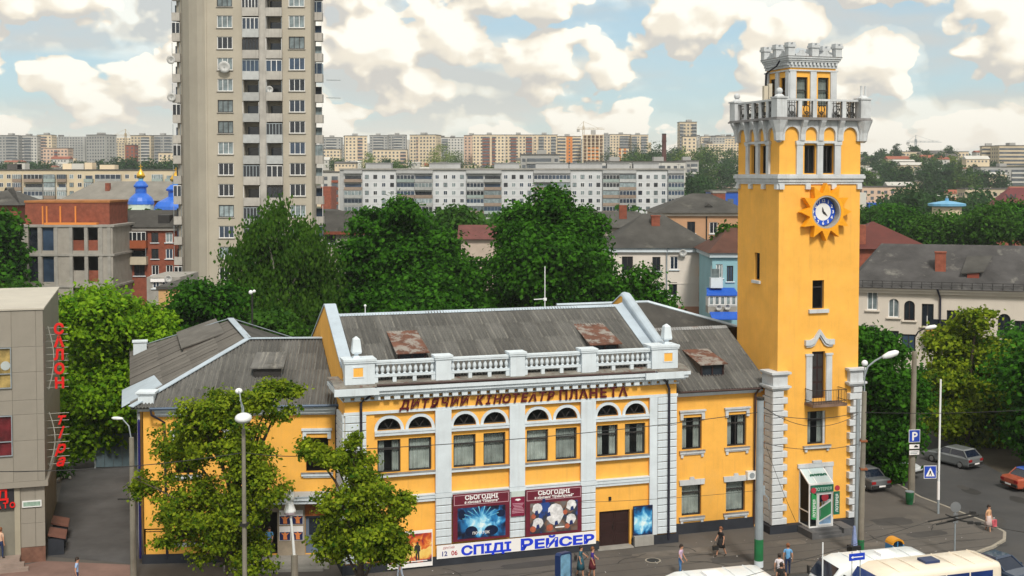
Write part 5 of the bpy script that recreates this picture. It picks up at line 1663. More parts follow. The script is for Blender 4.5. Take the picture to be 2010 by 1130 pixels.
WINMATS = [(DARKGLASS, FRAMEWHITE), (BLUEGLASS, FRAMEWHITE), (PALEGLASS, FRAMEWHITE), (DARKGLASS, FRAMEDARK), (BLUEGLASS, FRAMEWHITE), (PALEGLASS, FRAMEDARK)]
def rwin(w, h, mull=1):
 g, f = random.choice(WINMATS)
 return win2(w, h, g, f, mull)
FAR = {
 'grey': mat('far_grey_panels', (.36, .36, .35), .9, .10, .05, rnd=.06), 'cream': mat('far_cream_panels', (.70, .58, .42), .9, .08, .05, rnd=.06),
 'pale': mat('far_pale_panels', (.54, .53, .50), .9, .08, .05, rnd=.06), 'pink': mat('far_pink_panels', (.60, .43, .33), .9, .10, .05, rnd=.05),
 'red': mat('far_red_brick', (.28, .085, .05), .9, .1, .08), 'orange': mat('far_orange_walls', (.62, .22, .05), .9, .08, .08), 'sand': mat('far_sand_brick', (.55, .46, .33), .9, .1, .08, rnd=.05),
 'dark': mat('far_roof_felt', (.10, .095, .09), .9, .2, .1)}
FARWIN = mat('far_window_bands', (.10, .115, .135), .25, .4, .12, spec=.5)
def block(label, px0, px1, ytop, Y, floors, wallm='grey', balc=(), bandm=None, depth=13.0, rz=0.0, fh=2.85, stripes=None, bays=None, name='apartment_block', group='far apartment blocks on the hill', roofbox=True, side=True):
 """far panel block: wall, roof slab, roof houses, rows of windows, stacks of balconies"""
 w = (px1 - px0) / 2331.0 * Y
 cx = PX((px0 + px1) / 2, Y)
 g = hill(cx, Y) - 3
 zt = PZ(ytop, Y)
 r = thing(name, label, 'apartment block' if name == 'apartment_block' else 'building', (cx, Y, g), rz, group)
 H = zt - g
 if rz:
  w = max(6.0, (w - depth * abs(sin(rz))) / cos(rz))
 MB().box(-w / 2, w / 2, 0, depth, 0, H).build('wall', FAR[wallm], r)
 MB().box(-w / 2 - .3, w / 2 + .3, -.3, depth + .3, H + .003, H + .45).build('roof_slab', FAR['dark'], r)
 if roofbox:
  n = max(1, int(w / 16))
  for k in range(n):
   x = -w / 2 + w * (k + .5) / n + random.uniform(-2, 2)
   MB().box(x - 2.2, x + 2.2, depth * .3, depth * .75, H + .453, H + 2.4).build('roof_house', FAR['grey'], r)
 nb = bays or max(2, int(w / 2.9))
 bw = w / nb
 mb = MB()
 for f in range(floors):
  z = H - 1.2 - (f + 1) * fh + .95
  for k in range(nb):
   if any(a <= (k + .5) / nb < b for a, b in balc):
    continue
   x = -w / 2 + bw * (k + .5)
   mb.box(x - .75, x + .75, -.06, -.002, z, z + 1.45)
  if side:
   for y in (depth * .25, depth * .5, depth * .75):
    for sx in (-1, 1):
     x = sx * w / 2
     mb.box(x - (.06 if sx < 0 else -.002), x + (.06 if sx > 0 else -.002), y - .7, y + .7, z, z + 1.45)
 mb.build('windows', FARWIN, r, kind='stuff')
 for a, b in balc:
  mb = MB()
  x0, x1 = -w / 2 + w * a + .2, -w / 2 + w * b - .2
  for f in range(floors):
   z = H - 1.2 - (f + 1) * fh
   mb.mat(0).box(x0, x1, -1.0, -.002, z, z + .95)
   mb.mat(1).box(x0 + .1, x1 - .1, -.85, -.003, z + .953, z + fh - .35)
  mb.build('balcony_stack', [FAR[bandm or wallm], FARWIN], r)
 if stripes:
  mb = MB()
  for a, b in stripes[1]:
   mb.box(-w / 2 + w * a, -w / 2 + w * b, -.12, -.062, 0, H)
  mb.build('coloured_stripe', FAR[stripes[0]], r)
  mb = MB()
  for a, b in stripes[1]:
   for f in range(floors):
    z = H - 1.2 - (f + 1) * fh + .95
    m = max(1, int((b - a) * w / 3.2))
    for k in range(m):
     x = -w / 2 + w * (a + (b - a) * (k + .5) / m)
     mb.box(x - .6, x + .6, -.18, -.122, z, z + 1.3)
  mb.build('stripe_windows', FARWIN, r, kind='stuff')
 return r
# far skyline, left of the tall tower block
block('grey apartment block at the far left edge of the skyline', -6, 37, 266, 1150, 9, 'grey', ((.45, .9),), 'grey')
block('grey apartment block second from the left on the skyline', 38, 74, 267, 1160, 9, 'pale', ((.3, .7),), 'grey')
block('sunlit cream apartment block third from the left on the skyline', 75, 103, 265, 1170, 9, 'cream', ((.25, .6),), 'pink')
block('low pinkish block below the cream block on the left skyline', 86, 134, 291, 1010, 5, 'pink', ((.45, .6),), 'red', roofbox=False)
block('big grey tower block standing alone on the left skyline', 161, 217, 265, 1080, 10, 'grey', (), None, 15, radians(-24))
block('small brick red tower left of the pale blocks on the left skyline', 247, 265, 285, 980, 6, 'red', (), None, 10, roofbox=False)
block('pale block right of the brick red tower on the skyline', 258, 297, 266, 1130, 9, 'sand', ((.5, .95),), 'pale')
block('grey blue block right beside the tall tower block on the left skyline', 298, 340, 266, 1140, 9, 'grey', ((.15, .45), (.6, .9)), 'grey')
block('low cream house beside the tall tower block below the left skyline', 312, 346, 300, 980, 4, 'cream', (), None, 10, roofbox=False)
# centre
block('grey block just right of the tall tower block on the skyline', 628, 670, 270, 1220, 9, 'grey', ((.3, .8),), 'pale')
block('pale low house at the foot of the grey block right of the tower block', 634, 668, 293, 1020, 5, 'cream', (), None, 10, roofbox=False)
block('tall sunlit cream block, first cream one right of the tower block', 675, 724, 267, 1060, 10, 'cream', ((.55, .8),), 'pink', 14, radians(12))
block('grey block between the two sunlit cream blocks, left of the pair', 726, 761, 266, 1260, 9, 'grey', ((.2, .75),), 'pale')
block('grey block between the two sunlit cream blocks, right of the pair', 763, 797, 265, 1270, 9, 'grey', ((.3, .8),), 'pale')
block('long low cream house below the grey pair on the hill', 732, 799, 294, 1000, 4, 'cream', ((.8, .98),), 'pink', 10, 0, roofbox=False)
block('tall sunlit cream block with a dark stair strip, second right of the tower block', 800, 860, 265, 1040, 11, 'cream', ((.25, .33),), 'pink', 16, radians(-14))
block('grey block behind the bright green trees in the middle of the skyline', 862, 912, 270, 1300, 9, 'pale', ((.1, .4), (.6, .9)), 'grey')
block('brownish end block at the left of the long row on the skyline', 911, 932, 266, 1100, 10, 'pink', (), None, 12)
block('first part of the long cream row with red balconies on the skyline', 928, 990, 265, 1070, 11, 'cream', ((.3, .55), (.6, .72)), 'red')
block('middle part of the long cream row with red balconies on the skyline', 991, 1046, 265, 1080, 11, 'cream', ((.2, .42), (.74, .98)), 'red')
block('right part of the long cream row with grey balconies on the skyline', 1047, 1094, 265, 1090, 11, 'cream', ((.2, .45), (.72, .95)), 'grey')
block('white block with one broad orange stripe on the skyline', 1094, 1140, 268, 1050, 12, 'cream', ((.0, .36), (.66, 1.0)), 'cream', stripes=('orange', ((.38, .64),)))
# unfinished orange block: open floors
def unfinished_far():
 Y = 1030
 w = (1184 - 1144) / 2331 * Y
 cx = PX(1164, Y)
 g = hill(cx, Y) - 2
 r = thing('unfinished_block', 'unfinished orange block with open dark floors under the crane', 'building', (cx, Y, g), 0)
 H = PZ(264, Y) - g
 fh = 3.0
 mb = MB(); ms = MB()
 n = int(H / fh)
 for f in range(n + 1):
  ms.box(-w / 2, w / 2, 0, 12, f * fh, f * fh + .35)
 for k in range(6):
  x = -w / 2 + w * k / 5
  mb.box(x - .45, x + .45, -.05, .6, 0, H)
 mb.build('columns', FAR['cream'], r)
 ms.build('floor_slabs', FAR['cream'], r)
 mb = MB()
 for f in range(n):
  for k in range(5):
   if 1 <= k <= 3 and f < n - 3:
    x = -w / 2 + w * k / 5
    mb.box(x + .5, x + w / 5 - .5, .1, .4, f * fh + .36, f * fh + 1.7)
 mb.build('infill_walls', FAR['orange'], r, kind='stuff')
 MB().box(-w / 2 + .3, w / 2 - .3, 5, 5.3, 0, H).build('inner_core', FAR['pink'], r)
 MB().box(-1.5, 2.5, 4, 8, H + .36, H + 4).build('roof_house', FAR['grey'], r)
unfinished_far()
block('grey block just right of the unfinished orange block', 1184, 1197, 265, 1220, 9, 'grey', (), None, 10)
block('cream block left of the cream pair on the skyline before the chimney', 1197, 1238, 264, 1260, 9, 'cream', ((.45, .9),), 'grey')
block('cream block right of the cream pair on the skyline before the chimney', 1239, 1272, 265, 1250, 9, 'cream', ((.0, .35), (.55, .9)), 'grey')
block('small cream house with orange stripes below the cream pair', 1212, 1234, 291, 960, 5, 'cream', (), None, 9, roofbox=False, stripes=('orange', ((.12, .3), (.55, .75))))
block('tall round shouldered tower block rising above the wooded hill', 1333, 1367, 240, 1010, 14, 'sand', ((.0, .25), (.72, 1.0)), 'grey', 13)
block('low cream house in front of the tower block on the wooded hill', 1340, 1366, 268, 960, 4, 'cream', (), None, 8, roofbox=False)
block('long cream row on the skyline just left of the clock tower', 1376, 1462, 268, 1310, 6, 'cream', ((.05, .2), (.35, .6), (.72, .9)), 'grey')
# nearer grey blocks behind the long panel house
NEARG = 'grey blocks in the middle distance'
block('dark grey block sticking up behind the long panel house', 1022, 1098, 304, 540, 4, 'grey', ((.15, .8),), 'grey', 12, 0, group=NEARG)
block('grey roofs with many sheds behind the right half of the long panel house', 1150, 1345, 318, 520, 2, 'pale', ((.1, .3), (.5, .8)), 'grey', 12, 0, group=NEARG)
block('grey block behind the right end of the long panel house', 1331, 1371, 316, 640, 6, 'grey', ((.6, .95),), 'pale', 12, 0, group=NEARG)
block('pinkish grey block with balconies left of the clock tower', 1378, 1456, 322, 760, 8, 'pale', ((.28, .42), (.55, .8)), 'pink', 12, radians(-8), group=NEARG)
block('small white and red house right of the tall tower block', 630, 667, 338, 470, 6, 'pale', ((.55, .95),), 'red', 10, 0, group=NEARG, roofbox=False)
# right of the clock tower
RG = 'buildings on the wooded right hill'
block('long white block with balconies across the right valley', 1709, 1898, 341, 790, 5, 'pale', ((.06, .14), (.22, .36), (.5, .6), (.66, .74), (.9, .99)), 'grey', 12, 0, group=RG)
block('grey block at the right edge behind the trees', 1924, 2016, 328, 740, 6, 'grey', ((.15, .4), (.65, .95)), 'pale', 12, 0, group=RG)
block('big sand coloured slab with narrow windows at the right edge of the skyline, left half', 1922, 1962, 287, 900, 9, 'sand', (), None, 16, radians(-16), group=RG, bays=12)
block('big sand coloured slab with narrow windows at the right edge of the skyline, right half', 1960, 2022, 286, 880, 9, 'sand', (), None, 16, 0, group=RG, bays=16)
block('low brown house with a pale roof between the white and grey blocks', 1896, 1930, 351, 700, 2, 'red', (), None, 9, 0, name='low_house', group=RG, roofbox=False)
block('long low cream house among the trees on top of the right hill', 1757, 1900, 298, 1000, 2, 'cream', (), None, 10, 0, name='low_house', group=RG, roofbox=False)
block('low orange cream house lower among the trees of the right hill', 1800, 1856, 317, 930, 3, 'cream', (), None, 9, 0, name='low_house', group=RG, roofbox=False)
block('long brown house below the white block across the right valley', 1692, 1785, 367, 560, 2, 'pink', (), None, 10, 0, name='low_house', group=RG, roofbox=False)
block('long pale house at the right behind the tree tops', 1895, 2012, 371, 520, 2, 'sand', (), None, 10, 0, name='low_house', group=RG, roofbox=False)

# the small roofs between the blocks, too many and too far to count
random.seed(12)
dr_ = MB()
for k in range(150):
 px, Y_ = random.uniform(-10, 1460) if k < 105 else random.uniform(1690, 2012), random.uniform(560, 1010)
 x = PX(px, Y_)
 z = hill(x, Y_) - 1
 w_, d_, h_ = random.uniform(7, 20), random.uniform(7, 11), random.uniform(5, 9.5)
 dr_.mat(random.choice((0, 0, 1, 1, 2))).box(x - w_ / 2, x + w_ / 2, Y_, Y_ + d_, z, z + h_)
 dr_.mat(random.choice((3, 3, 4, 1))).prism([(Y_ - .5, z + h_ + .01), (Y_ + d_ + .5, z + h_ + .01), (Y_ + d_ / 2, z + h_ + random.uniform(.5, 2.6))], x - w_ / 2 - .4, x + w_ / 2 + .4, 'x')
 dr_.mat(5)
 for q in range(int(w_ / 2.6)):
  xx = x - w_ / 2 + 1.3 + q * 2.6
  dr_.box(xx - .55, xx + .55, Y_ - .06, Y_ - .005, z + h_ - 2.3, z + h_ - 1.0)
for k in range(52):
 px, Y_ = random.choice((random.uniform(-10, 340), random.uniform(640, 1290), random.uniform(640, 1290), random.uniform(1370, 1462))), random.uniform(1250, 1490)
 x = PX(px, Y_)
 z = hill(x, Y_) - 1
 w_, top = random.uniform(14, 42), PZ(random.uniform(266, 284), Y_)
 dr_.mat(random.choice((0, 1, 1, 2, 6))).box(x - w_ / 2, x + w_ / 2, Y_, Y_ + 12, z, top)
 dr_.mat(3).box(x - w_ / 2 + 2, x - w_ / 2 + 7, Y_ + 3, Y_ + 8, top + .01, top + 2)
 dr_.mat(5)
 for f in range(max(1, int((top - z) / 2.9))):
  for q in range(int(w_ / 3.2)):
   xx = x - w_ / 2 + 1.6 + q * 3.2
   dr_.quad((xx - .8, Y_ - .05, top - 2.4 - f * 2.9), (xx + .8, Y_ - .05, top - 2.4 - f * 2.9), (xx + .8, Y_ - .05, top - 1.0 - f * 2.9), (xx - .8, Y_ - .05, top - 1.0 - f * 2.9))
dr_.build('distant_houses', [FAR['cream'], FAR['pale'], FAR['sand'], FAR['dark'], FAR['red'], FARWIN, FAR['grey']], kind='stuff')

# cranes, chimney, mast
def crane(label, px, ytop, Y, jib, back, colm):
 z0 = hill(PX(px, Y), Y)
 r = thing('tower_crane', label, 'crane', (PX(px, Y), Y, z0), 0, 'tower cranes on the skyline')
 H = PZ(ytop, Y) - z0
 m = colm
 mb = MB()
 for sx in (-.7, .7):
  for sy in (-.7, .7):
   mb.beam((sx, sy, 0), (sx, sy, H), .32)
 for k in range(int(H / 2.5)):
  mb.beam((-.7, -.7, k * 2.5), (.7, -.7, k * 2.5 + 2.5), .2)
 mb.build('mast', m, r)
 mb = MB()
 mb.beam((-back, 0, H - 3.0), (jib, 0, H - 3.0), .45).beam((-back, 0, H - 1.9), (jib * .9, 0, H - 1.9), .3)
 for k in range(int(jib / 4)):
  mb.beam((k * 4, 0, H - 3), (k * 4 + 2, 0, H - 1.9), .22)
 mb.build('jib', m, r)
 mb = MB()
 mb.beam((0, 0, H - 3), (0, 0, H + 4), .5).beam((0, 0, H + 4), (jib * .7, 0, H - 1.9), .18).beam((0, 0, H + 4), (-back * .9, 0, H - 1.9), .18)
 mb.build('top_frame', m, r)
 MB().box(-back, -back + 2.5, -1, 1, H - 5.5, H - 3.2).build('counterweight', FAR['grey'], r)
CRANEM = mat('faded_crane_paint', (.42, .33, .20), .6, .1, 1)
crane('pale crane above the brick red tower on the left skyline', 248, 261, 1190, 6, 12, CRANEM)
crane('yellow crane above the unfinished orange block', 1145, 247, 1075, 19, 6, CRANEM)
crane('grey crane with a long jib on the right hill', 1796, 273, 1200, 26, 9, STEEL)
ch = thing('factory_chimney', 'dark brick factory chimney standing before the wooded hill', 'chimney', (PX(1303, 640), 640, hill(PX(1303, 640), 640)), 0)
H = PZ(264, 640) - hill(PX(1303, 640), 640)
MB().lathe((0, 0, 0), [(1.5, 0), (1.15, H - 4), (1.35, H - 4), (1.35, H - 3.2), (1.2, H - 3.2), (1.15, H)], 12).build('shaft', mat('sooty_brick', (.10, .040, .035), .9, .2, .3), ch)
MB().lathe((0, 0, H), [(1.22, 0), (1.22, .5)], 12).build('crown', IRON, ch)
ms = thing('radio_mast', 'thin pale mast on the left skyline between two blocks', 'mast', (PX(138, 1100), 1100, hill(PX(138, 1100), 1100)), 0)
H = PZ(264, 1100) - hill(PX(138, 1100), 1100)
MB().tube([(0, 0, 0), (0, 0, H)], .45, 6, .2).build('pole', FAR['pale'], ms)
MB().box(-4, 5, 0, 4, 0, 8).build('equipment_house', FAR['cream'], ms)

# --- long panel house across the middle (windows and balconies one by one)
Y = 421.0
LP = thing('panel_house', 'long pale grey panel house with rows of balconies behind the dark trees', 'apartment block', (0, Y, 0), 0)
PANELW = mat('pale_panel_wall', (.55, .57, .60), .9, .07, .15, streak=.2, dirt_or_ridge=(.3, .3, .3), bump=.1, rnd=.05)
PANELG = mat('grey_panel_wall', (.39, .40, .41), .9, .08, .15, streak=.25, rnd=.05)
x0, x1 = PX(667, Y), PX(1343, Y)
zt = PZ(333, Y)
fh = 2.80
MB().box(x0, x1, .12, 12, -1, zt).build('wall', PANELG, LP)
MB().box(x0 - .2, x1 + .2, -.35, 12.2, zt + .003, zt + .5).build('roof_slab', CONCRETE, LP)
segs = [('b', 675, 712), ('w', 712, 778), ('b', 778, 850), ('w', 850, 915), ('b', 915, 985), ('w', 985, 1047), ('b', 1047, 1120), ('w', 1120, 1182), ('b', 1182, 1249), ('w', 1249, 1310), ('b', 1310, 1343)]
BALC = [mat('balcony_' + n, c, .8, .12, 1.0, rnd=.1) for n, c in (('grey', (.33, .34, .34)), ('pale', (.44, .46, .47)), ('greenish', (.28, .34, .33)), ('brown', (.26, .20, .16)))]
def balcony_mesh(w, wallm, glassm, fh=2.8, d=1.0, open_=False, n=5, key={}, fm=None):
 k = (fm, round(w, 2), wallm.name, glassm.name, round(fh, 2), open_, n)
 if k not in key:
  mb = MB()
  mb.mat(0).box(0, w, -d, 0, -.12, 0).box(0, w, -d, -d + .08, 0.003, 1.0).box(0, .08, -d + .083, 0, .003, 1.0).box(w - .08, w, -d + .083, 0, .003, 1.0)
  if not open_:
   mb.mat(1).quad((.03, -d + .05, 1.0), (w - .03, -d + .05, 1.0), (w - .03, -d + .05, fh - .4), (.03, -d + .05, fh - .4))
   mb.quad((.03, -d + .05, 1.0), (.03, 0, 1.0), (.03, 0, fh - .4), (.03, -d + .05, fh - .4)).quad((w - .03, -d + .05, 1.0), (w - .03, 0, 1.0), (w - .03, 0, fh - .4), (w - .03, -d + .05, fh - .4))
   mb.mat(2)
   for i in range(n + 1):
    x = w * i / n
    mb.box(max(0, x - .05), min(w, x + .05), -d - .01, -d + .04, 1.003, fh - .403)
   mb.box(0, w, -d - .015, -d + .045, fh - .4, fh - .3)
  else:
   mb.mat(1).box(.25, w - .25, -.03, -.003, .1, fh - .7)
   mb.mat(2).box(0, .06, -d, -d + .06, 1.003, fh - .3).box(w - .06, w, -d, -d + .06, 1.003, fh - .3)
  key[k] = mb.mesh('balcony', [wallm, glassm, fm or (FRAMEWHITE if random.random() < .6 else STEEL)])
 return key[k]
random.seed(21)
for kind, a, b in segs:
 xa, xb = PX(a, Y), PX(b, Y)
 if kind == 'w':
  MB().box(xa, xb, -.02, .117, 0, zt - .9).build('wall_panel', PANELW, LP)
  for f in range(5):
   z = PZ(347 + 15.55 * f, Y) - .72
   for k in range(4):
    x = xa + (xb - xa) * (k + .5) / 4
    link('window', rwin(1.35, 1.45, 1), LP, (x - .67, -.055, z))
  mb = MB()
  for f in range(6):
   z = PZ(355 + 15.55 * (f - .0), Y)
   mb.box(xa, xb, -.035, -.021, z - .05, z + .05)
  mb.build('panel_joint', PANELG, LP)
 else:
  for f in range(5):
   z = PZ(347 + 15.55 * f, Y) - 1.75
   n = 2 if (xb - xa) > 8 else 1
   w = (xb - xa - .3) / n
   for k in range(n):
    o = random.random() < .22
    link('balcony', balcony_mesh(w - .1, random.choice(BALC), random.choice((PALEGLASS, BLUEGLASS, DARKGLASS, BLUEGLASS)), fh, 1.1, o, 5), LP, (xa + .2 + k * w, .11, z))
  MB().box(xa + .1, xb - .1, -.9, .117, zt - 1.3, zt - .2).build('parapet_panel', PANELG, LP)
for px, w in ((741, 9), (872, 11), (995, 9), (1085, 12), (1150, 12), (1215, 8), (1270, 9)):
 x = PX(px, Y)
 MB().box(x - w / 2, x + w / 2, 3, 9, zt + .503, zt + 2.3).box(x - w / 2 - .3, x + w / 2 + .3, 2.7, 9.3, zt + 2.303, zt + 2.5).build('roof_house', PANELG, LP)
# roof aerials
ap_ = MB()
for px in (690, 760, 812, 905, 950, 1040, 1128, 1192, 1240, 1300, 1335):
 x = PX(px, Y)
 h = random.uniform(1.5, 3.5)
 ap_.tube([(x, 4, zt), (x, 4, zt + h)], .05, 4).tube([(x - .7, 4, zt + h * .9), (x + .7, 4, zt + h * .9)], .04, 4)
ap_.build('aerials', IRON, LP, kind='stuff')

# --- cream five storey house on the left
Y = 395.0
LH = thing('five_storey_house', 'cream five storey house with glazed balconies behind the blue church domes', 'apartment block', (0, Y, 0), 0)
CREAMW = mat('cream_panel_wall', (.58, .49, .35), .9, .07, .15, streak=.2, dirt_or_ridge=(.3, .26, .2), bump=.1)
x0, x1 = PX(-40, Y), PX(352, Y)
zt = PZ(334, Y)
MB().box(x0, x1, .0, 12, -1, zt).build('wall', CREAMW, LH)
MB().box(x0 - .2, x1 + .2, -.3, 12.2, zt + .003, zt + .35).build('roof_slab', FAR['dark'], LH)
lay = [('w', 3), ('w', 18), ('b', 27, 45), ('b', 49, 87), ('b', 88, 111), ('b', 114, 133), ('w', 141), ('w', 157), ('b', 167, 185), ('b', 189, 240), ('w', 250), ('w', 268), ('b', 300, 322), ('b', 326, 345)]
for it in lay:
 for f in range(5):
  zc = PZ(346 + 16.4 * f, Y)
  if it[0] == 'w':
   link('window', rwin(1.4, 1.45, 1), LH, (PX(it[1], Y) - .7, -.03, zc - .75))
  else:
   xa, xb = PX(it[1], Y), PX(it[2], Y)
   link('balcony', balcony_mesh(xb - xa - .15, random.choice(BALC), random.choice((PALEGLASS, BLUEGLASS, DARKGLASS)), fh, 1.1, random.random() < .2, 5), LH, (xa, -.003, zc - 1.8))
for px, w, m_ in ((22, 5, FAR['dark']), (35, 2.5, FAR['pale']), (126, 3, FAR['cream']), (147, 4, FAR['pale']), (168, 2.5, FAR['cream']), (205, 5, FAR['cream'])):
 x = PX(px, Y)
 MB().box(x - w / 2, x + w / 2, 3, 7, zt + .353, zt + random.uniform(1.4, 2.6)).build('roof_house', m_, LH)

# --- tall tower block left of the middle
Y = 159.0
TB = thing('tower_block', 'very tall beige tower block with stacked balconies rising out of the picture', 'tower block', (0, Y, 0), 0)
TBW = mat('beige_tower_plaster', (.415, .38, .315), .9, .06, .25, streak=.22, dirt_or_ridge=(.26, .22, .17), bump=.15, bscale=6)
TBS = mat('beige_tower_shaded_side', (.345, .32, .27), .9, .06, .25, streak=.25, dirt_or_ridge=(.24, .2, .16), bump=.15, bscale=6)  # same plaster darkened, the shade of the turned side put into its colour
TBG = mat('stained_balcony_concrete', (.40, .385, .36), .9, .14, .5, streak=.6, dirt_or_ridge=(.12, .11, .10), bump=.2, rnd=.1)
fh = 41.1 / 2331 * Y
ZT = 52.0
zc = lambda f: PZ(44 + 41.1 * f, Y)                     # middle of the windows of floor f counted from the top of the picture
FLO = range(-2, 16)
xl, xa, xb, xm0, xm1, xc, xr = [PX(p, Y) for p in (407, 480, 480, 513, 524, 556, 612)]
mb = MB()
holes = []
for f in FLO:
 holes.append((PX(429, Y), PX(459, Y), zc(f) - .82, zc(f) + .82))
wall(mb, lambda a, z, d: (a, d, z), xl, xa, -1, ZT, holes, .25)
holes = []
for f in FLO:
 holes.append((PX(569, Y), PX(600, Y), zc(f) - .82, zc(f) + .82))
wall(mb, lambda a, z, d: (a, d, z), xc, xr, -1, ZT, holes, .25)
mb.quad((xa, 0, -1), (xa, 1.6, -1), (xa, 1.6, ZT), (xa, 0, ZT)).quad((xc, 0, -1), (xc, 1.6, -1), (xc, 1.6, ZT), (xc, 0, ZT))
mb.quad((xa, 1.6, -1), (xc, 1.6, -1), (xc, 1.6, ZT), (xa, 1.6, ZT))
mb.quad((xr, 0, -1), (PX(616, Y + 1.5), 1.5, -1), (PX(616, Y + 1.5), 1.5, ZT), (xr, 0, ZT))
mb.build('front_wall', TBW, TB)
mb = MB()
lft = [(xl, 0), (PX(390, Y + .25), .25), (PX(374, Y + 1.1), 1.1), (PX(362, Y + 2.8), 2.8), (PX(359, Y + 5.5), 5.5), (PX(350, Y + 6), 6.0), (PX(358, Y + 16), 16), (PX(622, Y + 16), 16), (PX(621, Y + 6), 6.0), (PX(616, Y + 1.5), 1.5)]
for p, q in zip(lft, lft[1:]):
 mb.quad((*p, -1), (*q, -1), (*q, ZT), (*p, ZT))
mb.add([(*p, ZT) for p in lft], [tuple(range(len(lft)))])
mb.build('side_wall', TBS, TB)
MB().box(PX(511, Y), PX(526, Y), -.15, 1.59, -1, ZT).build('middle_pier', TBG, TB)
MB().box(PX(405.5, Y), PX(408.5, Y), -.12, -.003, -1, ZT).build('wall_rib', TBW, TB)
random.seed(5)
for f in FLO:
 for a, b in ((429, 459), (569, 600)):
  xx, w = PX(a, Y), PX(b, Y) - PX(a, Y)
  g, fm = random.choice([(BLUEGLASS, FRAMEWHITE), (PALEGLASS, FRAMEWHITE), (DARKGLASS, FRAMEWHITE), (PALEGLASS, FRAMEDARK)])
  link('window', win2(w, 1.64, g, fm, 2), TB, (xx, .12, zc(f) - .82))
  link('window_sill', blk_mesh(w + .2, .1, .14, .02, CONCRETE), TB, (xx - .1, -.002, zc(f) - .93))
 for a, b, dep in ((479, 512, 1.5), (525, 557, 1.5)):
  xx, w = PX(a, Y), PX(b, Y) - PX(a, Y)
  op_ = random.random() < .5
  o = link('balcony', balcony_mesh(w - .06, random.choice((TBG, TBG, TBG, BALC[1], BALC[0])), random.choice((DARKGLASS, DARKGLASS, BLUEGLASS, DARKGLASS)), fh, 2.0 + random.choice((0, .05, .1)), op_, random.choice((3, 4, 5)), fm=random.choice((IRON, FRAMEDARK, STEEL, FRAMEWHITE))), TB, (xx + .03, 1.55, zc(f) - 2.0))
 link('balcony', balcony_mesh(1.1, TBG, random.choice((DARKGLASS, BLUEGLASS)), fh, .9, random.random() < .5, 2), TB, (PX(344, Y + 6), 6.02, zc(f) - 1.9))
 link('balcony', balcony_mesh(1.45, TBG, random.choice((DARKGLASS, PALEGLASS, BLUEGLASS)), fh, 1.2, random.random() < .5, 2), TB, (PX(616, Y + 6), 6.02, zc(f) - 1.9))
def dish(parent_label, px, py, Yd, r=.55, grp='satellite dishes on the houses'):
 t = thing('satellite_dish', parent_label, 'satellite dish', (PX(px, Yd), Yd, PZ(py, Yd)), 0, grp)
 MB().lathe((0, 0, 0), [(.02, .12), (r * .5, .06), (r * .85, -.05), (r, -.14), (r, -.16), (r * .5, .04), (.02, .10)], 14).xf(Matrix.Rotation(radians(-80), 4, 'X')).build('bowl', mat('pale_dish_enamel', (.55, .56, .56), .45, .06) if 'pale_dish_enamel' not in bpy.data.materials else bpy.data.materials['pale_dish_enamel'], t, True)
 MB().tube([(0, 0, 0), (0, .45, -.1)], .04).tube([(0, 0, -.3), (0, -.5, 0)], .02).build('arm', STEEL, t)
dish('big satellite dish in front of a window of the tall tower block', 443, 132, 158.4, .8)
dish('upper dish sticking out of the left side of the tall tower block', 339, 118, 164, .6)
dish('lower dish sticking out of the left side of the tall tower block', 339, 191, 164, .6)
dish('small dish on a balcony between the stacks of the tall tower block', 531, 176, 158.6, .5)
ar = thing('clothes_bracket', 'upper thin bracket sticking out of the right side of the tall tower block', 'bracket', (PX(631, Y), Y + 6, PZ(149, Y)), 0, 'brackets on the tall tower block')
MB().tube([(-.2, 0, -.1), (1.8, -.2, -.15)], .05).tube([(.4, 0, -.1), (.4, .8, -.1)], .03).build('rod', STEEL, ar)
copy_thing(ar, 'lower thin bracket sticking out of the right side of the tall tower block', (PX(631, Y), Y + 6, PZ(185, Y)))

# --- nearer houses: walls with real openings
def house(name, label, cat, px0, px1, yeave, Y, depth, wallm, wins, rz=0.0, base=-.1, cornice=None, group=None, winmesh=None, extra_walls=True, side_wins=()):
 """box house: wall (with openings), windows, sills; windows are (px, py, w, h) of their middles on the front"""
 w = (px1 - px0) / 2331.0 * Y / cos(rz)
 z1 = PZ(yeave, Y)
 r = thing(name, label, cat, (PX(px0, Y), Y, base), rz, group)
 H = z1 - base
 hs, wl_ = [], []
 for it in wins:
  px, py, ww, wh = it[:4]
  a = (px - px0) / 2331.0 * Y / cos(rz)
  z = PZ(py, Y + a * sin(rz)) - base
  hs.append((a - ww / 2, a + ww / 2, z - wh / 2, z + wh / 2))
 mb = MB()
 wall(mb, lambda a, z, d: (a, d, z), 0, w, 0, H, hs, .22)
 mb.quad((0, 0, 0), (0, depth, 0), (0, depth, H), (0, 0, H)).quad((w, 0, 0), (w, depth, 0), (w, depth, H), (w, 0, H)).quad((0, depth, 0), (w, depth, 0), (w, depth, H), (0, depth, H)).quad((0, 0, H), (w, 0, H), (w, depth, H), (0, depth, H))
 mb.build('wall', wallm, r)
 for it, h in zip(wins, hs):
  g, fm = random.choice([(BLUEGLASS, FRAMEWHITE), (DARKGLASS, FRAMEWHITE), (DARKGLASS, FRAMEDARK)]) if len(it) < 5 else it[4]
  link('window', win2(h[1] - h[0], h[3] - h[2], g, fm, 1), r, (h[0], .12, h[2]))
  link('window_sill', blk_mesh(h[1] - h[0] + .3, .12, .16, .02, WHITE), r, (h[0] - .15, -.002, h[2] - .13))
 if cornice:
  MB().box(-.35, w + .35, -.35, -.003, H - .45, H + .05).box(-.35, -.003, -.002, depth, H - .45, H + .05).box(w + .003, w + .35, -.002, depth, H - .45, H + .05).build('cornice', cornice, r)
 return r, w, H
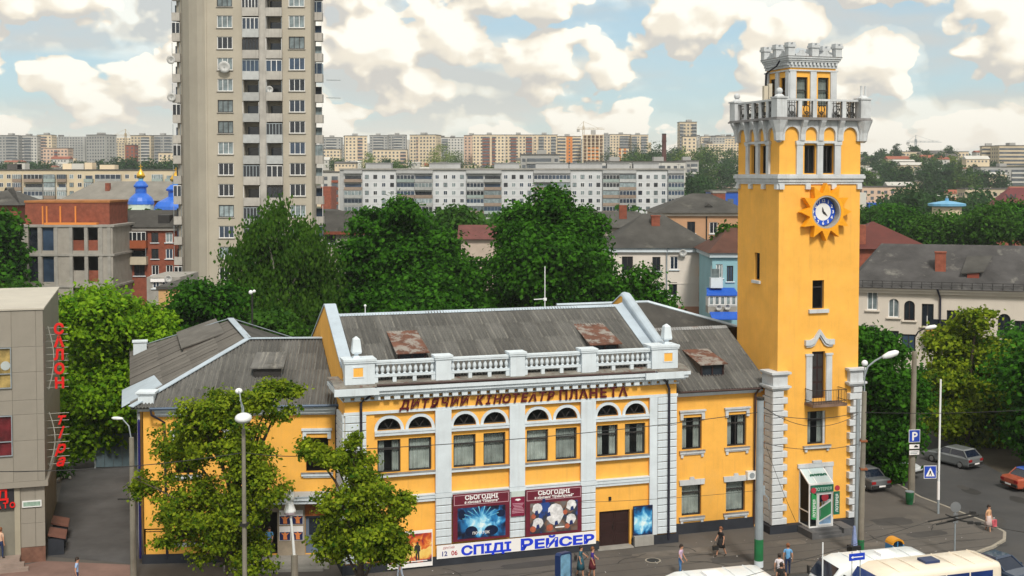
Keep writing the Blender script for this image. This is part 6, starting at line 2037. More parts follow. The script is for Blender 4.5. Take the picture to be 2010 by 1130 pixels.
def hip_roof(r, w, H, depth, rise, m, inset0, inset1, ov=.6, ridge_y=None, name='roof'):
 ry = ridge_y or depth / 2
 v = [(-ov, -ov, H + .06), (w + ov, -ov, H + .06), (w + ov, depth + ov, H + .06), (-ov, depth + ov, H + .06), (inset0, ry, H + rise), (w - inset1, ry, H + rise)]
 return MB().add(v, [(0, 1, 5, 4), (1, 2, 5), (2, 3, 4, 5), (3, 0, 4)]).build(name, m, r)
# white house right of the big tree
WH = mat('pinkish_white_plaster', (.66, .61, .56), .9, .05, .3, streak=.15, dirt_or_ridge=(.35, .3, .27), bump=.15)
random.seed(3)
r, w, H = house('white_house', 'white house with a grey hipped roof and brick chimneys left of the clock tower', 'house', 1196, 1402, 487, 139, 11, WH,
    [(1232, 520, 1.3, 2.0, (DARKGLASS, FRAMEDARK)), (1289, 518, .95, 1.65, (DARKGLASS, FRAMEDARK)), (1324, 516, .95, 1.55, (BLUEGLASS, FRAMEWHITE)), (1322, 567, .95, 1.5, (DARKGLASS, FRAMEDARK)), (1289, 569, .95, 1.5)], 0, -.1, WHITE)
hip_roof(r, w, H, 11, 3.9, OLDROOF, 4.6, 5.5)
MB().box(0.02, w - .02, -.06, -.003, 0, PZ(602, 139) + .1).build('pink_foot', mat('pink_socle', (.42, .22, .15), .9, .08), r)
MB().box(5, w - .05, -.05, -.003, PZ(556, 139), PZ(556, 139) + .12).build('string_course', WH, r)
cx = PX(1294, 139) - PX(1196, 139)
MB().box(cx - .5, cx + .5, 3.2, 4.1, H + 1.2, H + 3.6).box(cx - .57, cx + .57, 3.13, 4.17, H + 3.603, H + 3.75).build('chimney', BRICK, r)
cx = PX(1233, 139) - PX(1196, 139)
MB().box(cx - .45, cx + .45, 6.2, 7, H + 3.2, H + 4.9).build('chimney', BRICK, r)
MB().tube([(PX(1310, 139) - PX(1196, 139), -.45, H), (PX(1309, 139) - PX(1196, 139), -.12, H - .8), (PX(1309, 139) - PX(1196, 139), -.12, .2)], .09).build('drainpipe', STEEL, r)
# its balconies at the right end
for zc_, colm, glazed in ((PZ(530, 139), mat('ochre_balcony', (.42, .20, .04), .8, .1), True), (PZ(580, 139), mat('brown_balcony', (.16, .05, .03), .8, .15), True)):
 link('balcony', balcony_mesh(1.55, colm, PALEGLASS, 2.6, 1.1, False, 3), r, (w - 1.75, -.003, zc_ + .1 - .6))
dish('pale dish on the wall of the white house under its eave', 1341, 496, 138.6, .45)
# peach house behind it
PEACH = mat('peach_plaster', (.48, .28, .165), .9, .06, .3, streak=.25, dirt_or_ridge=(.3, .2, .14), bump=.15)
r, w, H = house('peach_house', 'peach coloured house with a grey hipped roof behind the white house', 'house', 1292, 1470, 418, 186, 12, PEACH,
    [(1357, 446, 1.25, 1.8), (1401, 447, 1.25, 1.8)], 0, -.1, mat('pale_cornice', (.5, .44, .38), .9, .08))
hip_roof(r, w, H, 12, 3.0, OLDROOF, 6.0, 5.2, .8)
MB().tube([(PX(1387, 186) - PX(1292, 186), -.15, H), (PX(1387, 186) - PX(1292, 186), -.15, 1)], .09).build('drainpipe', IRON, r)
d = MB().add([(PX(1385, 186) - PX(1292, 186), 1.0, H + 1.0), (PX(1402, 186) - PX(1292, 186), 1.0, H + 1.0), (PX(1398, 186) - PX(1292, 186), 3.4, H + 1.75), (PX(1390, 186) - PX(1292, 186), 3.4, H + 1.75), (PX(1393, 186) - PX(1292, 186), .9, H + 1.5)], [(0, 1, 4), (0, 4, 3), (1, 2, 4), (4, 2, 3)]).build('dormer', OLDROOF, r)
# long low roof between them
r, w, H = house('grey_roofed_house', 'house with a long dark grey roof behind the big round tree', 'house', 1120, 1300, 447, 168, 10, mat('dull_plaster', (.28, .25, .22), .9, .1), [], 0)
hip_roof(r, w, H, 10, 2.2, OLDROOF, 1, 3)
# light blue house
LB = mat('light_blue_plaster', (.25, .45, .52), .9, .06, .4, streak=.15, dirt_or_ridge=(.2, .3, .33), bump=.15)
r, w, H = house('light_blue_house', 'light blue house with a brown roof squeezed between the white house and the clock tower', 'house', 1399, 1480, 497, 129, 9, LB,
    [(1413, 532, .7, 1.5, (PALEGLASS, FRAMEWHITE)), (1434, 537, .7, 1.7, (BLUEGLASS, FRAMEDARK))], 0, -.1, mat('pale_blue_cornice', (.45, .53, .58), .9, .06))
hip_roof(r, w, H, 9, 2.6, mat('brown_sheet_roof', (.085, .034, .022), .8, .2, .5), 2.6, 1.0)
link('balcony', balcony_mesh(1.3, WHITE, PALEGLASS, 2.6, .9, True, 3), r, (-.3, -.003, PZ(560, 129) - .0))
d = MB().box(-.7, 2.4, -1.6, -.003, PZ(597, 129), PZ(575, 129) - .25).build('glazed_veranda', mat('veranda_white', (.6, .62, .62), .6, .08), r)
for k in range(5):
 link('veranda_window', win2(.52, 1.0, PALEGLASS, FRAMEWHITE, 0), d, (-.6 + .6 * k, -1.63, PZ(597, 129) + .15))
MB().add([(-.9, -1.8, PZ(574, 129)), (2.6, -1.8, PZ(574, 129)), (2.4, 0, PZ(563, 129)), (-.6, 0, PZ(563, 129)), (-.9, -1.8, PZ(576, 129)), (2.6, -1.8, PZ(576, 129))], [(0, 1, 2, 3), (4, 5, 1, 0)]).build('veranda_roof', mat('bright_blue_sheet', (.015, .09, .46), .5, .08), r)
MB().box(-.7, 2.4, -1.55, -.003, PZ(610, 129), PZ(597, 129) - .003).build('veranda_base', CONCRETE, r)
dish('left of the two dishes under the veranda of the light blue house', 1412, 604, 127.2, .33)
dish('right of the two dishes under the veranda of the light blue house', 1429, 603, 127.2, .33)
aw = thing('blue_awning', 'blue awning below the veranda of the light blue house', 'awning', (PX(1396, 126), 126, PZ(624, 126)), 0)
MB().add([(0, -1, 0), (3.2, -1, 0), (3.2, .6, .55), (0, .6, .55), (0, -1, -.12), (3.2, -1, -.12), (3.2, .6, .43), (0, .6, .43)], [(0, 1, 2, 3), (4, 5, 1, 0), (7, 6, 5, 4)]).build('cover', bpy.data.materials['bright_blue_sheet'], aw)
MB().tube([(.05, -.95, -2.6), (.05, -.95, 0)], .03).tube([(3.15, -.95, -2.6), (3.15, -.95, 0)], .03).build('posts', STEEL, aw)
bb = block('bright blue hall with a row of white windows beside the clock tower', 1398, 1470, 377, 300, 1, 'pale', (), None, 10, 0, name='blue_hall', group=None, roofbox=False)
for c_ in bb.children:
 if c_.name.startswith('wall'):
  c_.data.materials[0] = bpy.data.materials['bright_blue_sheet']
rb = thing('brick_chimney_block', 'square red brick block before the bright blue hall', 'chimney', (PX(1412, 270), 270, -.1), 0)
MB().box(-1.4, 1.4, 0, 3, 0, PZ(378, 270)).build('shaft', BRICK, rb)
MB().box(-1.55, 1.55, -.15, 3.15, PZ(378, 270) + .003, PZ(376, 270) + .2).build('cap', CONCRETE, rb)

# long white house on the right
RW = mat('pale_plaster_right', (.58, .53, .47), .9, .05, .3, streak=.15, dirt_or_ridge=(.33, .29, .25), bump=.15)
Yr = 118.0
rzr = -radians(17)
def ypx(px):
 """depth of the right house's front at a picture column"""
 a = (px - 1005) / 2331
 x0_ = PX(1680, Yr)
 t_ = (a * Yr - x0_) / (cos(rzr) - a * sin(rzr))
 return t_, Yr + t_ * sin(rzr)
rh = thing('long_white_house', 'long two storey whitish house with a dark grey roof at the right edge', 'house', (PX(1680, Yr), Yr, -.1), rzr)
Hr = 10.55
wr = 26.0
wins_r = [(1715, 590, 1.0, 1.9, 0), (1757, 605, 1.0, 1.85, 1), (1788, 610, 1.0, 1.95, 1), (1824, 619, 1.1, 2.2, 0), (1874, 633, 1.15, 2.3, 0), (1975, 641, 1.15, 2.4, 1), (2008, 655, 1.15, 2.4, 0),
    (1755, 668, 1.2, 1.8, 0), (1787, 675, 1.3, 1.8, 0), (1715, 655, .5, 1.6, 0)]
hs = []
for px, py, ww, wh, arch in wins_r:
 t_, yy = ypx(px)
 z = PZ(py, yy) + .1
 hs.append((t_ - ww / 2, t_ + ww / 2, z - wh / 2, z + wh / 2, arch))
mb = MB()
wall(mb, lambda a, z, d: (a, d, z), 0, wr, 0, Hr, hs, .25)
for a, b, z0, z1, arch in hs:
 if arch:
  n, rr, m_ = 10, (b - a) / 2, (a + b) / 2
  arc = [(m_ + rr * cos(pi * i / n), z1 - rr + rr * sin(pi * i / n)) for i in range(n + 1)]
  for (xx0, zz0), (xx1, zz1) in zip(arc, arc[1:]):
   mb.quad((xx0, -.002, zz0), (xx1, -.002, zz1), (xx1, -.002, z1 + .003), (xx0, -.002, z1 + .003))
mb.quad((0, 0, 0), (0, 12, 0), (0, 12, Hr), (0, 0, Hr)).quad((wr, 0, 0), (wr, 12, 0), (wr, 12, Hr), (wr, 0, Hr)).quad((0, 12, 0), (wr, 12, 0), (wr, 12, Hr), (0, 12, Hr))
mb.build('wall', RW, rh)
for i, (a, b, z0, z1, arch) in enumerate(hs):
 link('window', win2(b - a, z1 - z0, [PALEGLASS, PALEGLASS, DARKGLASS, DARKGLASS, DARKGLASS, DARKGLASS, DARKGLASS, DARKGLASS, BLUEGLASS, PALEGLASS][i], [FRAMEWHITE, FRAMEWHITE, DARKWOOD, FRAMEDARK, FRAMEDARK, FRAMEDARK, FRAMEDARK, FRAMEDARK, FRAMEDARK, FRAMEWHITE][i], 1), rh, (a, .14, z0))
 link('window_sill', blk_mesh(b - a + .4, .14, .2, .02, RW), rh, (a - .2, -.002, z0 - .16))
MB().box(-.4, wr + .4, -.35, -.003, Hr - .5, Hr - .2).box(-.4, wr + .4, -.6, -.003, Hr - .197, Hr).build('cornice', RW, rh)
ro = 7.8
MB().add([(-.5, -.8, Hr + .05), (wr + .5, -.8, Hr + .05), (wr + .5, 6.0, Hr + 4.05), (2.5, 6.0, Hr + 4.05), (-.5, 13, Hr + .05), (wr + .5, 13, Hr + .05)], [(0, 1, 2, 3), (3, 2, 5, 4), (0, 3, 4)]).build('roof', mat('dark_slate_roof', (.064, .062, .063), .92, .25, .4, bump=.4, bscale=4, blot=((.17, .165, .15), .7, .58, .75)), rh)
mb = MB()
for k in range(30):
 x = -.2 + k * .92
 mb.box(x, x + .06, -.72, -.66, Hr + .06, Hr + .75)
mb.box(-.4, wr + .3, -.70, -.67, Hr + .45, Hr + .49).box(-.4, wr + .3, -.70, -.67, Hr + .70, Hr + .74)
mb.build('snow_guard', IRON, rh)
t_, yy = ypx(1850)
zb = Hr + 1.5
MB().box(t_ - .5, t_ + .5, 1.8, 2.7, zb - .6, zb + 1.9).box(t_ - .56, t_ + .56, 1.74, 2.76, zb + 1.903, zb + 2.05).build('chimney', BRICK, rh)
t_, yy = ypx(1902)
d = MB().add([(t_ - .6, .8, Hr + 1.55), (t_ + 1.5, .8, Hr + 1.75), (t_ + 2.6, 4.2, Hr + 3.1), (t_ + .2, 4.2, Hr + 3.05), (t_ - .6, .8, Hr + 1.45), (t_ + 1.5, .8, Hr + 1.65)], [(0, 1, 2, 3), (4, 5, 1, 0)]).build('dormer', OLDROOF, rh)
MB().add([(t_, .95, Hr + .9), (t_ + 1.1, .95, Hr + .9), (t_ + 1.1, .95, Hr + 1.65), (t_, .95, Hr + 1.5), (t_ + 1.1, 3.2, Hr + 2.4)], [(0, 1, 2, 3), (1, 4, 2)]).build('dormer_side', mat('red_dormer_boards', (.22, .05, .03), .8, .15), d)
t_, yy = ypx(1842)
MB().tube([(t_, -.7, Hr), (t_ + .3, -.15, Hr - .9), (t_ + .3, -.15, 3)], .1, 8).build('drainpipe', PIPE, rh)
t_, yy = ypx(1858)
link('balcony', balcony_mesh(3.4, bpy.data.materials['ochre_balcony'], DARKGLASS, 2.5, .9, True, 3), rh, (t_ - 1.7, -.003, PZ(662, yy)))
# red roofed house behind it
r, w, H = house('red_roofed_house', 'house with a dark red sheet roof and a brick wall right of the clock tower', 'house', 1660, 1822, 489, 150, 11, BRICK, [], 0)
hip_roof(r, w, H, 11, 3.3, mat('dark_red_sheet_roof', (.095, .022, .017), .7, .15, .4), 5.0, 5.2)
MB().box(PX(1693, 150) - PX(1660, 150) - 1.1, PX(1693, 150) - PX(1660, 150) + .6, .4, 1.6, H - .5, PZ(440, 150)).build('brick_stack', BRICK, r)

# --- left: unfinished building, red brick house, church and roofs
Y = 158.0
ub = thing('unfinished_building', 'grey unfinished concrete building with a brick top storey and no windows', 'building', (PX(35, Y), Y, -.1), 0)
w = PX(220, Y) - PX(35, Y)
zf = [PZ(q, Y) + .1 for q in (668, 616, 562, 500, 443)]
AER = mat('aerated_block_wall', (.32, .30, .27), .95, .1, .8, streak=.2, bump=.3)
opn = []
for z0, z1 in zip(zf[1:], zf[2:]):
 for a, b in ((54, 73), (81, 104), (141, 164), (171, 191)):
  opn.append((PX(a, Y) - PX(35, Y), PX(b, Y) - PX(35, Y), z0 + .55, z1 - .25))
mb = MB()
wall(mb, lambda a, z, d: (a, d, z), 0, w, 0, zf[4], opn, .35)
mb.quad((w, 0, 0), (w, 10, 0), (w, 10, zf[4]), (w, 0, zf[4])).quad((0, 0, 0), (0, 10, 0), (0, 10, zf[4]), (0, 0, zf[4])).quad((0, 10, 0), (w, 10, 0), (w, 10, zf[4]), (0, 10, zf[4]))
mb.build('block_wall', AER, ub)
for z in zf[1:]:
 MB().box(-.25, w + .25, -.15, 10, z - .16, z + .12).build('floor_slab', CONCRETE, ub)
for px in (45, 76.5, 109, 138, 168, 197, 213):
 x = PX(px, Y) - PX(35, Y)
 MB().box(x - .22, x + .22, -.10, -.003, 0, zf[4] - .165).build('column', CONCRETE, ub)
for i, (a, b, z0, z1) in enumerate(opn[:]):
 if i % 4 < 2:
  MB().quad((a + .05, .3, z0), (b - .05, .3, z0), (b - .05, .3, z1), (a + .05, .3, z1)).build('window_opening', DARKGLASS if i % 4 == 0 else BLUEGLASS, ub)
 else:
  MB().box(a, b, .32, .40, z0, z0 + (z1 - z0) * .45).build('brick_infill', BRICK if i % 3 else AER, ub)
x0_ = PX(40, Y) - PX(35, Y)
x1_ = PX(207, Y) - PX(35, Y)
MB().box(x0_, x1_, 1.5, 9, zf[4] + .12, PZ(398, Y) + .1).build('brick_storey', BRICK, ub)
MB().box(x0_ - .1, x1_ + .1, 1.4, 9.1, PZ(398, Y) + .103, PZ(396, Y) + .25).build('ring_beam', mat('orange_boards', (.36, .15, .05), .8, .2), ub)
for px in (75, 83, 110, 140):
 x = PX(px, Y) - PX(35, Y)
 MB().box(x - .1, x + .1, 1.38, 1.497, zf[4] + .13, zf[4] + 2.6).build('brick_pilaster', FAR['orange'], ub)
MB().box(x0_ + 3, x0_ + 10, .2, 1.2, zf[4] + .123, zf[4] + .4).build('rubble', FAR['orange'], ub)

random.seed(8)
r, w, H = house('red_brick_house', 'red brick house with a grey roof and balconies right of the unfinished building', 'house', 220, 352, 446, 166, 10, BRICK,
    [(237, 466, 1.0, 1.45, (DARKGLASS, FRAMEWHITE)), (303, 466, 1.0, 1.4, (DARKGLASS, FRAMEDARK)), (331, 466, 1.0, 1.4, (PALEGLASS, FRAMEWHITE)),
     (237, 498, 1.0, 1.4, (DARKGLASS, FRAMEDARK)), (303, 498, 1.0, 1.4, (DARKGLASS, FRAMEDARK)), (331, 498, 1.0, 1.4, (BLUEGLASS, FRAMEWHITE)),
     (237, 530, 1.0, 1.4), (303, 530, 1.0, 1.4), (331, 530, 1.0, 1.4), (272, 530, 1.5, 1.6, (DARKGLASS, FRAMEDARK))], 0, -.1, mat('grey_cornice', (.3, .28, .26), .9))
MB().add([(-.6, -.6, H + .06), (w + .6, -.6, H + .06), (w + .6, 5, H + 2.3), (-.6, 5, H + 2.3), (w + .6, 10.6, H + .06), (-.6, 10.6, H + .06)], [(0, 1, 2, 3), (3, 2, 4, 5)]).build('roof', OLDROOF, r)
for i, (py, m_, open_) in enumerate(((466, mat('rust_balcony', (.28, .075, .03), .8, .15), False), (498, mat('cream_balcony', (.46, .41, .32), .8, .1), True))):
 link('balcony', balcony_mesh(2.5, m_, DARKGLASS, 2.5, 1.0, open_, 4), r, (PX(272, 166) - PX(220, 166) - 1.25, -.003, PZ(py, 166) - 1.25))
MB().box(.2, .9, 2, 3, H + .8, H + 2.9).build('chimney', BRICK, r)
MB().box(w - 3.2, w - 1.6, .6, 2.4, H + .3, H + 1.7).build('roof_hatch', FRAMEDARK, r)
r, w, H = house('grey_shop_house', 'low grey shop house under the red brick house with a small white sign', 'house', 286, 352, 544, 138, 8, CONCRETE,
    [(304, 556, .8, 1.2, (BLUEGLASS, FRAMEWHITE)), (322, 560, .8, 1.2), (322, 575, .8, 1.2)], 0)
MB().box(.5, 2.2, -.2, -.003, H - .55, H - .2).build('sign', PAPERWHITE, r)
dish('dish on the wall of the grey shop house', 329, 547, 137.6, .45)
r, w, H = house('ochre_house', 'narrow ochre house wall beside the dark low tree on the left', 'house', 309, 360, 568, 122, 8, mat('ochre_plaster', (.55, .34, .16), .9, .06, .3, streak=.2), [], 0)
MB().box(-.2, w + .2, -.2, 8.2, H + .003, H + .3).build('roof', OLDROOF, r)
# church
Y = 232.0
cr = thing('church', 'church with two blue domed turrets and gilded onion tops', 'church', (PX(290, Y), Y, -.1), 0)
BLUEROOF = mat('bright_blue_dome', (.02, .13, .58), .4, .08, .5, spec=.5)
BLUEDRUM = mat('pale_blue_drum', (.16, .42, .62), .6, .08, .5)
GOLD = mat('gilded_metal', (.85, .50, .07), .28, .05, 1.0, metal=.85)
PALEW = mat('pale_green_church_wall', (.52, .60, .52), .8, .08, .5)
def dome(px, yfoot, ydrum, yneck, ytop, wfoot, wdrum):
 x = PX(px, Y) - PX(290, Y)
 z0, z1, z2, z3 = [PZ(q, Y) + .1 for q in (yfoot, ydrum, yneck, ytop)]
 a, b = wfoot / 2 / 2331 * Y, wdrum / 2 / 2331 * Y
 hh = z1 - z0
 MB().lathe((x, 6, 0), [(a, z0), (a * .97, z0 + hh * .3), (a * .82, z0 + hh * .62), (b * 1.05, z0 + hh * .97), (b, z1)], 16).build('dome', BLUEROOF, cr)
 MB().lathe((x, 6, 0), [(b * .92, z1), (b * .92, z1 + (z2 - z1) * .45), (b * 1.15, z1 + (z2 - z1) * .5), (b * 1.2, z1 + (z2 - z1) * .62), (b * .7, z1 + (z2 - z1) * .95), (b * .42, z2)], 14).build('turret', BLUEROOF, cr)
 d = MB().lathe((x, 6, 0), [(b * .40, z2 - .3), (b * .42, z2 + .5)], 10).build('neck', BLUEDRUM, cr)
 h = z3 - z2 - .5
 MB().lathe((x, 6, z2 + .5), [(b * .5, 0), (b * .75, h * .14), (b * .62, h * .34), (b * .2, h * .62), (.08, h * .72)], 12).build('onion_top', GOLD, d, True)
 MB().box(x - .07, x + .07, 5.95, 6.05, z2 + .5 + h * .7, z3).box(x - .38, x + .38, 5.95, 6.05, z3 - h * .17, z3 - h * .13).build('cross', GOLD, d)
dome(258, 402, 380, 355, 322, 52, 24)
dome(329, 414, 387, 362, 328, 88, 34)
MB().lathe((PX(258, Y) - PX(290, Y), 6, 0), [(2.5, 0), (2.5, PZ(401, Y))], 12).lathe((PX(329, Y) - PX(290, Y), 6, 0), [(4.3, 0), (4.3, PZ(413, Y))], 14).build('drum_wall', PALEW, cr)
MB().box(-6, 8, 2, 12, 0, PZ(415, Y)).build('nave', PALEW, cr)
# roofs on the left
r, w, H = house('hip_roofed_house', 'long house with a pale grey hipped roof behind the unfinished building', 'house', 122, 352, 394, 268, 14, mat('brown_wall', (.24, .11, .07), .9, .1), [], 0)
hip_roof(r, w, H, 14, 4.4, mat('grey_tile_roof', (.20, .19, .17), .9, .15, .3, bump=.2), 5.5, 3, .8)
MB().box(PX(202, 268) - PX(122, 268) - .5, PX(202, 268) - PX(122, 268) + .5, 3, 4, H + 1.5, H + 4.0).build('chimney', BRICK, r)
r, w, H = house('hip_roofed_house', 'house with a grey hipped roof cut by the left edge', 'house', -60, 34, 403, 200, 12, BRICK, [], 0)
hip_roof(r, w, H, 12, 3.0, OLDROOF, 5, 4.5, .8)
r, w, H = house('white_shed', 'tiny white house with one dark window beside the blue domes', 'house', 197, 217, 398, 205, 5, WHITE, [(204, 407, .6, .9, (DARKGLASS, FRAMEWHITE)), (210, 407, .5, .9, (DARKGLASS, FRAMEWHITE))], 0)
# low houses between the trees in the middle
r, w, H = house('brick_roof_house', 'brick house with a dark roof right of the tall tower block', 'house', 618, 662, 420, 235, 10, BRICK, [], 0)
hip_roof(r, w, H, 10, .9, OLDROOF, 1, 1)
r, w, H = house('brick_roof_house', 'narrow tall brick house right of the tall tower block', 'house', 630, 650, 366, 330, 10, BRICK, [], 0)
r, w, H = house('dark_roofed_house', 'low house with dark roof and red eave right of the tower block', 'house', 600, 712, 455, 175, 10, mat('weathered_wall', (.4, .37, .34), .9, .1), [(648, 468, 1.6, 1.3, (DARKGLASS, FRAMEDARK))], 0)
MB().add([(-.6, -.6, H + .06), (w + .6, -.6, H + .06), (w + .6, 5, H + 3.0), (-.6, 5, H + 3.0), (w + .6, 10.6, H + .06), (-.6, 10.6, H + .06)], [(0, 1, 2, 3), (3, 2, 4, 5)]).build('roof', OLDROOF, r)
MB().box(-.7, w + .7, -.72, -.62, H - .35, H + .1).build('red_eave', BRICK, r)
r, w, H = house('low_house', 'small pale house with a red roof edge between the two big dark trees', 'house', 905, 985, 470, 150, 8, mat('pale_low_wall', (.48, .40, .34), .9, .1), [], 0)
MB().add([(-.5, -.5, H + .05), (w + .5, -.5, H + .05), (w + .5, 4, H + 1.7), (-.5, 4, H + 1.7), (w + .5, 8.5, H + .05), (-.5, 8.5, H + .05)], [(0, 1, 2, 3), (3, 2, 4, 5)]).build('roof', mat('dull_red_roof', (.13, .045, .04), .8, .2), r)
# blue pavilion, red pyramid roof and the small blue box on the right
bp2 = thing('blue_pavilion', 'pavilion with a flat pale blue round roof among the trees on the right', 'pavilion', (PX(1869, 330), 330, -.1), 0)
z = PZ(403, 330)
MB().lathe((0, 4, 0), [(4.6, z - .3), (5.1, z - .1), (5.1, z + .55), (2.2, z + 1.1), (.5, z + 1.35), (.5, z + 2.0)], 14).build('roof', mat('pale_blue_sheet', (.14, .38, .60), .5, .08), bp2)
MB().lathe((0, 4, 0), [(4.0, 0), (4.0, z - .3)], 12).build('wall', FAR['cream'], bp2)
MB().ball((0, 4, z + 2.3), .35).build('finial', STEEL, bp2)
rr_ = thing('red_pyramid_roof', 'steep dark red roof with a black W shaped mark at the right edge', 'building', (PX(2005, 300), 300, -.1), 0)
z = PZ(408, 300)
MB().add([(-6.2, 0, z), (9, 0, z), (9, 9, z), (-6.2, 9, z), (-1.6, 4, z + 5.2), (6, 4, z + 5.2)], [(0, 1, 5, 4), (1, 2, 5), (2, 3, 4, 5), (3, 0, 4)]).build('roof', mat('wine_red_roof', (.13, .025, .03), .7, .12), rr_)
MB().box(-5.8, 8.6, .4, 8.6, 0, z).build('wall', BRICK, rr_)
wm = link('roof_mark', text_mesh('W', 2.6, IRON, .03, bold=.04), rr_, (-1.6, 1.55, z + 2.2))
wm.rotation_euler = (radians(-38), 0, 0)
bx = thing('blue_container', 'small bright blue box beside a grey pillar right of the clock tower', 'container', (PX(1718, 300), 300, -.1), 0)
MB().box(-1.7, 1.7, 0, 3, 0, PZ(397, 300)).build('box', bpy.data.materials['bright_blue_sheet'], bx)
MB().box(-5.4, -2.1, .5, 3, 0, PZ(377, 300)).build('pillar', FAR['pale'], bx)

# ---------------------------------------------------------------- trees
import numpy as np
def leaf_cloud(name, lobes, n, size, m, seed, cl=0.16, per=26, droop=0.0, shell=0.55, flat=0.8):
 """leaves in clumps spread through the crown's lobes; lobes are (x, y, z, r)"""
 rg = np.random.default_rng(seed)
 lob = np.array(lobes, float)
 wgt = lob[:, 3] ** 2.2
 wgt /= wgt.sum()
 k = max(4, n // per)
 li = rg.choice(len(lob), k, p=wgt)
 d = rg.normal(size=(k, 3))
 d /= np.linalg.norm(d, axis=1)[:, None]
 rad = shell + (1 - shell) * rg.random(k) ** 0.6
 rad = np.where(rg.random(k) < .22, rg.random(k) * .8, rad)
 cen = lob[li, :3] + d * (lob[li, 3] * rad)[:, None] * np.array([1, 1, flat])
 ci = rg.integers(0, k, n)
 sp = lob[li[ci], 3] * cl + size * .8
 off = rg.normal(size=(n, 3)) * sp[:, None] * np.array([1, 1, .62 if droop == 0 else 1.25])
 pos = cen[ci] + off
 nrm = d[ci] * .55 + rg.normal(size=(n, 3)) * .55 + np.array([0, 0, .45])
 if droop:
  nrm[:, 2] *= .2
 nrm /= np.linalg.norm(nrm, axis=1)[:, None]
 a = np.cross(nrm, rg.normal(size=(n, 3)))
 a /= np.linalg.norm(a, axis=1)[:, None] + 1e-9
 if droop:
  a = a * .4 + np.array([0, 0, -1.0]) * droop
  a /= np.linalg.norm(a, axis=1)[:, None]
 b = np.cross(nrm, a)
 s = size * (.55 + .9 * rg.random(n))[:, None]
 v = np.empty((n, 4, 3))
 v[:, 0] = pos - a * s * .62
 v[:, 1] = pos + b * s * .42 + nrm * s * .10
 v[:, 2] = pos + a * s * .62
 v[:, 3] = pos - b * s * .42 + nrm * s * .10
 me = bpy.data.meshes.new(name)
 me.vertices.add(4 * n)
 me.vertices.foreach_set('co', v.reshape(-1))
 me.loops.add(4 * n)
 me.loops.foreach_set('vertex_index', np.arange(4 * n, dtype=np.int32))
 me.polygons.add(n)
 me.polygons.foreach_set('loop_start', np.arange(0, 4 * n, 4, dtype=np.int32))
 me.polygons.foreach_set('loop_total', np.full(n, 4, dtype=np.int32))
 me.materials.append(m)
 me.update(calc_edges=True)
 return me
L_LINDEN = leaf_mat('linden_leaves', (.024, .082, .005), (.29, .37, .019), 1.1)
L_DARK = leaf_mat('dark_maple_leaves', (.009, .048, .004), (.062, .205, .012), .7)
L_BIRCH = leaf_mat('birch_leaves', (.016, .062, .007), (.075, .165, .018))
L_FRESH = leaf_mat('fresh_green_leaves', (.055, .17, .006), (.26, .44, .018), .8)
L_MID = leaf_mat('mid_green_leaves', (.018, .065, .008), (.065, .17, .016))
L_FAR = leaf_mat('far_leaves', (.035, .085, .018), (.095, .17, .03))
L_FARDARK = leaf_mat('far_dark_leaves', (.018, .055, .020), (.045, .105, .026))
L_FARLIGHT = leaf_mat('far_light_leaves', (.09, .15, .02), (.22, .30, .03))
BIRCHBARK = mat('birch_bark', (.42, .40, .36), .8, .3, 1.5, blot=((.05, .045, .04), 3.0, .58, .64))
def tree(name, label, lobes_px, Y, n, size, m, seed, trunk_px=None, bark=None, dep=.8, group=None, r0=None, cat='tree', **kw):
 rr = random.Random(seed)
 tx = PX(trunk_px if trunk_px is not None else lobes_px[0][0], Y)
 t = thing(name, label, cat, (tx, Y, hill(tx, Y)), 0, group)
 z0 = hill(tx, Y)
 lobes = []
 for px, py, rp in lobes_px:
  r = rp / 2331.0 * Y
  lobes.append((PX(px, Y) - tx, rr.uniform(-dep, dep) * r, PZ(py, Y) - z0, r))
 top = max(l[2] for l in lobes)
 r0 = r0 or .05 + top * .018
 mb = MB()
 tips = sorted(lobes, key=lambda l: l[2])
 hi = tips[-1]
 trunk = [(0, 0, -.1), (hi[0] * .08, hi[1] * .1, top * .3), (hi[0] * .4, hi[1] * .4, top * .62), (hi[0] * .9, hi[1] * .9, top * .92)]
 mb.tube(trunk, [r0, r0 * .8, r0 * .5, r0 * .15], 8)
 for l in lobes:
  f = min(.9, max(.22, l[2] / top * .55))
  p = Vector((hi[0] * .4 * f, hi[1] * .4 * f, top * f))
  q = Vector(l[:3])
  mid = p.lerp(q, .5) + Vector((0, 0, .08 * (q - p).length))
  mb.tube([p, mid, q], [r0 * .42, r0 * .28, r0 * .08], 6)
  for k in range(3):
   dv = Vector((rr.uniform(-1, 1), rr.uniform(-1, 1), rr.uniform(-.3, .8))) * l[3] * .8
   mb.tube([q.lerp(mid, .25), q + dv], [r0 * .14, r0 * .04], 4)
 mb.build('trunk', bark or BARK, t)
 link('crown', leaf_cloud('crown', lobes, n, size, m, seed, **kw), t)
 return t
tree('street_tree', 'leafy yellow green street tree hiding the left wing of the cinema', [(405, 835, 78), (525, 790, 50), (345, 890, 62), (470, 890, 70), (292, 960, 42), (390, 1000, 80), (512, 945, 58), (322, 1050, 40), (430, 1080, 72), (550, 775, 34), (372, 795, 30), (470, 1010, 55), (500, 1090, 50), (440, 800, 46)],
  58, 38000, .155, L_LINDEN, 11, 432, cl=.105, per=130, shell=.42)
tree('street_tree', 'smaller yellow green street tree before the left bay of the cinema', [(695, 915, 36), (608, 886, 25), (652, 905, 24), (725, 960, 46), (668, 985, 44), (785, 990, 30), (715, 1045, 62), (652, 1075, 46), (752, 1085, 46), (694, 868, 20)],
  56, 28000, .15, L_LINDEN, 12, 705, cl=.11, per=130, shell=.42)
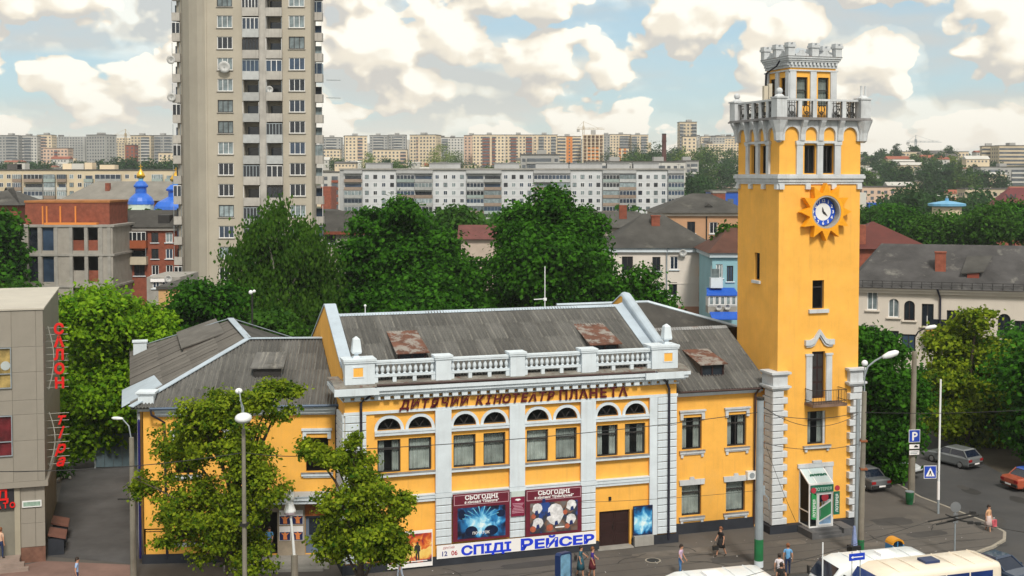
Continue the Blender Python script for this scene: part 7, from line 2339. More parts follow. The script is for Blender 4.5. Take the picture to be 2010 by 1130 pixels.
tree('broad_tree', 'bright green broad tree between the shop building and the cinema', [(200, 625, 80), (140, 645, 50), (275, 640, 52), (200, 720, 95), (300, 672, 42), (152, 765, 66), (250, 765, 72), (170, 845, 58), (235, 850, 50), (330, 662, 22)],
  88, 46000, .28, L_FRESH, 13, 190, cl=.12, per=70)
tree('low_tree', 'dark low tree left of the birch behind the cinema roof', [(385, 580, 38), (440, 600, 50), (352, 612, 30), (420, 650, 56), (360, 660, 40)], 104, 15000, .32, L_DARK, 14, 400)
tree('birch_tree', 'tall drooping birch in front of the tower block', [(534, 420, 26), (528, 455, 34), (494, 480, 36), (474, 510, 30), (588, 462, 32), (606, 495, 38), (548, 520, 62), (500, 560, 56), (626, 540, 40), (585, 575, 60), (528, 620, 70), (612, 612, 52), (468, 600, 36), (470, 650, 44)],
  108, 38000, .27, L_BIRCH, 15, 552, BIRCHBARK, droop=1.0, cl=.20, per=60)
tree('young_tree', 'small lighter tree at the foot of the birch', [(532, 636, 32), (560, 655, 30), (510, 658, 26)], 95, 5000, .34, L_MID, 16, 535)
tree('maple_tree', 'big dark maple right of the birch behind the cinema', [(790, 425, 44), (738, 452, 52), (850, 500, 62), (702, 505, 46), (780, 525, 92), (902, 545, 54), (702, 580, 64), (825, 600, 92), (912, 600, 54), (660, 610, 46)],
  114, 60000, .34, L_DARK, 17, 790, cl=.11, per=70)
tree('maple_tree', 'big round dark maple in the middle behind the cinema ridge', [(1082, 402, 42), (1036, 450, 62), (1134, 455, 54), (1084, 520, 104), (998, 520, 42), (1166, 540, 48), (1008, 590, 56), (1104, 600, 76), (1182, 590, 36), (962, 600, 34)],
  116, 60000, .34, L_DARK, 18, 1085, cl=.10, per=70)
tree('low_tree', 'dark lower tree before the white house', [(1262, 552, 34), (1222, 580, 42), (1292, 585, 30), (1245, 612, 46), (1310, 605, 20), (1205, 612, 44), (1170, 628, 44), (1300, 612, 26)], 112, 14000, .32, L_DARK, 19, 1250)
tree('round_tree', 'smaller dark tree between the two big maples', [(896, 437, 32), (868, 450, 24), (922, 455, 22), (890, 470, 34)], 190, 6000, .62, L_MID, 20, 893)
tree('low_tree', 'dark tree cut by the left edge beside the unfinished building', [(4, 445, 32), (18, 500, 26), (0, 535, 34), (12, 470, 24)], 152, 5000, .55, L_DARK, 21, 5)
tree('bush', 'green bushes behind the roof of the shop building', [(18, 590, 34), (62, 592, 26), (-10, 600, 40), (90, 600, 18)], 100, 5200, .40, L_MID, 22, 30, cat='bush')
tree('young_tree', 'small bright tree squeezed between the peach house and the clock tower', [(1437, 458, 18), (1426, 472, 14), (1446, 475, 16)], 134, 2400, .42, L_MID, 23, 1437)
tree('street_tree', 'dark street tree right behind the clock tower', [(1738, 690, 46), (1706, 676, 36), (1760, 770, 54), (1716, 790, 52), (1744, 850, 56), (1708, 880, 44), (1740, 905, 40), (1702, 915, 34), (1698, 730, 40), (1780, 840, 34)],
  84, 34000, .25, L_DARK, 24, 1722, cl=.12, per=60)
tree('linden_tree', 'yellow green linden before the long white house', [(1918, 628, 32), (1900, 690, 60), (1962, 715, 54), (1862, 740, 46), (1920, 785, 80), (1986, 775, 54), (1852, 812, 44), (1940, 850, 60), (2024, 810, 56)],
  94, 48000, .26, L_LINDEN, 25, 1905, cl=.11, per=70)
tree('street_tree', 'dark street tree at the right edge behind the linden', [(2020, 690, 50), (1990, 800, 70), (2050, 780, 80), (1900, 860, 60), (1830, 850, 40), (1980, 865, 50)], 103, 26000, .32, L_DARK, 26, 2010, cl=.17)
tree('street_tree', 'dark low hanging tree behind the linden over the side street', [(1900, 850, 56), (1940, 870, 50), (1860, 858, 44), (1985, 880, 46), (1920, 800, 60), (1820, 862, 34)], 108, 18000, .32, L_DARK, 28, 1925, cl=.17)
tree('street_tree', 'dark tree added at the right edge to shade the side street', [(2060, 740, 90), (2100, 820, 90), (2050, 860, 60), (2130, 700, 80)], 86, 16000, .32, L_DARK, 29, 2110, cl=.17)  # added so that its shadow falls on the side street
tree('street_tree', 'dark street tree behind the parked silver car', [(1830, 770, 50), (1790, 800, 40), (1860, 800, 50), (1820, 840, 46)], 112, 9000, .42, L_DARK, 27, 1835, cl=.17)
RT_ = 'dark green trees beyond the long white house'
for i, (lb, px, py, rp, Y_) in enumerate((
  ('leftmost of the round trees beyond the long white house', 1765, 432, 42, 226), ('round tree left of the one under the pavilion beyond the long white house', 1828, 454, 42, 198),
  ('round tree right under the blue pavilion', 1880, 448, 42, 226), ('largest round tree right of the blue pavilion', 1936, 436, 50, 196),
  ('round tree beside the red pyramid roof at the right edge', 1996, 432, 48, 206), ('low dark tree just right of the clock tower below the blue box', 1704, 428, 30, 250), ('tree behind the brick stack of the red roofed house', 1745, 425, 30, 262))):
 random.seed(i)
 lobes = [(px, py, rp * .8)] + [(px + random.uniform(-.7, .7) * rp, py + random.uniform(-.3, .7) * rp, rp * random.uniform(.45, .65)) for _ in range(5)]
 tree('round_tree', lb, lobes, Y_, 13000, .46, L_MID if i % 2 else L_DARK, 40 + i, px, group=RT_, cl=.2)
# far trees: woods that read as one mass, and the single trees that stand out of them
def wood(name, spots, m):
 lobes, trunks = [], MB()
 for px, top, Y_, kind in spots:
  x = PX(px, Y_)
  z = hill(x, Y_)
  h = max(4.0, PZ(top, Y_) - z)
  trunks.tube([(x, Y_, z - .3), (x, Y_, z + h * .6)], .3, 5, .12)
  w = h * (.16 if kind == 3 else .30)
  for k in range(5):
   f = .35 + .13 * k
   lobes.append((x + U(-.5, .5) * w, Y_ + U(-.5, .5) * w, z + h * f + U(0, .06) * h, w * (1.05 - .12 * k)))
 o = link(name, leaf_cloud(name, lobes, 520 * len(spots), 1.15, m, len(spots), cl=.22, per=16, shell=.4), kind='stuff')
 trunks.build('trunks', BARK, o, kind='stuff')
 return o
def stand(name, label, px, top, Y_, m, wd=.30, n=1500, group=None):
 x = PX(px, Y_)
 z = hill(x, Y_)
 h = PZ(top, Y_) - z
 rr = random.Random(int(px * 7 + top))
 t = thing(name, label, 'tree', (x, Y_, z - .2), 0, group)
 w = h * wd
 lobes = [(rr.uniform(-.55, .55) * w, rr.uniform(-.55, .55) * w, h * (.34 + .12 * k), w * (1.0 - .11 * k)) for k in range(6)]
 MB().tube([(0, 0, -.3), (0, 0, h * .6)], .32, 6, .12).build('trunk', BARK, t)
 link('crown', leaf_cloud('crown', lobes, n, .7, m, int(px), cl=.22, per=14), t)
random.seed(77)
U = random.uniform
spots = []
for k in range(85):
 px, Y_ = U(1688, 1965), U(640, 1060)
 spots.append((px, 293 + 7 * sin(px / 37) + (1060 - Y_) * .10 + U(-4, 6), Y_, 0))
wood('hill_wood', spots[:60], L_FARDARK)
wood('hill_wood', spots[60:], L_FAR)
spots = []
while len(spots) < 64:
 px, Y_ = U(1195, 1462), U(655, 980)
 if abs(px - 1350) > 20 or Y_ < 880:
  spots.append((px, 293 - (px - 1195) * .03 + (980 - Y_) * .085 + U(-5, 6), Y_, 0))
wood('hill_wood', spots[:34], L_FARDARK)
wood('hill_wood', spots[34:], L_FAR)
wood('tree_belt', [(U(640, 672), 308 + U(0, 9), U(900, 990), 0) for _ in range(6)] + [(U(728, 800), 313 + U(0, 8), U(760, 960), 0) for _ in range(12)] + [(U(912, 1180), 322 + U(0, 6), U(560, 800), 0) for _ in range(16)], L_FAR)
wood('tree_belt', [(U(0, 160), 316 + U(0, 9), U(800, 970), 0) for _ in range(22)] + [(U(200, 346), 309 + U(0, 17), U(700, 960), 0) for _ in range(20)], L_FARDARK)
wood('valley_trees', [(U(1345, 1385), 335 + U(0, 40), U(480, 640), 0) for _ in range(12)] + [(U(1690, 2012), 376 + U(0, 24), U(345, 520), 0) for _ in range(44)], L_FARDARK)
wood('court_trees', [(U(640, 1350), 408 + U(0, 38), U(210, 330), 0) for _ in range(36)] + [(U(-5, 345), 425 + U(0, 55), U(178, 240), 0) for _ in range(14)], L_MID)
stand('hill_tree', 'bright yellow green tree just left of the brick factory chimney top row', 1340, 293, 780, L_FARLIGHT, .42)
stand('hill_tree', 'bright green tree right of the white tower on the wooded hill', 1385, 288, 860, L_FARLIGHT, .36)
stand('spruce_tree', 'dark pointed spruce left of the factory chimney', 1288, 272, 800, L_FARDARK, .16)
stand('spruce_tree', 'lower pointed spruce farther left of the factory chimney', 1277, 283, 790, L_FARDARK, .18)
stand('hill_tree', 'dark round tree below the right cream block of the pair', 1256, 284, 850, L_FARDARK, .34)
stand('hill_tree', 'fresh green tree in the gap of the middle skyline, tallest there', 874, 284, 930, L_FARLIGHT, .42, 2200)
stand('hill_tree', 'fresh green tree left of the tallest in the gap of the middle skyline', 853, 294, 920, L_FARLIGHT, .40)
stand('hill_tree', 'darker tree right of the tallest in the gap of the middle skyline', 900, 297, 900, L_FAR, .42)
stand('hill_tree', 'dark tree between the low cream house and the cream block with stairs', 757, 308, 830, L_FARDARK, .36)
stand('hill_tree', 'light tree beside the low cream house on the hill', 728, 300, 900, L_FARLIGHT, .34)
stand('hill_tree', 'dark tree right of the unfinished orange block', 1196, 290, 900, L_FARDARK, .30)
stand('poplar_tree', 'left one of two slim dark poplars in the right valley', 1757, 366, 420, L_FARDARK, .17)
stand('poplar_tree', 'taller right one of two slim dark poplars in the right valley', 1792, 356, 410, L_FARDARK, .17)
stand('hill_tree', 'dark round tree on the ridge of the right hill left of the sand slab', 1864, 287, 960, L_FARDARK, .36)
stand('hill_tree', 'pale yellow green tree under the low orange house of the right hill', 1868, 306, 900, L_FARLIGHT, .42)
stand('hill_tree', 'second pale tree right of the low orange house of the right hill', 1890, 309, 890, L_FARLIGHT, .38)
stand('spruce_tree', 'thin dark spruce on the ridge right of the clock tower', 1757, 281, 990, L_FARDARK, .15)

# ---------------------------------------------------------------- street furniture
def ground_at(px, py, z=0.0):
 Y_ = (21.5 - z) * 2331.0 / (py - 345.0)
 return PX(px, Y_), Y_
def lamp_head(mb, p, d, l=.75, w=.16):
 """cobra-head lamp shell from p along d"""
 p, d = Vector(p), Vector(d).normalized()
 mb.tube([p, p + d * l * .15, p + d * l * .45, p + d * l * .85, p + d * l], [w * .45, w * .7, w, w * .8, w * .25], 10)
t = thing('concrete_pole', 'old concrete pole with a small cross bar at the mouth of the driveway', 'pole', (PX(253, 62), 62, 0), 0)
MB().tube([(0, 0, -.1), (-.02, 0, 7.75)], .17, 10, .12).build('pole', POLECON, t)
MB().beam((-.75, -.1, 4.5), (.55, -.1, 4.5), .07).build('cross_bar', IRON, t)
mb = MB(); mb.tube([(-.02, 0, 7.6), (-.15, 0, 8.35), (-.5, 0, 8.75)], .035, 6); mb.build('bracket', STEEL, t)
mb = MB(); lamp_head(mb, (-.45, 0, 8.75), (-1, 0, .05), .6, .09); mb.build('lamp', LAMPWHITE, t)
t = thing('street_lamp', 'concrete street lamp post with two white lamp shells in the leaves of the left tree', 'street lamp', (PX(474, 55.5), 55.5, 0), 0)
MB().tube([(0, 0, -.1), (0, 0, 9.6)], .125, 10, .085).build('pole', POLECON, t)
MB().tube([(0, 0, 9.5), (0, 0, 10.6), (-.1, -.2, 11.0)], .04, 6).tube([(0, 0, 10.0), (-.25, .4, 11.2), (-.4, .7, 11.35)], .03, 6).build('bracket', STEEL, t)
MB().ball((.10, -.45, 10.2), .40, 14, 8, 1.0, 1.25, .62).build('lamp', LAMPWHITE, t, True)
MB().ball((-.38, .75, 11.25), .18, 12, 8, 1.0, 1.1, .8).build('lamp', LAMPWHITE, t, True)
MB().box(-.19, .19, -.19, .19, 5.0, 5.12).build('clamp', IRON, t)
t = thing('street_lamp', 'short white lamp post with a white lamp before the side entrance', 'street lamp', (PX(571, 58), 58, 0), 0)
MB().tube([(.05, 0, 2.6), (-.02, 0, 3.6), (-.15, 0, 5.0)], .075, 8, .055).build('pole', LAMPWHITE, t)
MB().tube([(.05, 0, -.1), (.05, 0, 2.8)], .19, 10, .17).build('foot', POLECON, t)
MB().lathe((-.17, 0, 4.95), [(.30, 0), (.30, .06), (.22, .3), (.16, .5)], 12).build('lamp_shade', LAMPWHITE, t)
MB().lathe((-.17, 0, 4.75), [(.12, 0), (.28, .1), (.29, .199)], 12).build('lamp_glass', mat('pinkish_lamp_glass', (.42, .34, .40), .3, .1), t)
MB().ball((-.12, 0, 5.72), .24, 10, 8, .85, .85, 1.35).build('lamp_top', LAMPWHITE, t, True)
t = thing('trolley_pole', 'grey steel trolley wire pole with a green foot before the right wing', 'pole', (PX(1495, 64.6), 64.6, 0), 0)
MB().tube([(0, 0, 1.55), (.02, 0, 9.25)], .235, 14, .19).build('pole', STEEL, t)
MB().tube([(0, 0, .36), (0, 0, 1.548)], .245, 14).build('green_foot', GREENPAINT, t)
MB().tube([(0, 0, -.1), (0, 0, .358)], .25, 14).build('white_foot', WHITE, t)
MB().tube([(.02, 0, 9.25), (.02, 0, 9.4)], .21, 14).build('cap', IRON, t)
MB().box(.05, .3, -.1, .1, 4.0, 4.5).tube([(.2, 0, 4.2), (.5, -.05, 3.8), (.55, 0, 3.2)], .03).build('fuse_box', STEEL, t)
t = thing('street_lamp', 'rust stained concrete lamp post with a curved arm right beside the clock tower', 'street lamp', (PX(1694, 66.6), 66.6, 0), 0)
MB().tube([(.1, 0, .9), (.2, 0, 9.35)], .17, 10, .13).build('pole', POLECON, t)
MB().tube([(-.12, .15, -.1), (-.1, .15, 8.9)], .12, 10).build('steel_pole', STEEL, t)
MB().tube([(.1, 0, -.1), (.1, 0, .898)], .18, 10).build('green_foot', GREENPAINT, t)
mb = MB(); mb.tube([(.2, 0, 9.3), (.2, 0, 10.2), (.35, -.05, 10.75), (.75, -.1, 11.1), (1.25, -.15, 11.4)], .05, 8); mb.build('arm', STEEL, t)
mb = MB(); lamp_head(mb, (1.15, -.15, 11.3), (1, -.1, .38), .95, .2); mb.build('lamp', LAMPWHITE, t, True)
MB().tube([(.2, 0, 10), (.2, 0, 10.85)], .03).build('rod', STEEL, t)
MB().ball((.2, 0, 10.95), .18, 12, 8).build('globe', LAMPWHITE, t, True)
MB().box(.0, .38, -.2, .2, 4.9, 5.0).box(-.02, .36, -.2, .2, 6.5, 6.6).build('clamp', mat('rusty_band', (.24, .08, .03), .8, .2), t)
t = thing('street_lamp', 'tall concrete lamp post with parking signs at the corner of the side street', 'street lamp', (PX(1796, 77.6), 77.6, 0), 0)
MB().tube([(0, 0, -.1), (.1, 0, 10.0)], .24, 12, .15).build('pole', POLECON, t)
mb = MB(); mb.tube([(.1, 0, 9.9), (.1, 0, 10.9), (.3, -.1, 11.3), (.8, -.2, 11.6)], .05, 8); mb.build('arm', IRON, t)
mb = MB(); lamp_head(mb, (.7, -.2, 11.52), (1, -.2, .25), .75, .15); mb.build('lamp', LAMPWHITE, t, True)
def plate(lb, nm, p, w, h, m, rz, border=None, group=None, cat='road sign'):
 s = thing(nm, lb, cat, p, rz, group)
 MB().box(-w / 2, w / 2, -.015, .015, -h / 2, h / 2).build('plate', border or m, s)
 if border:
  MB().box(-w / 2 + .035, w / 2 - .035, -.022, -.016, -h / 2 + .035, h / 2 - .035).build('face', m, s)
 return s
Yp = 77.25
s = plate('square blue parking sign with a white P on the concrete lamp post', 'parking_sign', (PX(1801, Yp), Yp, PZ(859, Yp)), .78, .84, SIGNBLUE, radians(8), FRAMEWHITE)
link('letter', text_mesh('P', .78, PAPERWHITE, .003, bold=.02), s, (0, -.026, -.28))
s = plate('white plate with a small car picture under the parking sign', 'sign_plate', (PX(1801, Yp), Yp, PZ(880, Yp)), .76, .36, PAPERWHITE, radians(8), IRON, 'plates under the parking sign')
MB().prism([(-.02, -.06), (.26, -.06), (.26, .02), (.2, .03), (.15, .09), (.05, .09), (.02, .03), (-.02, .02)], -.028, -.023).build('car_picture', IRON, s)
s = plate('lowest white plate with small writing under the parking sign', 'sign_plate', (PX(1801, Yp), Yp, PZ(892, Yp)), .76, .36, PAPERWHITE, radians(8), IRON, 'plates under the parking sign')
MB().box(-.28, .28, -.027, -.023, .02, .07).box(-.28, .2, -.027, -.023, -.08, -.03).build('writing', STEEL, s)
s = thing('litter_bin', 'green litter bin at the foot of the concrete lamp post', 'litter bin', (PX(1793, 77.1), 77.1, 0), 0)
MB().lathe((0, 0, 0), [(.20, 0), (.26, .45), (.27, .8)], 12).build('bin', GREENPAINT, s)
MB().lathe((0, 0, .8), [(.28, 0), (.28, .05)], 12).build('rim', STEEL, s)
t = thing('sign_post', 'thin pale metal post carrying the pedestrian crossing sign', 'post', (PX(1850, 74.9), 74.9, 0), 0)
MB().tube([(0, 0, 1.2), (.05, 0, 8.6)], .075, 8, .06).build('pole', LAMPWHITE, t)
MB().tube([(0, 0, -.1), (0, 0, 1.198)], .08, 8).build('foot', STEEL, t)
MB().tube([(0, 0, .9), (0, 0, 2.05)], .09, 8).build('sleeve', PAPERWHITE, t)
s = plate('blue pedestrian crossing sign with a white triangle beside the thin post', 'crossing_sign', (PX(1833, 74.7), 74.7, PZ(931, 74.7)), .82, .82, SIGNBLUE, radians(4), FRAMEWHITE)
MB().prism([(-.30, -.27), (.30, -.27), (0, .30)], -.028, -.023).build('triangle', PAPERWHITE, s)
MB().prism([(-.12, -.22), (-.07, -.22), (0, -.06), (.06, -.22), (.11, -.22), (.05, 0), (.05, .08), (-.04, .08), (-.05, -.02)], -.034, -.029).lathe((0, 0, 0), [(.035, 0), (.035, .005)], 8).build('walker', IRON, s)
MB().box(.38, .56, -.01, .01, -.03, .03).build('clip', STEEL, s)
t = thing('sign_post', 'thin dark post with a round sign seen from behind on the square', 'post', (PX(1884, 66.3), 66.3, 0), 0)
MB().tube([(0, 0, -.1), (0, 0, 3.1)], .045, 8).build('pole', STEEL, t)
MB().lathe((0, 0, 0), [(.30, -.012), (.30, .012)], 20).xf(Matrix.Translation((0, -.05, 2.85)) @ Matrix.Rotation(pi / 2, 4, 'X')).build('round_plate', mat('sign_back_grey', (.17, .18, .19), .5, .1), t)
MB().box(-.13, .13, -.07, -.04, 1.95, 2.5).build('lower_plate', bpy.data.materials['sign_back_grey'], t)
# overhead trolley wires with their dark switch
def wire(label, pts, r=.018, sag=.25, n=14, name='overhead_wire', group='overhead wires', m=CABLE):
 P = []
 for (a, b) in zip(pts, pts[1:]):
  a, b = Vector(a), Vector(b)
  for k in range(n):
   f = k / n
   q = a.lerp(b, f)
   q.z -= sag * 4 * f * (1 - f)
   P.append(q)
 P.append(Vector(pts[-1]))
 o = MB().tube(P, r, 4, cap=False).build(name, m)
 return tag(o, label, 'wire', group)
def at(px, py, Y_):
 return (PX(px, Y_), Y_, PZ(py, Y_))
wire('wire crossing the cinema front at the height of its upper windows', [at(1490, 812, 64.4), at(690, 886, 58), at(474, 892, 55.6), at(-40, 930, 50)], .02, .25)
wire('upper wire between the trolley pole and the lamp post before the clock tower', [at(1500, 812, 64.5), at(1690, 812, 66.4)], .018, .35)
wire('middle wire sagging before the clock tower window', [at(1500, 800, 64.5), at(1690, 815, 66.4)], .016, .9)
wire('lower wire sagging below the clock tower window', [at(1500, 872, 64.5), at(1690, 875, 66.4)], .016, .35)
wire('cable running down from the trolley pole to the porch steps', [at(1508, 880, 64.5), at(1568, 1030, 66.5)], .016, .15)
wire('wire leaving the lamp post to the right edge across the dark trees', [at(1702, 812, 66.5), at(2080, 803, 62)], .018, .15)
wire('faint low wire over the ground floor of the right wing', [at(1130, 992, 58), at(1490, 968, 64.4)], .010, .1)
MB_ = MB()
for a, b in (((1830, 1030), (1925, 1012)), ((1846, 1036), (1930, 1017)), ((1865, 1016), (1895, 1028)), ((1895, 1028), (1940, 1036)), ((1885, 1026), (1868, 1030))):
 MB_.beam(at(*a, 55), at(*b, 55), .09, .06)
for a in ((1918, 1012), (1914, 1032), (1930, 1034)):
 q = Vector(at(*a, 55))
 MB_.box(q.x - .12, q.x + .12, q.y - .06, q.y + .06, q.z - .07, q.z + .07)
t = thing('wire_switch', 'dark bars of a trolley wire switch hanging over the square', 'wire switch', (0, 0, 0))
MB_.build('bars', IRON, t)
wire('nearer trolley wire running from the switch to the right edge', [at(1938, 1036, 55), at(2100, 1062, 50)], .014, .05)
wire('trolley wire running from the switch to the left over the buses', [at(1832, 1030, 55), at(1400, 1160, 46)], .012, .05)
# aerials on the roofs
t = thing('roof_aerial', 'tall thin television aerial on the cinema ridge', 'aerial', W(1.75, 7.0, 13.25), TH)
MB().tube([(0, 0, 0), (0, 0, 2.6)], .028, 6).build('mast', LAMPWHITE, t)
MB().tube([(-.75, -.1, .55), (.15, .1, .55)], .03, 5).build('boom', LAMPWHITE, t)
MB().box(-.08, .1, -.06, .08, .45, .62).build('junction', LAMPWHITE, t)
t = thing('roof_aerial', 'very small aerial knob on the left end of the cinema ridge', 'aerial', W(-9.6, 7.0, 13.25), TH)
MB().tube([(0, 0, 0), (0, 0, .5)], .025, 6).ball((0, 0, .5), .08, 8, 6).build('mast', LAMPWHITE, t)
t = thing('yard_lamp', 'dark thin lamp post with a white head behind the left wing roof', 'street lamp', (PX(492, 86), 86, 0), 0)
MB().tube([(0, 0, 0), (.05, 0, PZ(578, 86))], .07, 6).build('pole', IRON, t)
MB().ball((-.05, 0, PZ(574, 86)), .16, 8, 6).ball((.2, 0, PZ(572, 86)), .12, 8, 6).build('lamp', LAMPWHITE, t)
# driveway end: gate, hedge rubbish
t = thing('metal_gate', 'dull blue sheet metal gate closing the driveway', 'gate', (-30.6, 86.6, 0), radians(10))
for k in range(5):
 MB().box(k * .62, k * .62 + .6, 0, .05, .08, 2.5).build('sheet', mat('dull_blue_sheet', (.10, .15, .18), .6, .15, 1, streak=.3) if k == 0 else bpy.data.materials['dull_blue_sheet'], t)
MB().box(-.12, -.01, -.03, .08, 0, 2.6).box(3.1, 3.22, -.03, .08, 0, 2.6).build('posts', STEEL, t)
t = thing('rubble_heap', 'low heap of pale rubble and weeds at the end of the driveway', 'rubble heap', (-33.0, 83.5, 0), 0)
mb = MB()
for k in range(60):
 a, d_ = U(0, 6.28), U(0, 1.4)
 mb.ball((d_ * cos(a) * 1.6, d_ * sin(a), .05 + (1.4 - d_) * .2), U(.06, .2), 5, 3)
mb.build('stones', CONCRETE, t, kind='stuff')
link('weeds', leaf_cloud('weeds', [(0, 0, .3, .8), (.8, .3, .2, .5)], 900, .22, L_MID, 91), t)
# free standing poster case, payphone
t = thing('poster_case', 'slim blue poster case standing on the square before the cinema', 'poster case', (PX(1107, 61.2), 61.2, 0), TH + radians(38))
prof = [(-.55, .0), (.55, .0), (.55, 1.65), (.42, 1.85), (-.42, 1.98), (-.55, 1.9)]
MB().prism([(-.5, .12), (.5, .12), (.5, 1.62), (.4, 1.75), (-.4, 1.86), (-.5, 1.78)], -.125, .125).build('poster', mat('pale_blue_poster', (.16, .34, .50), .3, .3, 2.0), t)
NAVY = mat('navy_enamel', (.012, .03, .11), .35, .1)
MB().prism([(-.58, 0), (-.503, 0), (-.503, 1.79), (-.58, 1.85)], -.15, .15).prism([(.503, 0), (.58, 0), (.58, 1.68), (.503, 1.63)], -.15, .15).prism([(-.58, 1.86), (-.4, 1.95), (.42, 1.84), (.58, 1.70), (.503, 1.64), (.4, 1.77), (-.4, 1.88), (-.5, 1.80)], -.15, .15).box(-.5, .5, -.15, .15, 0, .117).build('frame', NAVY, t)
t = thing('payphone', 'payphone stand with two blue shells under an orange hood beyond the white minibus', 'payphone', (PX(1765, 63.2), 63.2, -.0), TH)
MB().box(-.06, .06, -.06, .06, 0, 1.2).build('post', STEEL, t)
k6 = [( .38 * cos(pi * k / 8), .42 * sin(pi * k / 8)) for k in range(9)]
MB().prism([(x, 1.75 + z * .75) for x, z in k6] + [(x * .8, 1.75 + z * .5) for x, z in reversed(k6)], -.30, .34).build('hood', mat('orange_hood', (.62, .27, .02), .45, .08), t)
MB().box(-.38, -.31, -.28, .32, 1.05, 1.75).box(.31, .38, -.28, .32, 1.05, 1.75).box(-.03, .03, -.26, .3, 1.05, 1.9).build('shell', mat('sky_blue_shell', (.05, .22, .46), .4, .1), t)
MB().box(-.24, -.06, -.1, .05, 1.2, 1.65).box(.08, .24, -.1, .05, 1.2, 1.65).build('telephone', IRON, t)
s = thing('notice_stand', 'small blue and white notice on a black stand at the tower corner', 'sign stand', (PX(1684, 66.0), 66.0, 0), TH)
MB().box(-.3, .3, -.25, .25, 0, .75).build('stand', IRON, s)
MB().add([(-.12, -.1, .76), (.16, -.1, .76), (.05, -.05, 1.85), (-.05, -.05, 1.85), (-.12, .1, .76), (.16, .1, .76), (.05, .05, 1.85), (-.05, .05, 1.85)], [(0, 1, 2, 3), (7, 6, 5, 4), (0, 3, 7, 4), (1, 5, 6, 2), (2, 6, 7, 3)]).build('notice', mat('blue_white_notice', (.22, .28, .5), .5, .3, 3), s)
ac = thing_on('air_conditioner', 'small pale box on the wall beside the drainpipe of the right wing', 'air conditioner', 13.05, RT - .02, 3.0)
MB().box(-.3, .3, -.3, 0, 0, .5).build('case', LAMPWHITE, ac)
MB().lathe((0, 0, 0), [(.18, 0), (.18, .01)], 12).xf(Matrix.Translation((0, -.301, .25)) @ Matrix.Rotation(pi / 2, 4, 'X')).build('fan_grille', STEEL, ac)
for i, (z, lb) in enumerate(((6.0, 'upper narrow dark board at the right edge of the middle block'), (2.9, 'lower narrow dark board at the right edge of the middle block'))):
 o = thing_on('side_board', lb, 'sign', 7.72, .65, z, 'narrow boards beside the right wing')
 MB().box(0, .10, 0, .5, 0, 1.05).build('board', IRON, o)
 MB().box(-.2, 0, .2, .26, .2, .26).box(-.2, 0, .2, .26, .8, .86).build('bracket', STEEL, o)

# ---------------------------------------------------------------- vehicles
TYRE = mat('tyre_rubber', (.018, .018, .018), .85, .15)
CHROME = mat('worn_hubcap', (.40, .41, .42), .35, .1, metal=.7)
REDLAMP = mat('red_tail_lamp', (.30, .012, .015), .3, .08)
CLEARLAMP = mat('clear_headlamp', (.62, .64, .66), .2, .05)
VGLASS = mat('vehicle_glass', (.012, .018, .035), .06, .2, spec=.6)
BUSGLASS = mat('blue_bus_glass', (.012, .035, .16), .06, .2, spec=.6)
def wheel(parent, x, y, r=.33, w=.2):
 o = MB().lathe((0, 0, 0), [(r * .6, -w / 2), (r * .95, -w / 2), (r, -w * .3), (r, w * .3), (r * .95, w / 2), (r * .6, w / 2)], 18).xf(Matrix.Rotation(pi / 2, 4, 'X')).build('wheel', TYRE, parent, True)
 o.location = (x, y, r)
 s_ = -1 if y < 0 else 1
 MB().lathe((0, 0, 0), [(r * .6, -.01), (r * .58, .02), (r * .2, .03)], 14).xf(Matrix.Translation((0, s_ * w / 2, 0)) @ Matrix.Rotation(-s_ * pi / 2, 4, 'X')).build('hubcap', CHROME, o)
def loft(secs, n=0):
 """rings of equal length -> closed skin"""
 mb = MB()
 k = len(secs[0])
 vs = [p for s in secs for p in s]
 fs = []
 for i in range(len(secs) - 1):
  for j in range(k):
   fs.append((i * k + j, i * k + (j + 1) % k, (i + 1) * k + (j + 1) % k, (i + 1) * k + j))
 fs.append(tuple(range(k - 1, -1, -1)))
 fs.append(tuple((len(secs) - 1) * k + j for j in range(k)))
 mb.add(vs, fs)
 return mb
def ring(x, w, z0, z1, rb=.12, rt=.25, n=4, crown=.06):
 """rounded cross-section of a bus or van at station x"""
 pts = []
 for cx, cz, r, a0 in ((w - rt, z1 - rt, rt, 0), (-(w - rt), z1 - rt, rt, pi / 2), (-(w - rb), z0 + rb, rb, pi), (w - rb, z0 + rb, rb, 3 * pi / 2)):
  for k in range(n + 1):
   a = a0 + pi / 2 * k / n
   pts.append((x, cx + r * cos(a), cz + r * sin(a) + (crown * (1 - abs(cx + r * cos(a)) / w) if cz > (z0 + z1) / 2 else 0)))
 return pts
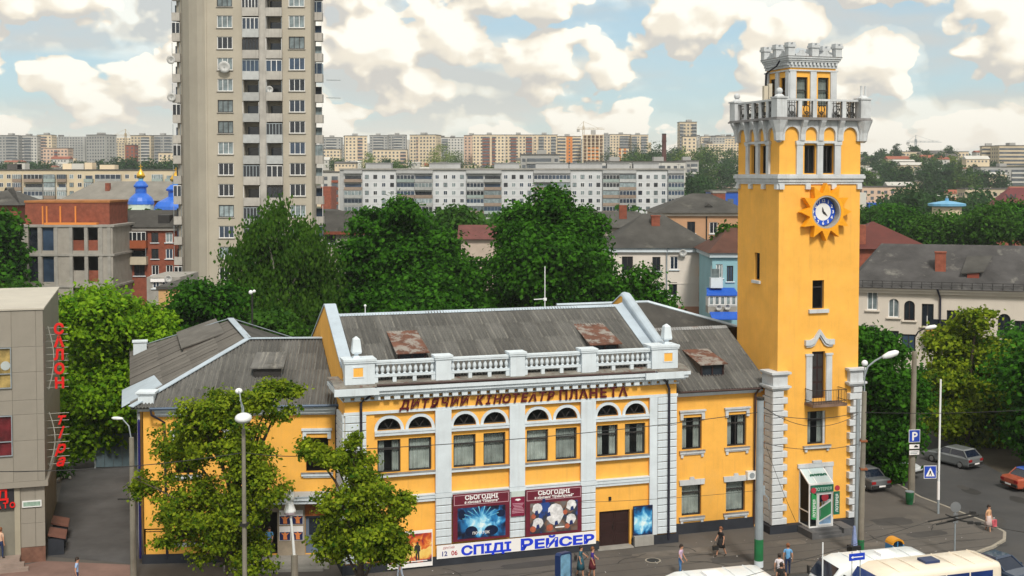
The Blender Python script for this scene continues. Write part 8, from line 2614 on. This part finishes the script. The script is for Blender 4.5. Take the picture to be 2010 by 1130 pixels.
def bus(label, px, py, L_, Wd, H, col, name, cat, glass, hatch, seed, roofx=.45, rz=TH, front=-1):
 """small bus, its middle at the given place; front looks towards local -x when front = -1"""
 x, y = ground_at(px, py, H)
 t = thing(name, label, cat, (x, y, -.114), rz)
 w = Wd / 2
 h = L_ / 2
 f = front
 st = [(-h, .86, .45, H * .62), (-h + .12, .95, .38, H * .66), (-h + .75, 1, .34, H * .93), (-h + 1.3, 1, .34, H), (h - .35, 1, .34, H), (h - .08, .96, .36, H * .985), (h, .9, .42, H * .93)]
 secs = [ring(-f * xx, w * ww, z0, z1) for xx, ww, z0, z1 in st]
 body = loft(secs).build('body', col, t, True)
 body.data.polygons.foreach_set('use_smooth', [len(p.vertices) == 4 for p in body.data.polygons])
 zb, zt_ = H * .52, H * .89
 for sy in (-1, 1):
  n = max(3, int((L_ - 2) / 1.15))
  for k in range(n):
   xa = -h + 1.5 + (L_ - 2.0) * k / n
   xb = xa + (L_ - 2.0) / n - .08
   yy = sy * (w + .006)
   MB().box(min(-f * xa, -f * xb), max(-f * xa, -f * xb), min(yy, yy - sy * .02), max(yy, yy - sy * .02), zb, zt_).build('window', glass, t)
 xs_ = -f * (-h)
 MB().add([(-f * (-h + .10), -w * .84, H * .66), (-f * (-h + .10), w * .84, H * .66), (-f * (-h + .70), w * .86, H * .925), (-f * (-h + .70), -w * .86, H * .925)], [(0, 1, 2, 3)]).xf(Matrix.Translation((f * .03, 0, .03))).build('windscreen', glass, t)
 xr_ = -f * (h + .004)
 MB().box(min(xr_, xr_ + f * .02), max(xr_, xr_ + f * .02), -w * .7, w * .7, H * .52, H * .8).build('rear_window', glass, t)
 for sy in (-.65, .65):
  MB().box(min(xr_, xr_ + f * .03), max(xr_, xr_ + f * .03), sy * w - .08, sy * w + .08, .8, 1.15).build('tail_lamp', REDLAMP, t)
  MB().ball((-f * (-h + .02), sy * w, .75), .12, 10, 6, .4).build('headlamp', CLEARLAMP, t)
 MB().box(min(-f * (-h - .06), -f * (-h + .1)), max(-f * (-h - .06), -f * (-h + .1)), -w * .9, w * .9, .36, .55).build('bumper', IRON, t)
 hx = roofx * L_
 ho = MB().box(hx - .40, hx + .40, -.34, .34, H + .02, H + .14).build('roof_hatch', hatch, t)
 q_ = 0
 xx = -h + 1.7
 while xx < h - .4:
  if abs(-f * xx - hx) > .5:
   MB().tube([(-f * xx, w * k / 5 * .84, H + .012 + .055 * (1 - abs(k) / 5)) for k in range(-5, 6)], .022, 5).build('roof_rib', col, t)
  xx += 1.05
 MB().box(-h + .6, h - .6, -w - .012, -w - .002, H * .40, H * .44).build('side_stripe', NAVY, t)
 for xx in (-h + 1.0, h - 1.25):
  for sy in (-1, 1):
   wheel(t, -f * xx, sy * (w - .12), .36, .24)
 for sy in (-1, 1):
  mb = MB(); mb.tube([(-f * (-h + .55), sy * (w - .05), H * .7), (-f * (-h + .25), sy * (w + .22), H * .72)], .02, 5).box(-f * (-h + .22) - .03, -f * (-h + .22) + .03, sy * (w + .22) - .09, sy * (w + .22) + .09, H * .58, H * .74)
  mb.build('mirror', IRON, t)
 return t, body
BUSWHITE = mat('white_bus_paint', (.74, .78, .80), .3, .05, .8, spec=.5, coat=.3, streak=.1, dirt_or_ridge=(.45, .45, .43))
BUSCREAM = mat('cream_bus_paint', (.78, .70, .58), .35, .05, .8, spec=.5, coat=.3, streak=.12, dirt_or_ridge=(.5, .44, .36))
bus('white bus roof with a pale roof hatch at the bottom edge', 1402, 1133, 5.6, 2.2, 2.6, BUSWHITE, 'bus', 'bus', BUSGLASS, PAPERWHITE, 1, .0, TH - radians(2))
bus('white minibus with a pale roof hatch behind the cream bus', 1716, 1094, 5.9, 2.1, 2.55, BUSWHITE, 'minibus', 'bus', VGLASS, PAPERWHITE, 2, .14, TH - radians(2))
t_, b_ = bus('cream bus with blue windows and a dark roof hatch', 1822, 1107, 7.4, 2.3, 2.85, BUSCREAM, 'bus', 'bus', BUSGLASS, NAVY, 3, .04, TH)
s = thing('route_board', 'small blue board with a white arrow between the white minibus and the cream bus', 'road sign', at(1690, 1101, 55.6), TH)
MB().box(-.42, .42, -.02, .02, -.16, .17).build('board', mat('bright_blue_board', (.01, .05, .50), .4, .05), s)
MB().box(-.22, .32, -.028, -.021, -.02, .025).prism([(-.34, 0), (-.22, .07), (-.22, -.07)], -.028, -.021).build('arrow', PAPERWHITE, s)
MB().tube([(-.25, .03, -3.0), (-.25, .03, .26)], .02).tube([(.2, .03, -3.0), (.2, .03, .26)], .02).build('legs', STEEL, s)
t = thing('sign_post', 'thin white post in front of the white minibus at the bottom edge', 'post', (PX(1622, 56.5), 56.5, -.11), 0)
MB().tube([(0, 0, 0), (0, 0, PZ(1072, 56.5) + .11)], .035, 6).build('pole', LAMPWHITE, t)

def car(label, px, py, rz, paint, kind='hatch', roofc=None, gz=-.11):
 """passenger car; local +x is the front"""
 x, y = ground_at(px, py, gz)
 t = thing('parked_car', label, 'car', (x, y, gz), rz, 'cars near the side street')
 w = .82
 def sec(xx, hw, z0, z1):
  return [(xx, hw * .94, z0), (xx, hw, z0 + .12), (xx, hw, z1 - .12), (xx, hw * .93, z1), (xx, -hw * .93, z1), (xx, -hw, z1 - .12), (xx, -hw, z0 + .12), (xx, -hw * .94, z0)]
 st = [(-2.05, .90, .38, .82), (-1.98, .97, .26, .92), (-1.2, 1, .2, .94), (.75, 1, .2, .92), (1.5, .98, .2, .84), (1.95, .93, .25, .72), (2.05, .84, .34, .62)]
 loft([sec(a, w * b, c, d) for a, b, c, d in st]).build('body', paint, t)
 zr = 1.36
 if kind == 'hatch':
  lo = [(-1.85, .93), (.85, .92)]; hi_ = [(-1.45, zr), (.2, zr)]
 else:
  lo = [(-1.35, .93), (.85, .92)]; hi_ = [(-.85, zr), (.2, zr)]
 g = MB()
 g.add([(lo[0][0], -w * .93, .9), (lo[1][0], -w * .93, .9), (lo[1][0], w * .93, .9), (lo[0][0], w * .93, .9), (hi_[0][0], -w * .76, zr - .02), (hi_[1][0], -w * .76, zr - .02), (hi_[1][0], w * .76, zr - .02), (hi_[0][0], w * .76, zr - .02)],
    [(0, 1, 5, 4), (1, 2, 6, 5), (2, 3, 7, 6), (3, 0, 4, 7)])
 g.build('glazing', VGLASS, t)
 MB().taper((hi_[0][0] + hi_[1][0]) / 2, 0, zr - .018, zr + .06, (hi_[1][0] - hi_[0][0]) / 2 + .04, w * .79, (hi_[1][0] - hi_[0][0]) / 2 - .1, w * .66).build('roof', roofc or paint, t)
 for sy in (-1, 1):
  for (xa, xb) in ((lo[0][0], hi_[0][0]), (lo[1][0], hi_[1][0]), (-.35, -.38)):
   MB().beam((xa, sy * w * .94, .9), (xb, sy * w * .775, zr), .07, .05).build('pillar', paint, t)
 for sy in (-1, 1):
  MB().box(-2.07, -2.0, sy * .62 - .16, sy * .62 + .16, .62, .80).build('tail_lamp', REDLAMP, t)
  MB().box(1.96, 2.06, sy * .55 - .15, sy * .55 + .15, .54, .68).build('headlamp', CLEARLAMP, t)
  MB().box(.45, .6, sy * (w + .1) - .07, sy * (w + .1) + .07, .9, 1.03).build('mirror', paint, t)
  wheel(t, -1.25, sy * (w - .09), .29, .18)
  wheel(t, 1.25, sy * (w - .09), .29, .18)
 MB().box(-2.14, -2.0, -.76, .76, .36, .52).build('bumper', IRON, t)
 MB().box(2.0, 2.12, -.74, .74, .34, .5).build('bumper', IRON, t)
 MB().box(-2.155, -2.142, -.26, .26, .42, .53).build('number_plate', PAPERWHITE, t)
 return t
SILVER = mat('silver_car_paint', (.20, .215, .225), .3, .05, 1, metal=.3, spec=.5, coat=.4)
car('silver hatchback driving away under the trees of the side street', 1877, 915, radians(122), SILVER, 'hatch')
car('white car standing deepest in the shade behind the concrete lamp post', 1758, 932, radians(-55), mat('white_car_paint', (.50, .53, .56), .3, .05, coat=.4), 'sedan', None, 0.0)
car('pale car tail with its shade put into the paint, half hidden behind the rusty lamp post', 1700, 958, radians(110), mat('shaded_pale_car_paint', (.13, .14, .15), .3, .05, coat=.4), 'sedan', None, 0.0)  # pale car, the tree shade around it put into dark paint
car('orange car with a blue roof cut by the right edge', 2036, 962, radians(20), mat('orange_car_paint', (.40, .09, .045), .3, .1, coat=.4), 'sedan', mat('blue_car_roof', (.02, .08, .40), .3, .08, coat=.4))
car('dark blue car half hidden behind the cream bus', 1975, 1150, radians(-60), mat('dark_blue_car_paint', (.012, .03, .07), .25, .1, coat=.5), 'sedan')

# covers, patches and litter on the square
r_ = random.Random(4)
for i, (px, py, lb) in enumerate(((1285, 1108, 'round iron manhole cover on the square before the brown door'), (1640, 1100, 'round iron manhole cover on the square below the porch'))):
 x, y = ground_at(px, py)
 c = thing('manhole_cover', lb, 'manhole cover', (x, y, 0), 0)
 MB().lathe((0, 0, 0), [(.36, .001), (.36, .009), (.30, .012)], 20).build('cover', IRON, c)
 MB().lathe((0, 0, 0), [(.45, .001), (.45, .006)], 20).build('collar', KERB, c)
def ground_patch(name, px, py, w, d, m, z, k=9):
 x, y = ground_at(px, py)
 pts = []
 for i in range(k * 2):
  a = 2 * pi * i / (k * 2)
  q = (abs(cos(a)) ** 6 + abs(sin(a)) ** 6) ** (-1 / 6) * r_.uniform(.86, 1.06)
  pts.append(W(*[p + o for p, o in zip(loc_of(x, y), (w * q * cos(a), d * q * sin(a)))], z))
 structure(MB().add(pts, [tuple(range(len(pts)))]).build(name, m))
PATCHD = mat('dark_asphalt_patch', (.055, .052, .05), .9, .15, .6, bump=.3)
PATCHL = mat('pale_worn_paving', (.13, .115, .10), .9, .2, .9, bump=.3)
for i, (px, py, w, d, m) in enumerate(((1330, 1092, 2.6, .5, PATCHL), (1560, 1072, .9, .45, PATCHL), (1450, 1105, 1.6, .6, PATCHD), (1760, 1030, 1.3, .8, PATCHD), (1730, 1075, 1.8, .35, PATCHL), (1830, 1055, 1.4, .5, PATCHD), (1060, 1115, 2.2, .5, PATCHD), (1850, 1030, .7, .5, PATCHL))):
 ground_patch('pavement_patch', px, py, w, d, m, .0042 + .0004 * i)
CRACK = mat('crack_filler', (.03, .029, .028), .9, .2)
for k in range(16):
 s0, t0, a = r_.uniform(-9, 26), r_.uniform(-6, -1), r_.uniform(-.5, .5) + (pi / 2 if k % 3 == 0 else 0)
 L1, R1 = [], []
 for q in range(9):
  s0 += .32 * cos(a)
  t0 += .32 * sin(a)
  a += r_.uniform(-.5, .5)
  w_ = .018 + .02 * r_.random()
  L1.append(W(s0 - w_ * sin(a), min(t0, -.3) + w_ * cos(a), .0095))
  R1.append(W(s0 + w_ * sin(a), min(t0, -.3) - w_ * cos(a), .0095))
 structure(MB().add(L1 + R1, [(i, i + 1, 9 + i + 1, 9 + i) for i in range(8)]).build('pavement_crack', CRACK))
for k in range(10):
 x, y = r_.uniform(29.5, 35), r_.uniform(70, 84)
 q = r_.uniform(.25, .7)
 structure(MB().add([(x + q * (1 + .3 * r_.random()) * cos(j * pi / 7), y + q * 1.6 * (1 + .3 * r_.random()) * sin(j * pi / 7), -.1045 + .0004 * k) for j in range(14)], [tuple(range(14))]).build('oil_stain', CRACK if k % 2 else PATCHD))
# rows of slabs show as shallow seams along the front
for k in range(5):
 t0 = -1.6 - k * 1.15
 structure(MB().add([W(-12, t0, .0036), W(26, t0, .0036), W(26, t0 + .07, .0036), W(-12, t0 + .07, .0036)], [(0, 1, 2, 3)]).build('paving_seam', PATCHD))
lit_ = MB()
for k in range(70):
 s_, t__ = r_.uniform(-8, 27), r_.uniform(-6.4, -.6)
 x, y, z = W(s_, t__, .012)
 q = r_.uniform(.015, .045)
 a = r_.uniform(0, 3)
 lit_.quad(*[(x + q * cos(a + b), y + q * sin(a + b), .012 + .01 * (b % 2)) for b in (0, 1.5, 3.1, 4.6)])
o = lit_.build('litter', PAPERWHITE, kind='stuff')

# ---------------------------------------------------------------- people
SKIN = mat('skin', (.48, .25, .16), .6, .06, 4)
HAIRD = mat('dark_hair', (.025, .016, .012), .6, .2, 6)
HAIRR = mat('reddish_hair', (.20, .075, .03), .6, .2, 6)
SHOE = mat('dark_shoe', (.03, .025, .022), .5, .15)
_CL = {}
def cloth(name, c):
 if name not in _CL:
  _CL[name] = mat(name, c, .85, .12, 5, bump=.15)
 return _CL[name]
def person(label, px, py, top, legs, face=0.0, hair=None, stride=.0, arms=((.24, -.02, .86), (-.24, -.02, .86)), elbows=None, dress=None, bare_legs=False, h=1.0, lean=0.0, gz=0.0, pos=None, long_hair=False, sleeves=False):
 x, y = pos or ground_at(px, py, gz)
 t = thing('person', label, 'person', (x, y, gz), face)
 t.scale = (h, h, h)
 S = {}
 S['pel'] = ((0, 0, .94), .125, .105); S['wai'] = ((0, -.01 - lean * .3, 1.10), .115, .09); S['che'] = ((0, -.02 - lean, 1.32), .145, .105)
 S['nec'] = ((0, -.03 - lean * 1.2, 1.47), .055, .055); S['hea'] = ((0, -.05 - lean * 1.3, 1.57), .075, .085); S['top'] = ((0, -.04 - lean * 1.3, 1.66), .08, .09)
 E_ = [('pel', 'wai'), ('wai', 'che'), ('che', 'nec'), ('nec', 'hea'), ('hea', 'top')]
 for i, sx in enumerate((1, -1)):
  k = 'r' if i else 'l'
  hx, hy, hz = arms[i]
  S['sho' + k] = ((sx * .175, -.02 - lean, 1.39), .058, .058)
  ex, ey, ez = (elbows[i] if elbows else (sx * .225 * .5 + hx * .5, .03 + hy * .35, (1.39 + hz) / 2))
  S['elb' + k] = ((ex, ey, ez), .042, .042); S['wri' + k] = ((hx, hy, hz), .028, .028)
  d = Vector((hx - ex, hy - ey, hz - ez)).normalized()
  p = Vector((hx, hy, hz)) + d * .08
  S['han' + k] = (tuple(p), .038, .022)
  st = stride * (1 if i else -1)
  S['hip' + k] = ((sx * .085, 0, .88), .085, .085); S['kne' + k] = ((sx * .09, -st * .5 - .02, .49), .06, .06)
  S['ank' + k] = ((sx * .09, -st * .9 + .03, .085 + max(0, -st) * .12), .042, .042); S['toe' + k] = ((sx * .10, -st * .9 - .13, .035 + max(0, -st) * .04), .034, .034)
  E_ += [('che', 'sho' + k), ('sho' + k, 'elb' + k), ('elb' + k, 'wri' + k), ('wri' + k, 'han' + k), ('pel', 'hip' + k), ('hip' + k, 'kne' + k), ('kne' + k, 'ank' + k), ('ank' + k, 'toe' + k)]
 names = list(S)
 me = bpy.data.meshes.new('person')
 me.from_pydata([S[n][0] for n in names], [(names.index(a), names.index(b)) for a, b in E_], [])
 o = bpy.data.objects.new('body', me)
 COL.objects.link(o)
 sk = o.modifiers.new('skin', 'SKIN')
 for i, n in enumerate(names):
  me.skin_vertices[0].data[i].radius = S[n][1:]
  me.skin_vertices[0].data[i].use_root = (n == 'pel')
 ss = o.modifiers.new('sub', 'SUBSURF')
 ss.levels = ss.render_levels = 1
 dg = bpy.context.evaluated_depsgraph_get()
 bm_ = bpy.data.meshes.new_from_object(o.evaluated_get(dg))
 bpy.data.objects.remove(o)
 vs = [tuple(v.co) for v in bm_.vertices]
 fs = [tuple(p.vertices) for p in bm_.polygons]
 bpy.data.meshes.remove(bm_)
 segs_ = [(a, b, Vector(S[a][0]), Vector(S[b][0])) for a, b in E_]
 mb = MB().add(vs, fs)
 for fi, f in enumerate(fs):
  c = sum((Vector(vs[i]) for i in f), Vector()) / len(f)
  best = min(segs_, key=lambda s_: (c - s_[2] - (s_[3] - s_[2]) * max(0, min(1, (c - s_[2]).dot(s_[3] - s_[2]) / (s_[3] - s_[2]).length_squared))).length)
  a, b = best[0], best[1]
  m = 1
  if b in ('hea', 'top') or (a, b) == ('che', 'nec') and c.z > 1.44:
   m = 0
  elif b[:3] in ('wri', 'han'):
   m = 1 if sleeves and b[:3] == 'wri' else 0
  elif b[:3] == 'elb' and not sleeves and (c - best[2]).length > .17:
   m = 0
  elif b[:3] in ('hip', 'kne', 'ank') or c.z < .95:
   m = 0 if (bare_legs and c.z < .8) else 2
  if b[:3] == 'toe' or c.z < .10:
   m = 3
  mb.mi[fi] = m
 mb.mat(0)
 for k, sx in (('l', 1), ('r', -1)):
  hp = Vector(S['han' + k][0])
  d = (hp - Vector(S['wri' + k][0])).normalized()
  side = d.cross(Vector((0, 1, 0)))
  side = side.normalized() if side.length > .1 else Vector((1, 0, 0))
  fw = side.cross(d)
  for q in range(4):
   b = hp + fw * (q - 1.5) * .018
   l = (.062, .072, .068, .055)[q]
   mb.tube([b, b + d * l * .55 - side * sx * .004, b + d * l - side * sx * .02], [.0095, .009, .006], 5)
  b = hp - d * .03 - fw * .035
  mb.tube([b, b - fw * .02 + d * .03, b - fw * .02 + d * .06], [.011, .010, .007], 5)
 hc = Vector(S['top'][0])
 mb.lathe((hc.x, hc.y - .085, hc.z - .07), [(.004, .03), (.012, .01), (.016, -.012), (.006, -.02)], 6)
 for sx in (-1, 1):
  mb.ball((sx * .083, hc.y + .01, hc.z - .055), .022, 6, 4, .5)
 mb.build('body', [SKIN, top, legs, SHOE], t, True)
 e = MB()
 for sx in (-1, 1):
  e.ball((sx * .03, hc.y - .084, hc.z - .035), .011, 6, 4)
 e.box(-.022, .022, hc.y - .092, hc.y - .080, hc.z - .115, hc.z - .108)
 e.build('face', HAIRD, t)
 if hair:
  hb = MB()
  n, m_ = 12, 5
  prof = [(.104 * sin(pi * .5 * i / m_ * 1.12 + 1e-3), .115 * cos(pi * .5 * i / m_ * 1.12)) for i in range(m_ + 1)]
  hb.lathe((hc.x, hc.y + .018, hc.z - .015), prof, n)
  hb.box(-.085, .085, hc.y + .02, hc.y + .105, hc.z - (.26 if long_hair else .10), hc.z)
  hb.build('hair', hair, t, True)
 if dress:
  dm, zl, fl = dress
  MB().lathe((0, -.01, 0), [(.155, 1.06), (.175, .95), (.18 + fl * .4, .8), (.18 + fl, zl)], 14, 0, 1.05, .85).build('skirt', dm, t, True)
 return t
BLK = cloth('black_cloth', (.018, .017, .018))
p = person('woman in a short black dress walking with a dark bag before the right wing', 1420, 1100, BLK, BLK, radians(-60), HAIRR, .30, ((.26, -.05, .88), (-.25, -.15, 1.0)), None, (BLK, .56, .09), True, .98)
hx, hy = p.location.x, p.location.y
b = thing('handbag', 'dark handbag carried by the woman in the black dress', 'bag', (hx - .34, hy - .16, .42), radians(20))
MB().box(-.17, .17, -.07, .07, 0, .24).build('bag', IRON, b)
MB().tube([(-.12, 0, .24), (-.06, 0, .43), (.06, 0, .43), (.12, 0, .24)], .012, 5).build('strap', IRON, b)
person('man in a pale pink shirt and blue jeans standing by the white bus', 1339, 1139, cloth('pale_pink_shirt', (.55, .40, .55)), cloth('blue_jeans', (.07, .19, .42)), radians(60), HAIRD, .08, ((.23, -.22, .90), (-.22, -.2, .92)), sleeves=False, lean=.03)
person('man in a light blue shirt seen from behind before the clock tower', 1553, 1138, cloth('light_blue_shirt', (.13, .34, .62)), cloth('navy_trousers', (.015, .03, .09)), radians(172), HAIRR, .12)
person('person in a white shirt behind the dark haired one at the bottom edge', 1536, 1160, cloth('white_shirt', (.66, .62, .66)), BLK, radians(165), HAIRD, .05)
person('person in dark clothes lowest at the bottom edge', 1540, 1180, BLK, BLK, radians(170), HAIRD, .05)
TEAL = cloth('teal_dress', (.02, .09, .13))
p = person('woman in a teal dress with a bag on her shoulder walking left of another', 1141, 1142, TEAL, TEAL, radians(75), HAIRD, .22, ((.23, -.25, 1.12), (-.22, -.05, .9)), None, (TEAL, .45, .08), True, 1.0)
b = thing('handbag', 'dark shoulder bag of the woman in the teal dress', 'bag', (p.location.x - .27, p.location.y - .10, .98), radians(80))
MB().box(-.15, .15, -.06, .06, 0, .22).build('bag', IRON, b)
MB().tube([(-.1, 0, .22), (-.02, .12, .45), (.05, .16, .42), (.1, 0, .22)], .012, 5).build('strap', IRON, b)
person('red haired woman in a violet top and dark red skirt', 1164, 1144, cloth('violet_top', (.04, .02, .20)), cloth('dark_red_skirt', (.10, .012, .02)), radians(80), HAIRR, .18, ((.10, -.24, 1.12), (-.20, -.10, .9)), None, (cloth('dark_red_skirt', 0), .55, .07), True, .98)
person('person in a white shirt and pale trousers before the orange poster', 783, 1152, cloth('white_blouse', (.70, .72, .76)), cloth('pale_trousers', (.36, .42, .52)), radians(-80), HAIRD, .2)
PALED = cloth('pale_pink_dress', (.52, .42, .40))
p = person('woman in a pale summer dress carrying a red and white bag on the square', 1950, 1052, cloth('peach_top', (.62, .36, .20)), PALED, radians(35), HAIRD, .25, ((.25, -.10, .86), (-.24, 0, .88)), None, (PALED, .42, .10), True, .98, gz=-.109)
b = thing('shopping_bag', 'red and white shopping bag carried by the woman in the summer dress', 'bag', (p.location.x + .32, p.location.y - .02, .25), radians(30))
MB().box(-.19, .19, -.08, .08, 0, .42).build('bag', mat('red_white_bag', (.55, .10, .13), .5, .35, 4), b)
MB().tube([(-.1, 0, .42), (-.05, 0, .56), (.05, 0, .56), (.1, 0, .42)], .01, 5).build('handles', PAPERWHITE, b)
person('man in a blue shirt standing in the dark doorway of the side entrance', 0, 0, cloth('blue_shirt', (.11, .30, .58)), cloth('navy_trousers', 0), radians(10), HAIRD, .05, ((.15, -.22, 1.0), (-.12, -.24, .98)), pos=wplace(6.9, -.35, 0)[:2], gz=.30)
sp = Matrix.Translation((-25.7, 65.4, 0)) @ Matrix.Rotation(TH, 4, 'Z') @ Vector((-2.55, -.3, 0))
person('person in a pale top and dark trousers at the shop door on the left edge', 0, 0, cloth('orange_pale_top', (.55, .36, .26)), cloth('dark_jeans', (.02, .035, .10)), radians(160), HAIRR, .1, pos=(sp.x, sp.y), gz=.52)
person('person in a light blue top at the bottom left corner', 140, 1168, cloth('pale_blue_top', (.30, .42, .65)), cloth('dark_jeans', 0), radians(100), HAIRD, .15)

# ---------------------------------------------------------------- thin summer haze over the town
hz = bpy.data.materials.new('thin_haze')
hz.use_nodes = True
nt = hz.node_tree
nt.nodes.remove(nt.nodes['Principled BSDF'])
pv = _n(nt, 'ShaderNodeVolumePrincipled')
pv.inputs['Color'].default_value = (.86, .91, .97, 1)
pv.inputs['Density'].default_value = HAZE
pv.inputs['Anisotropy'].default_value = .2
nt.links.new(pv.outputs[0], nt.nodes['Material Output'].inputs['Volume'])
MB().box(-1300, 1300, -90, 1650, -1.3, 125).build('haze', hz, kind='stuff')
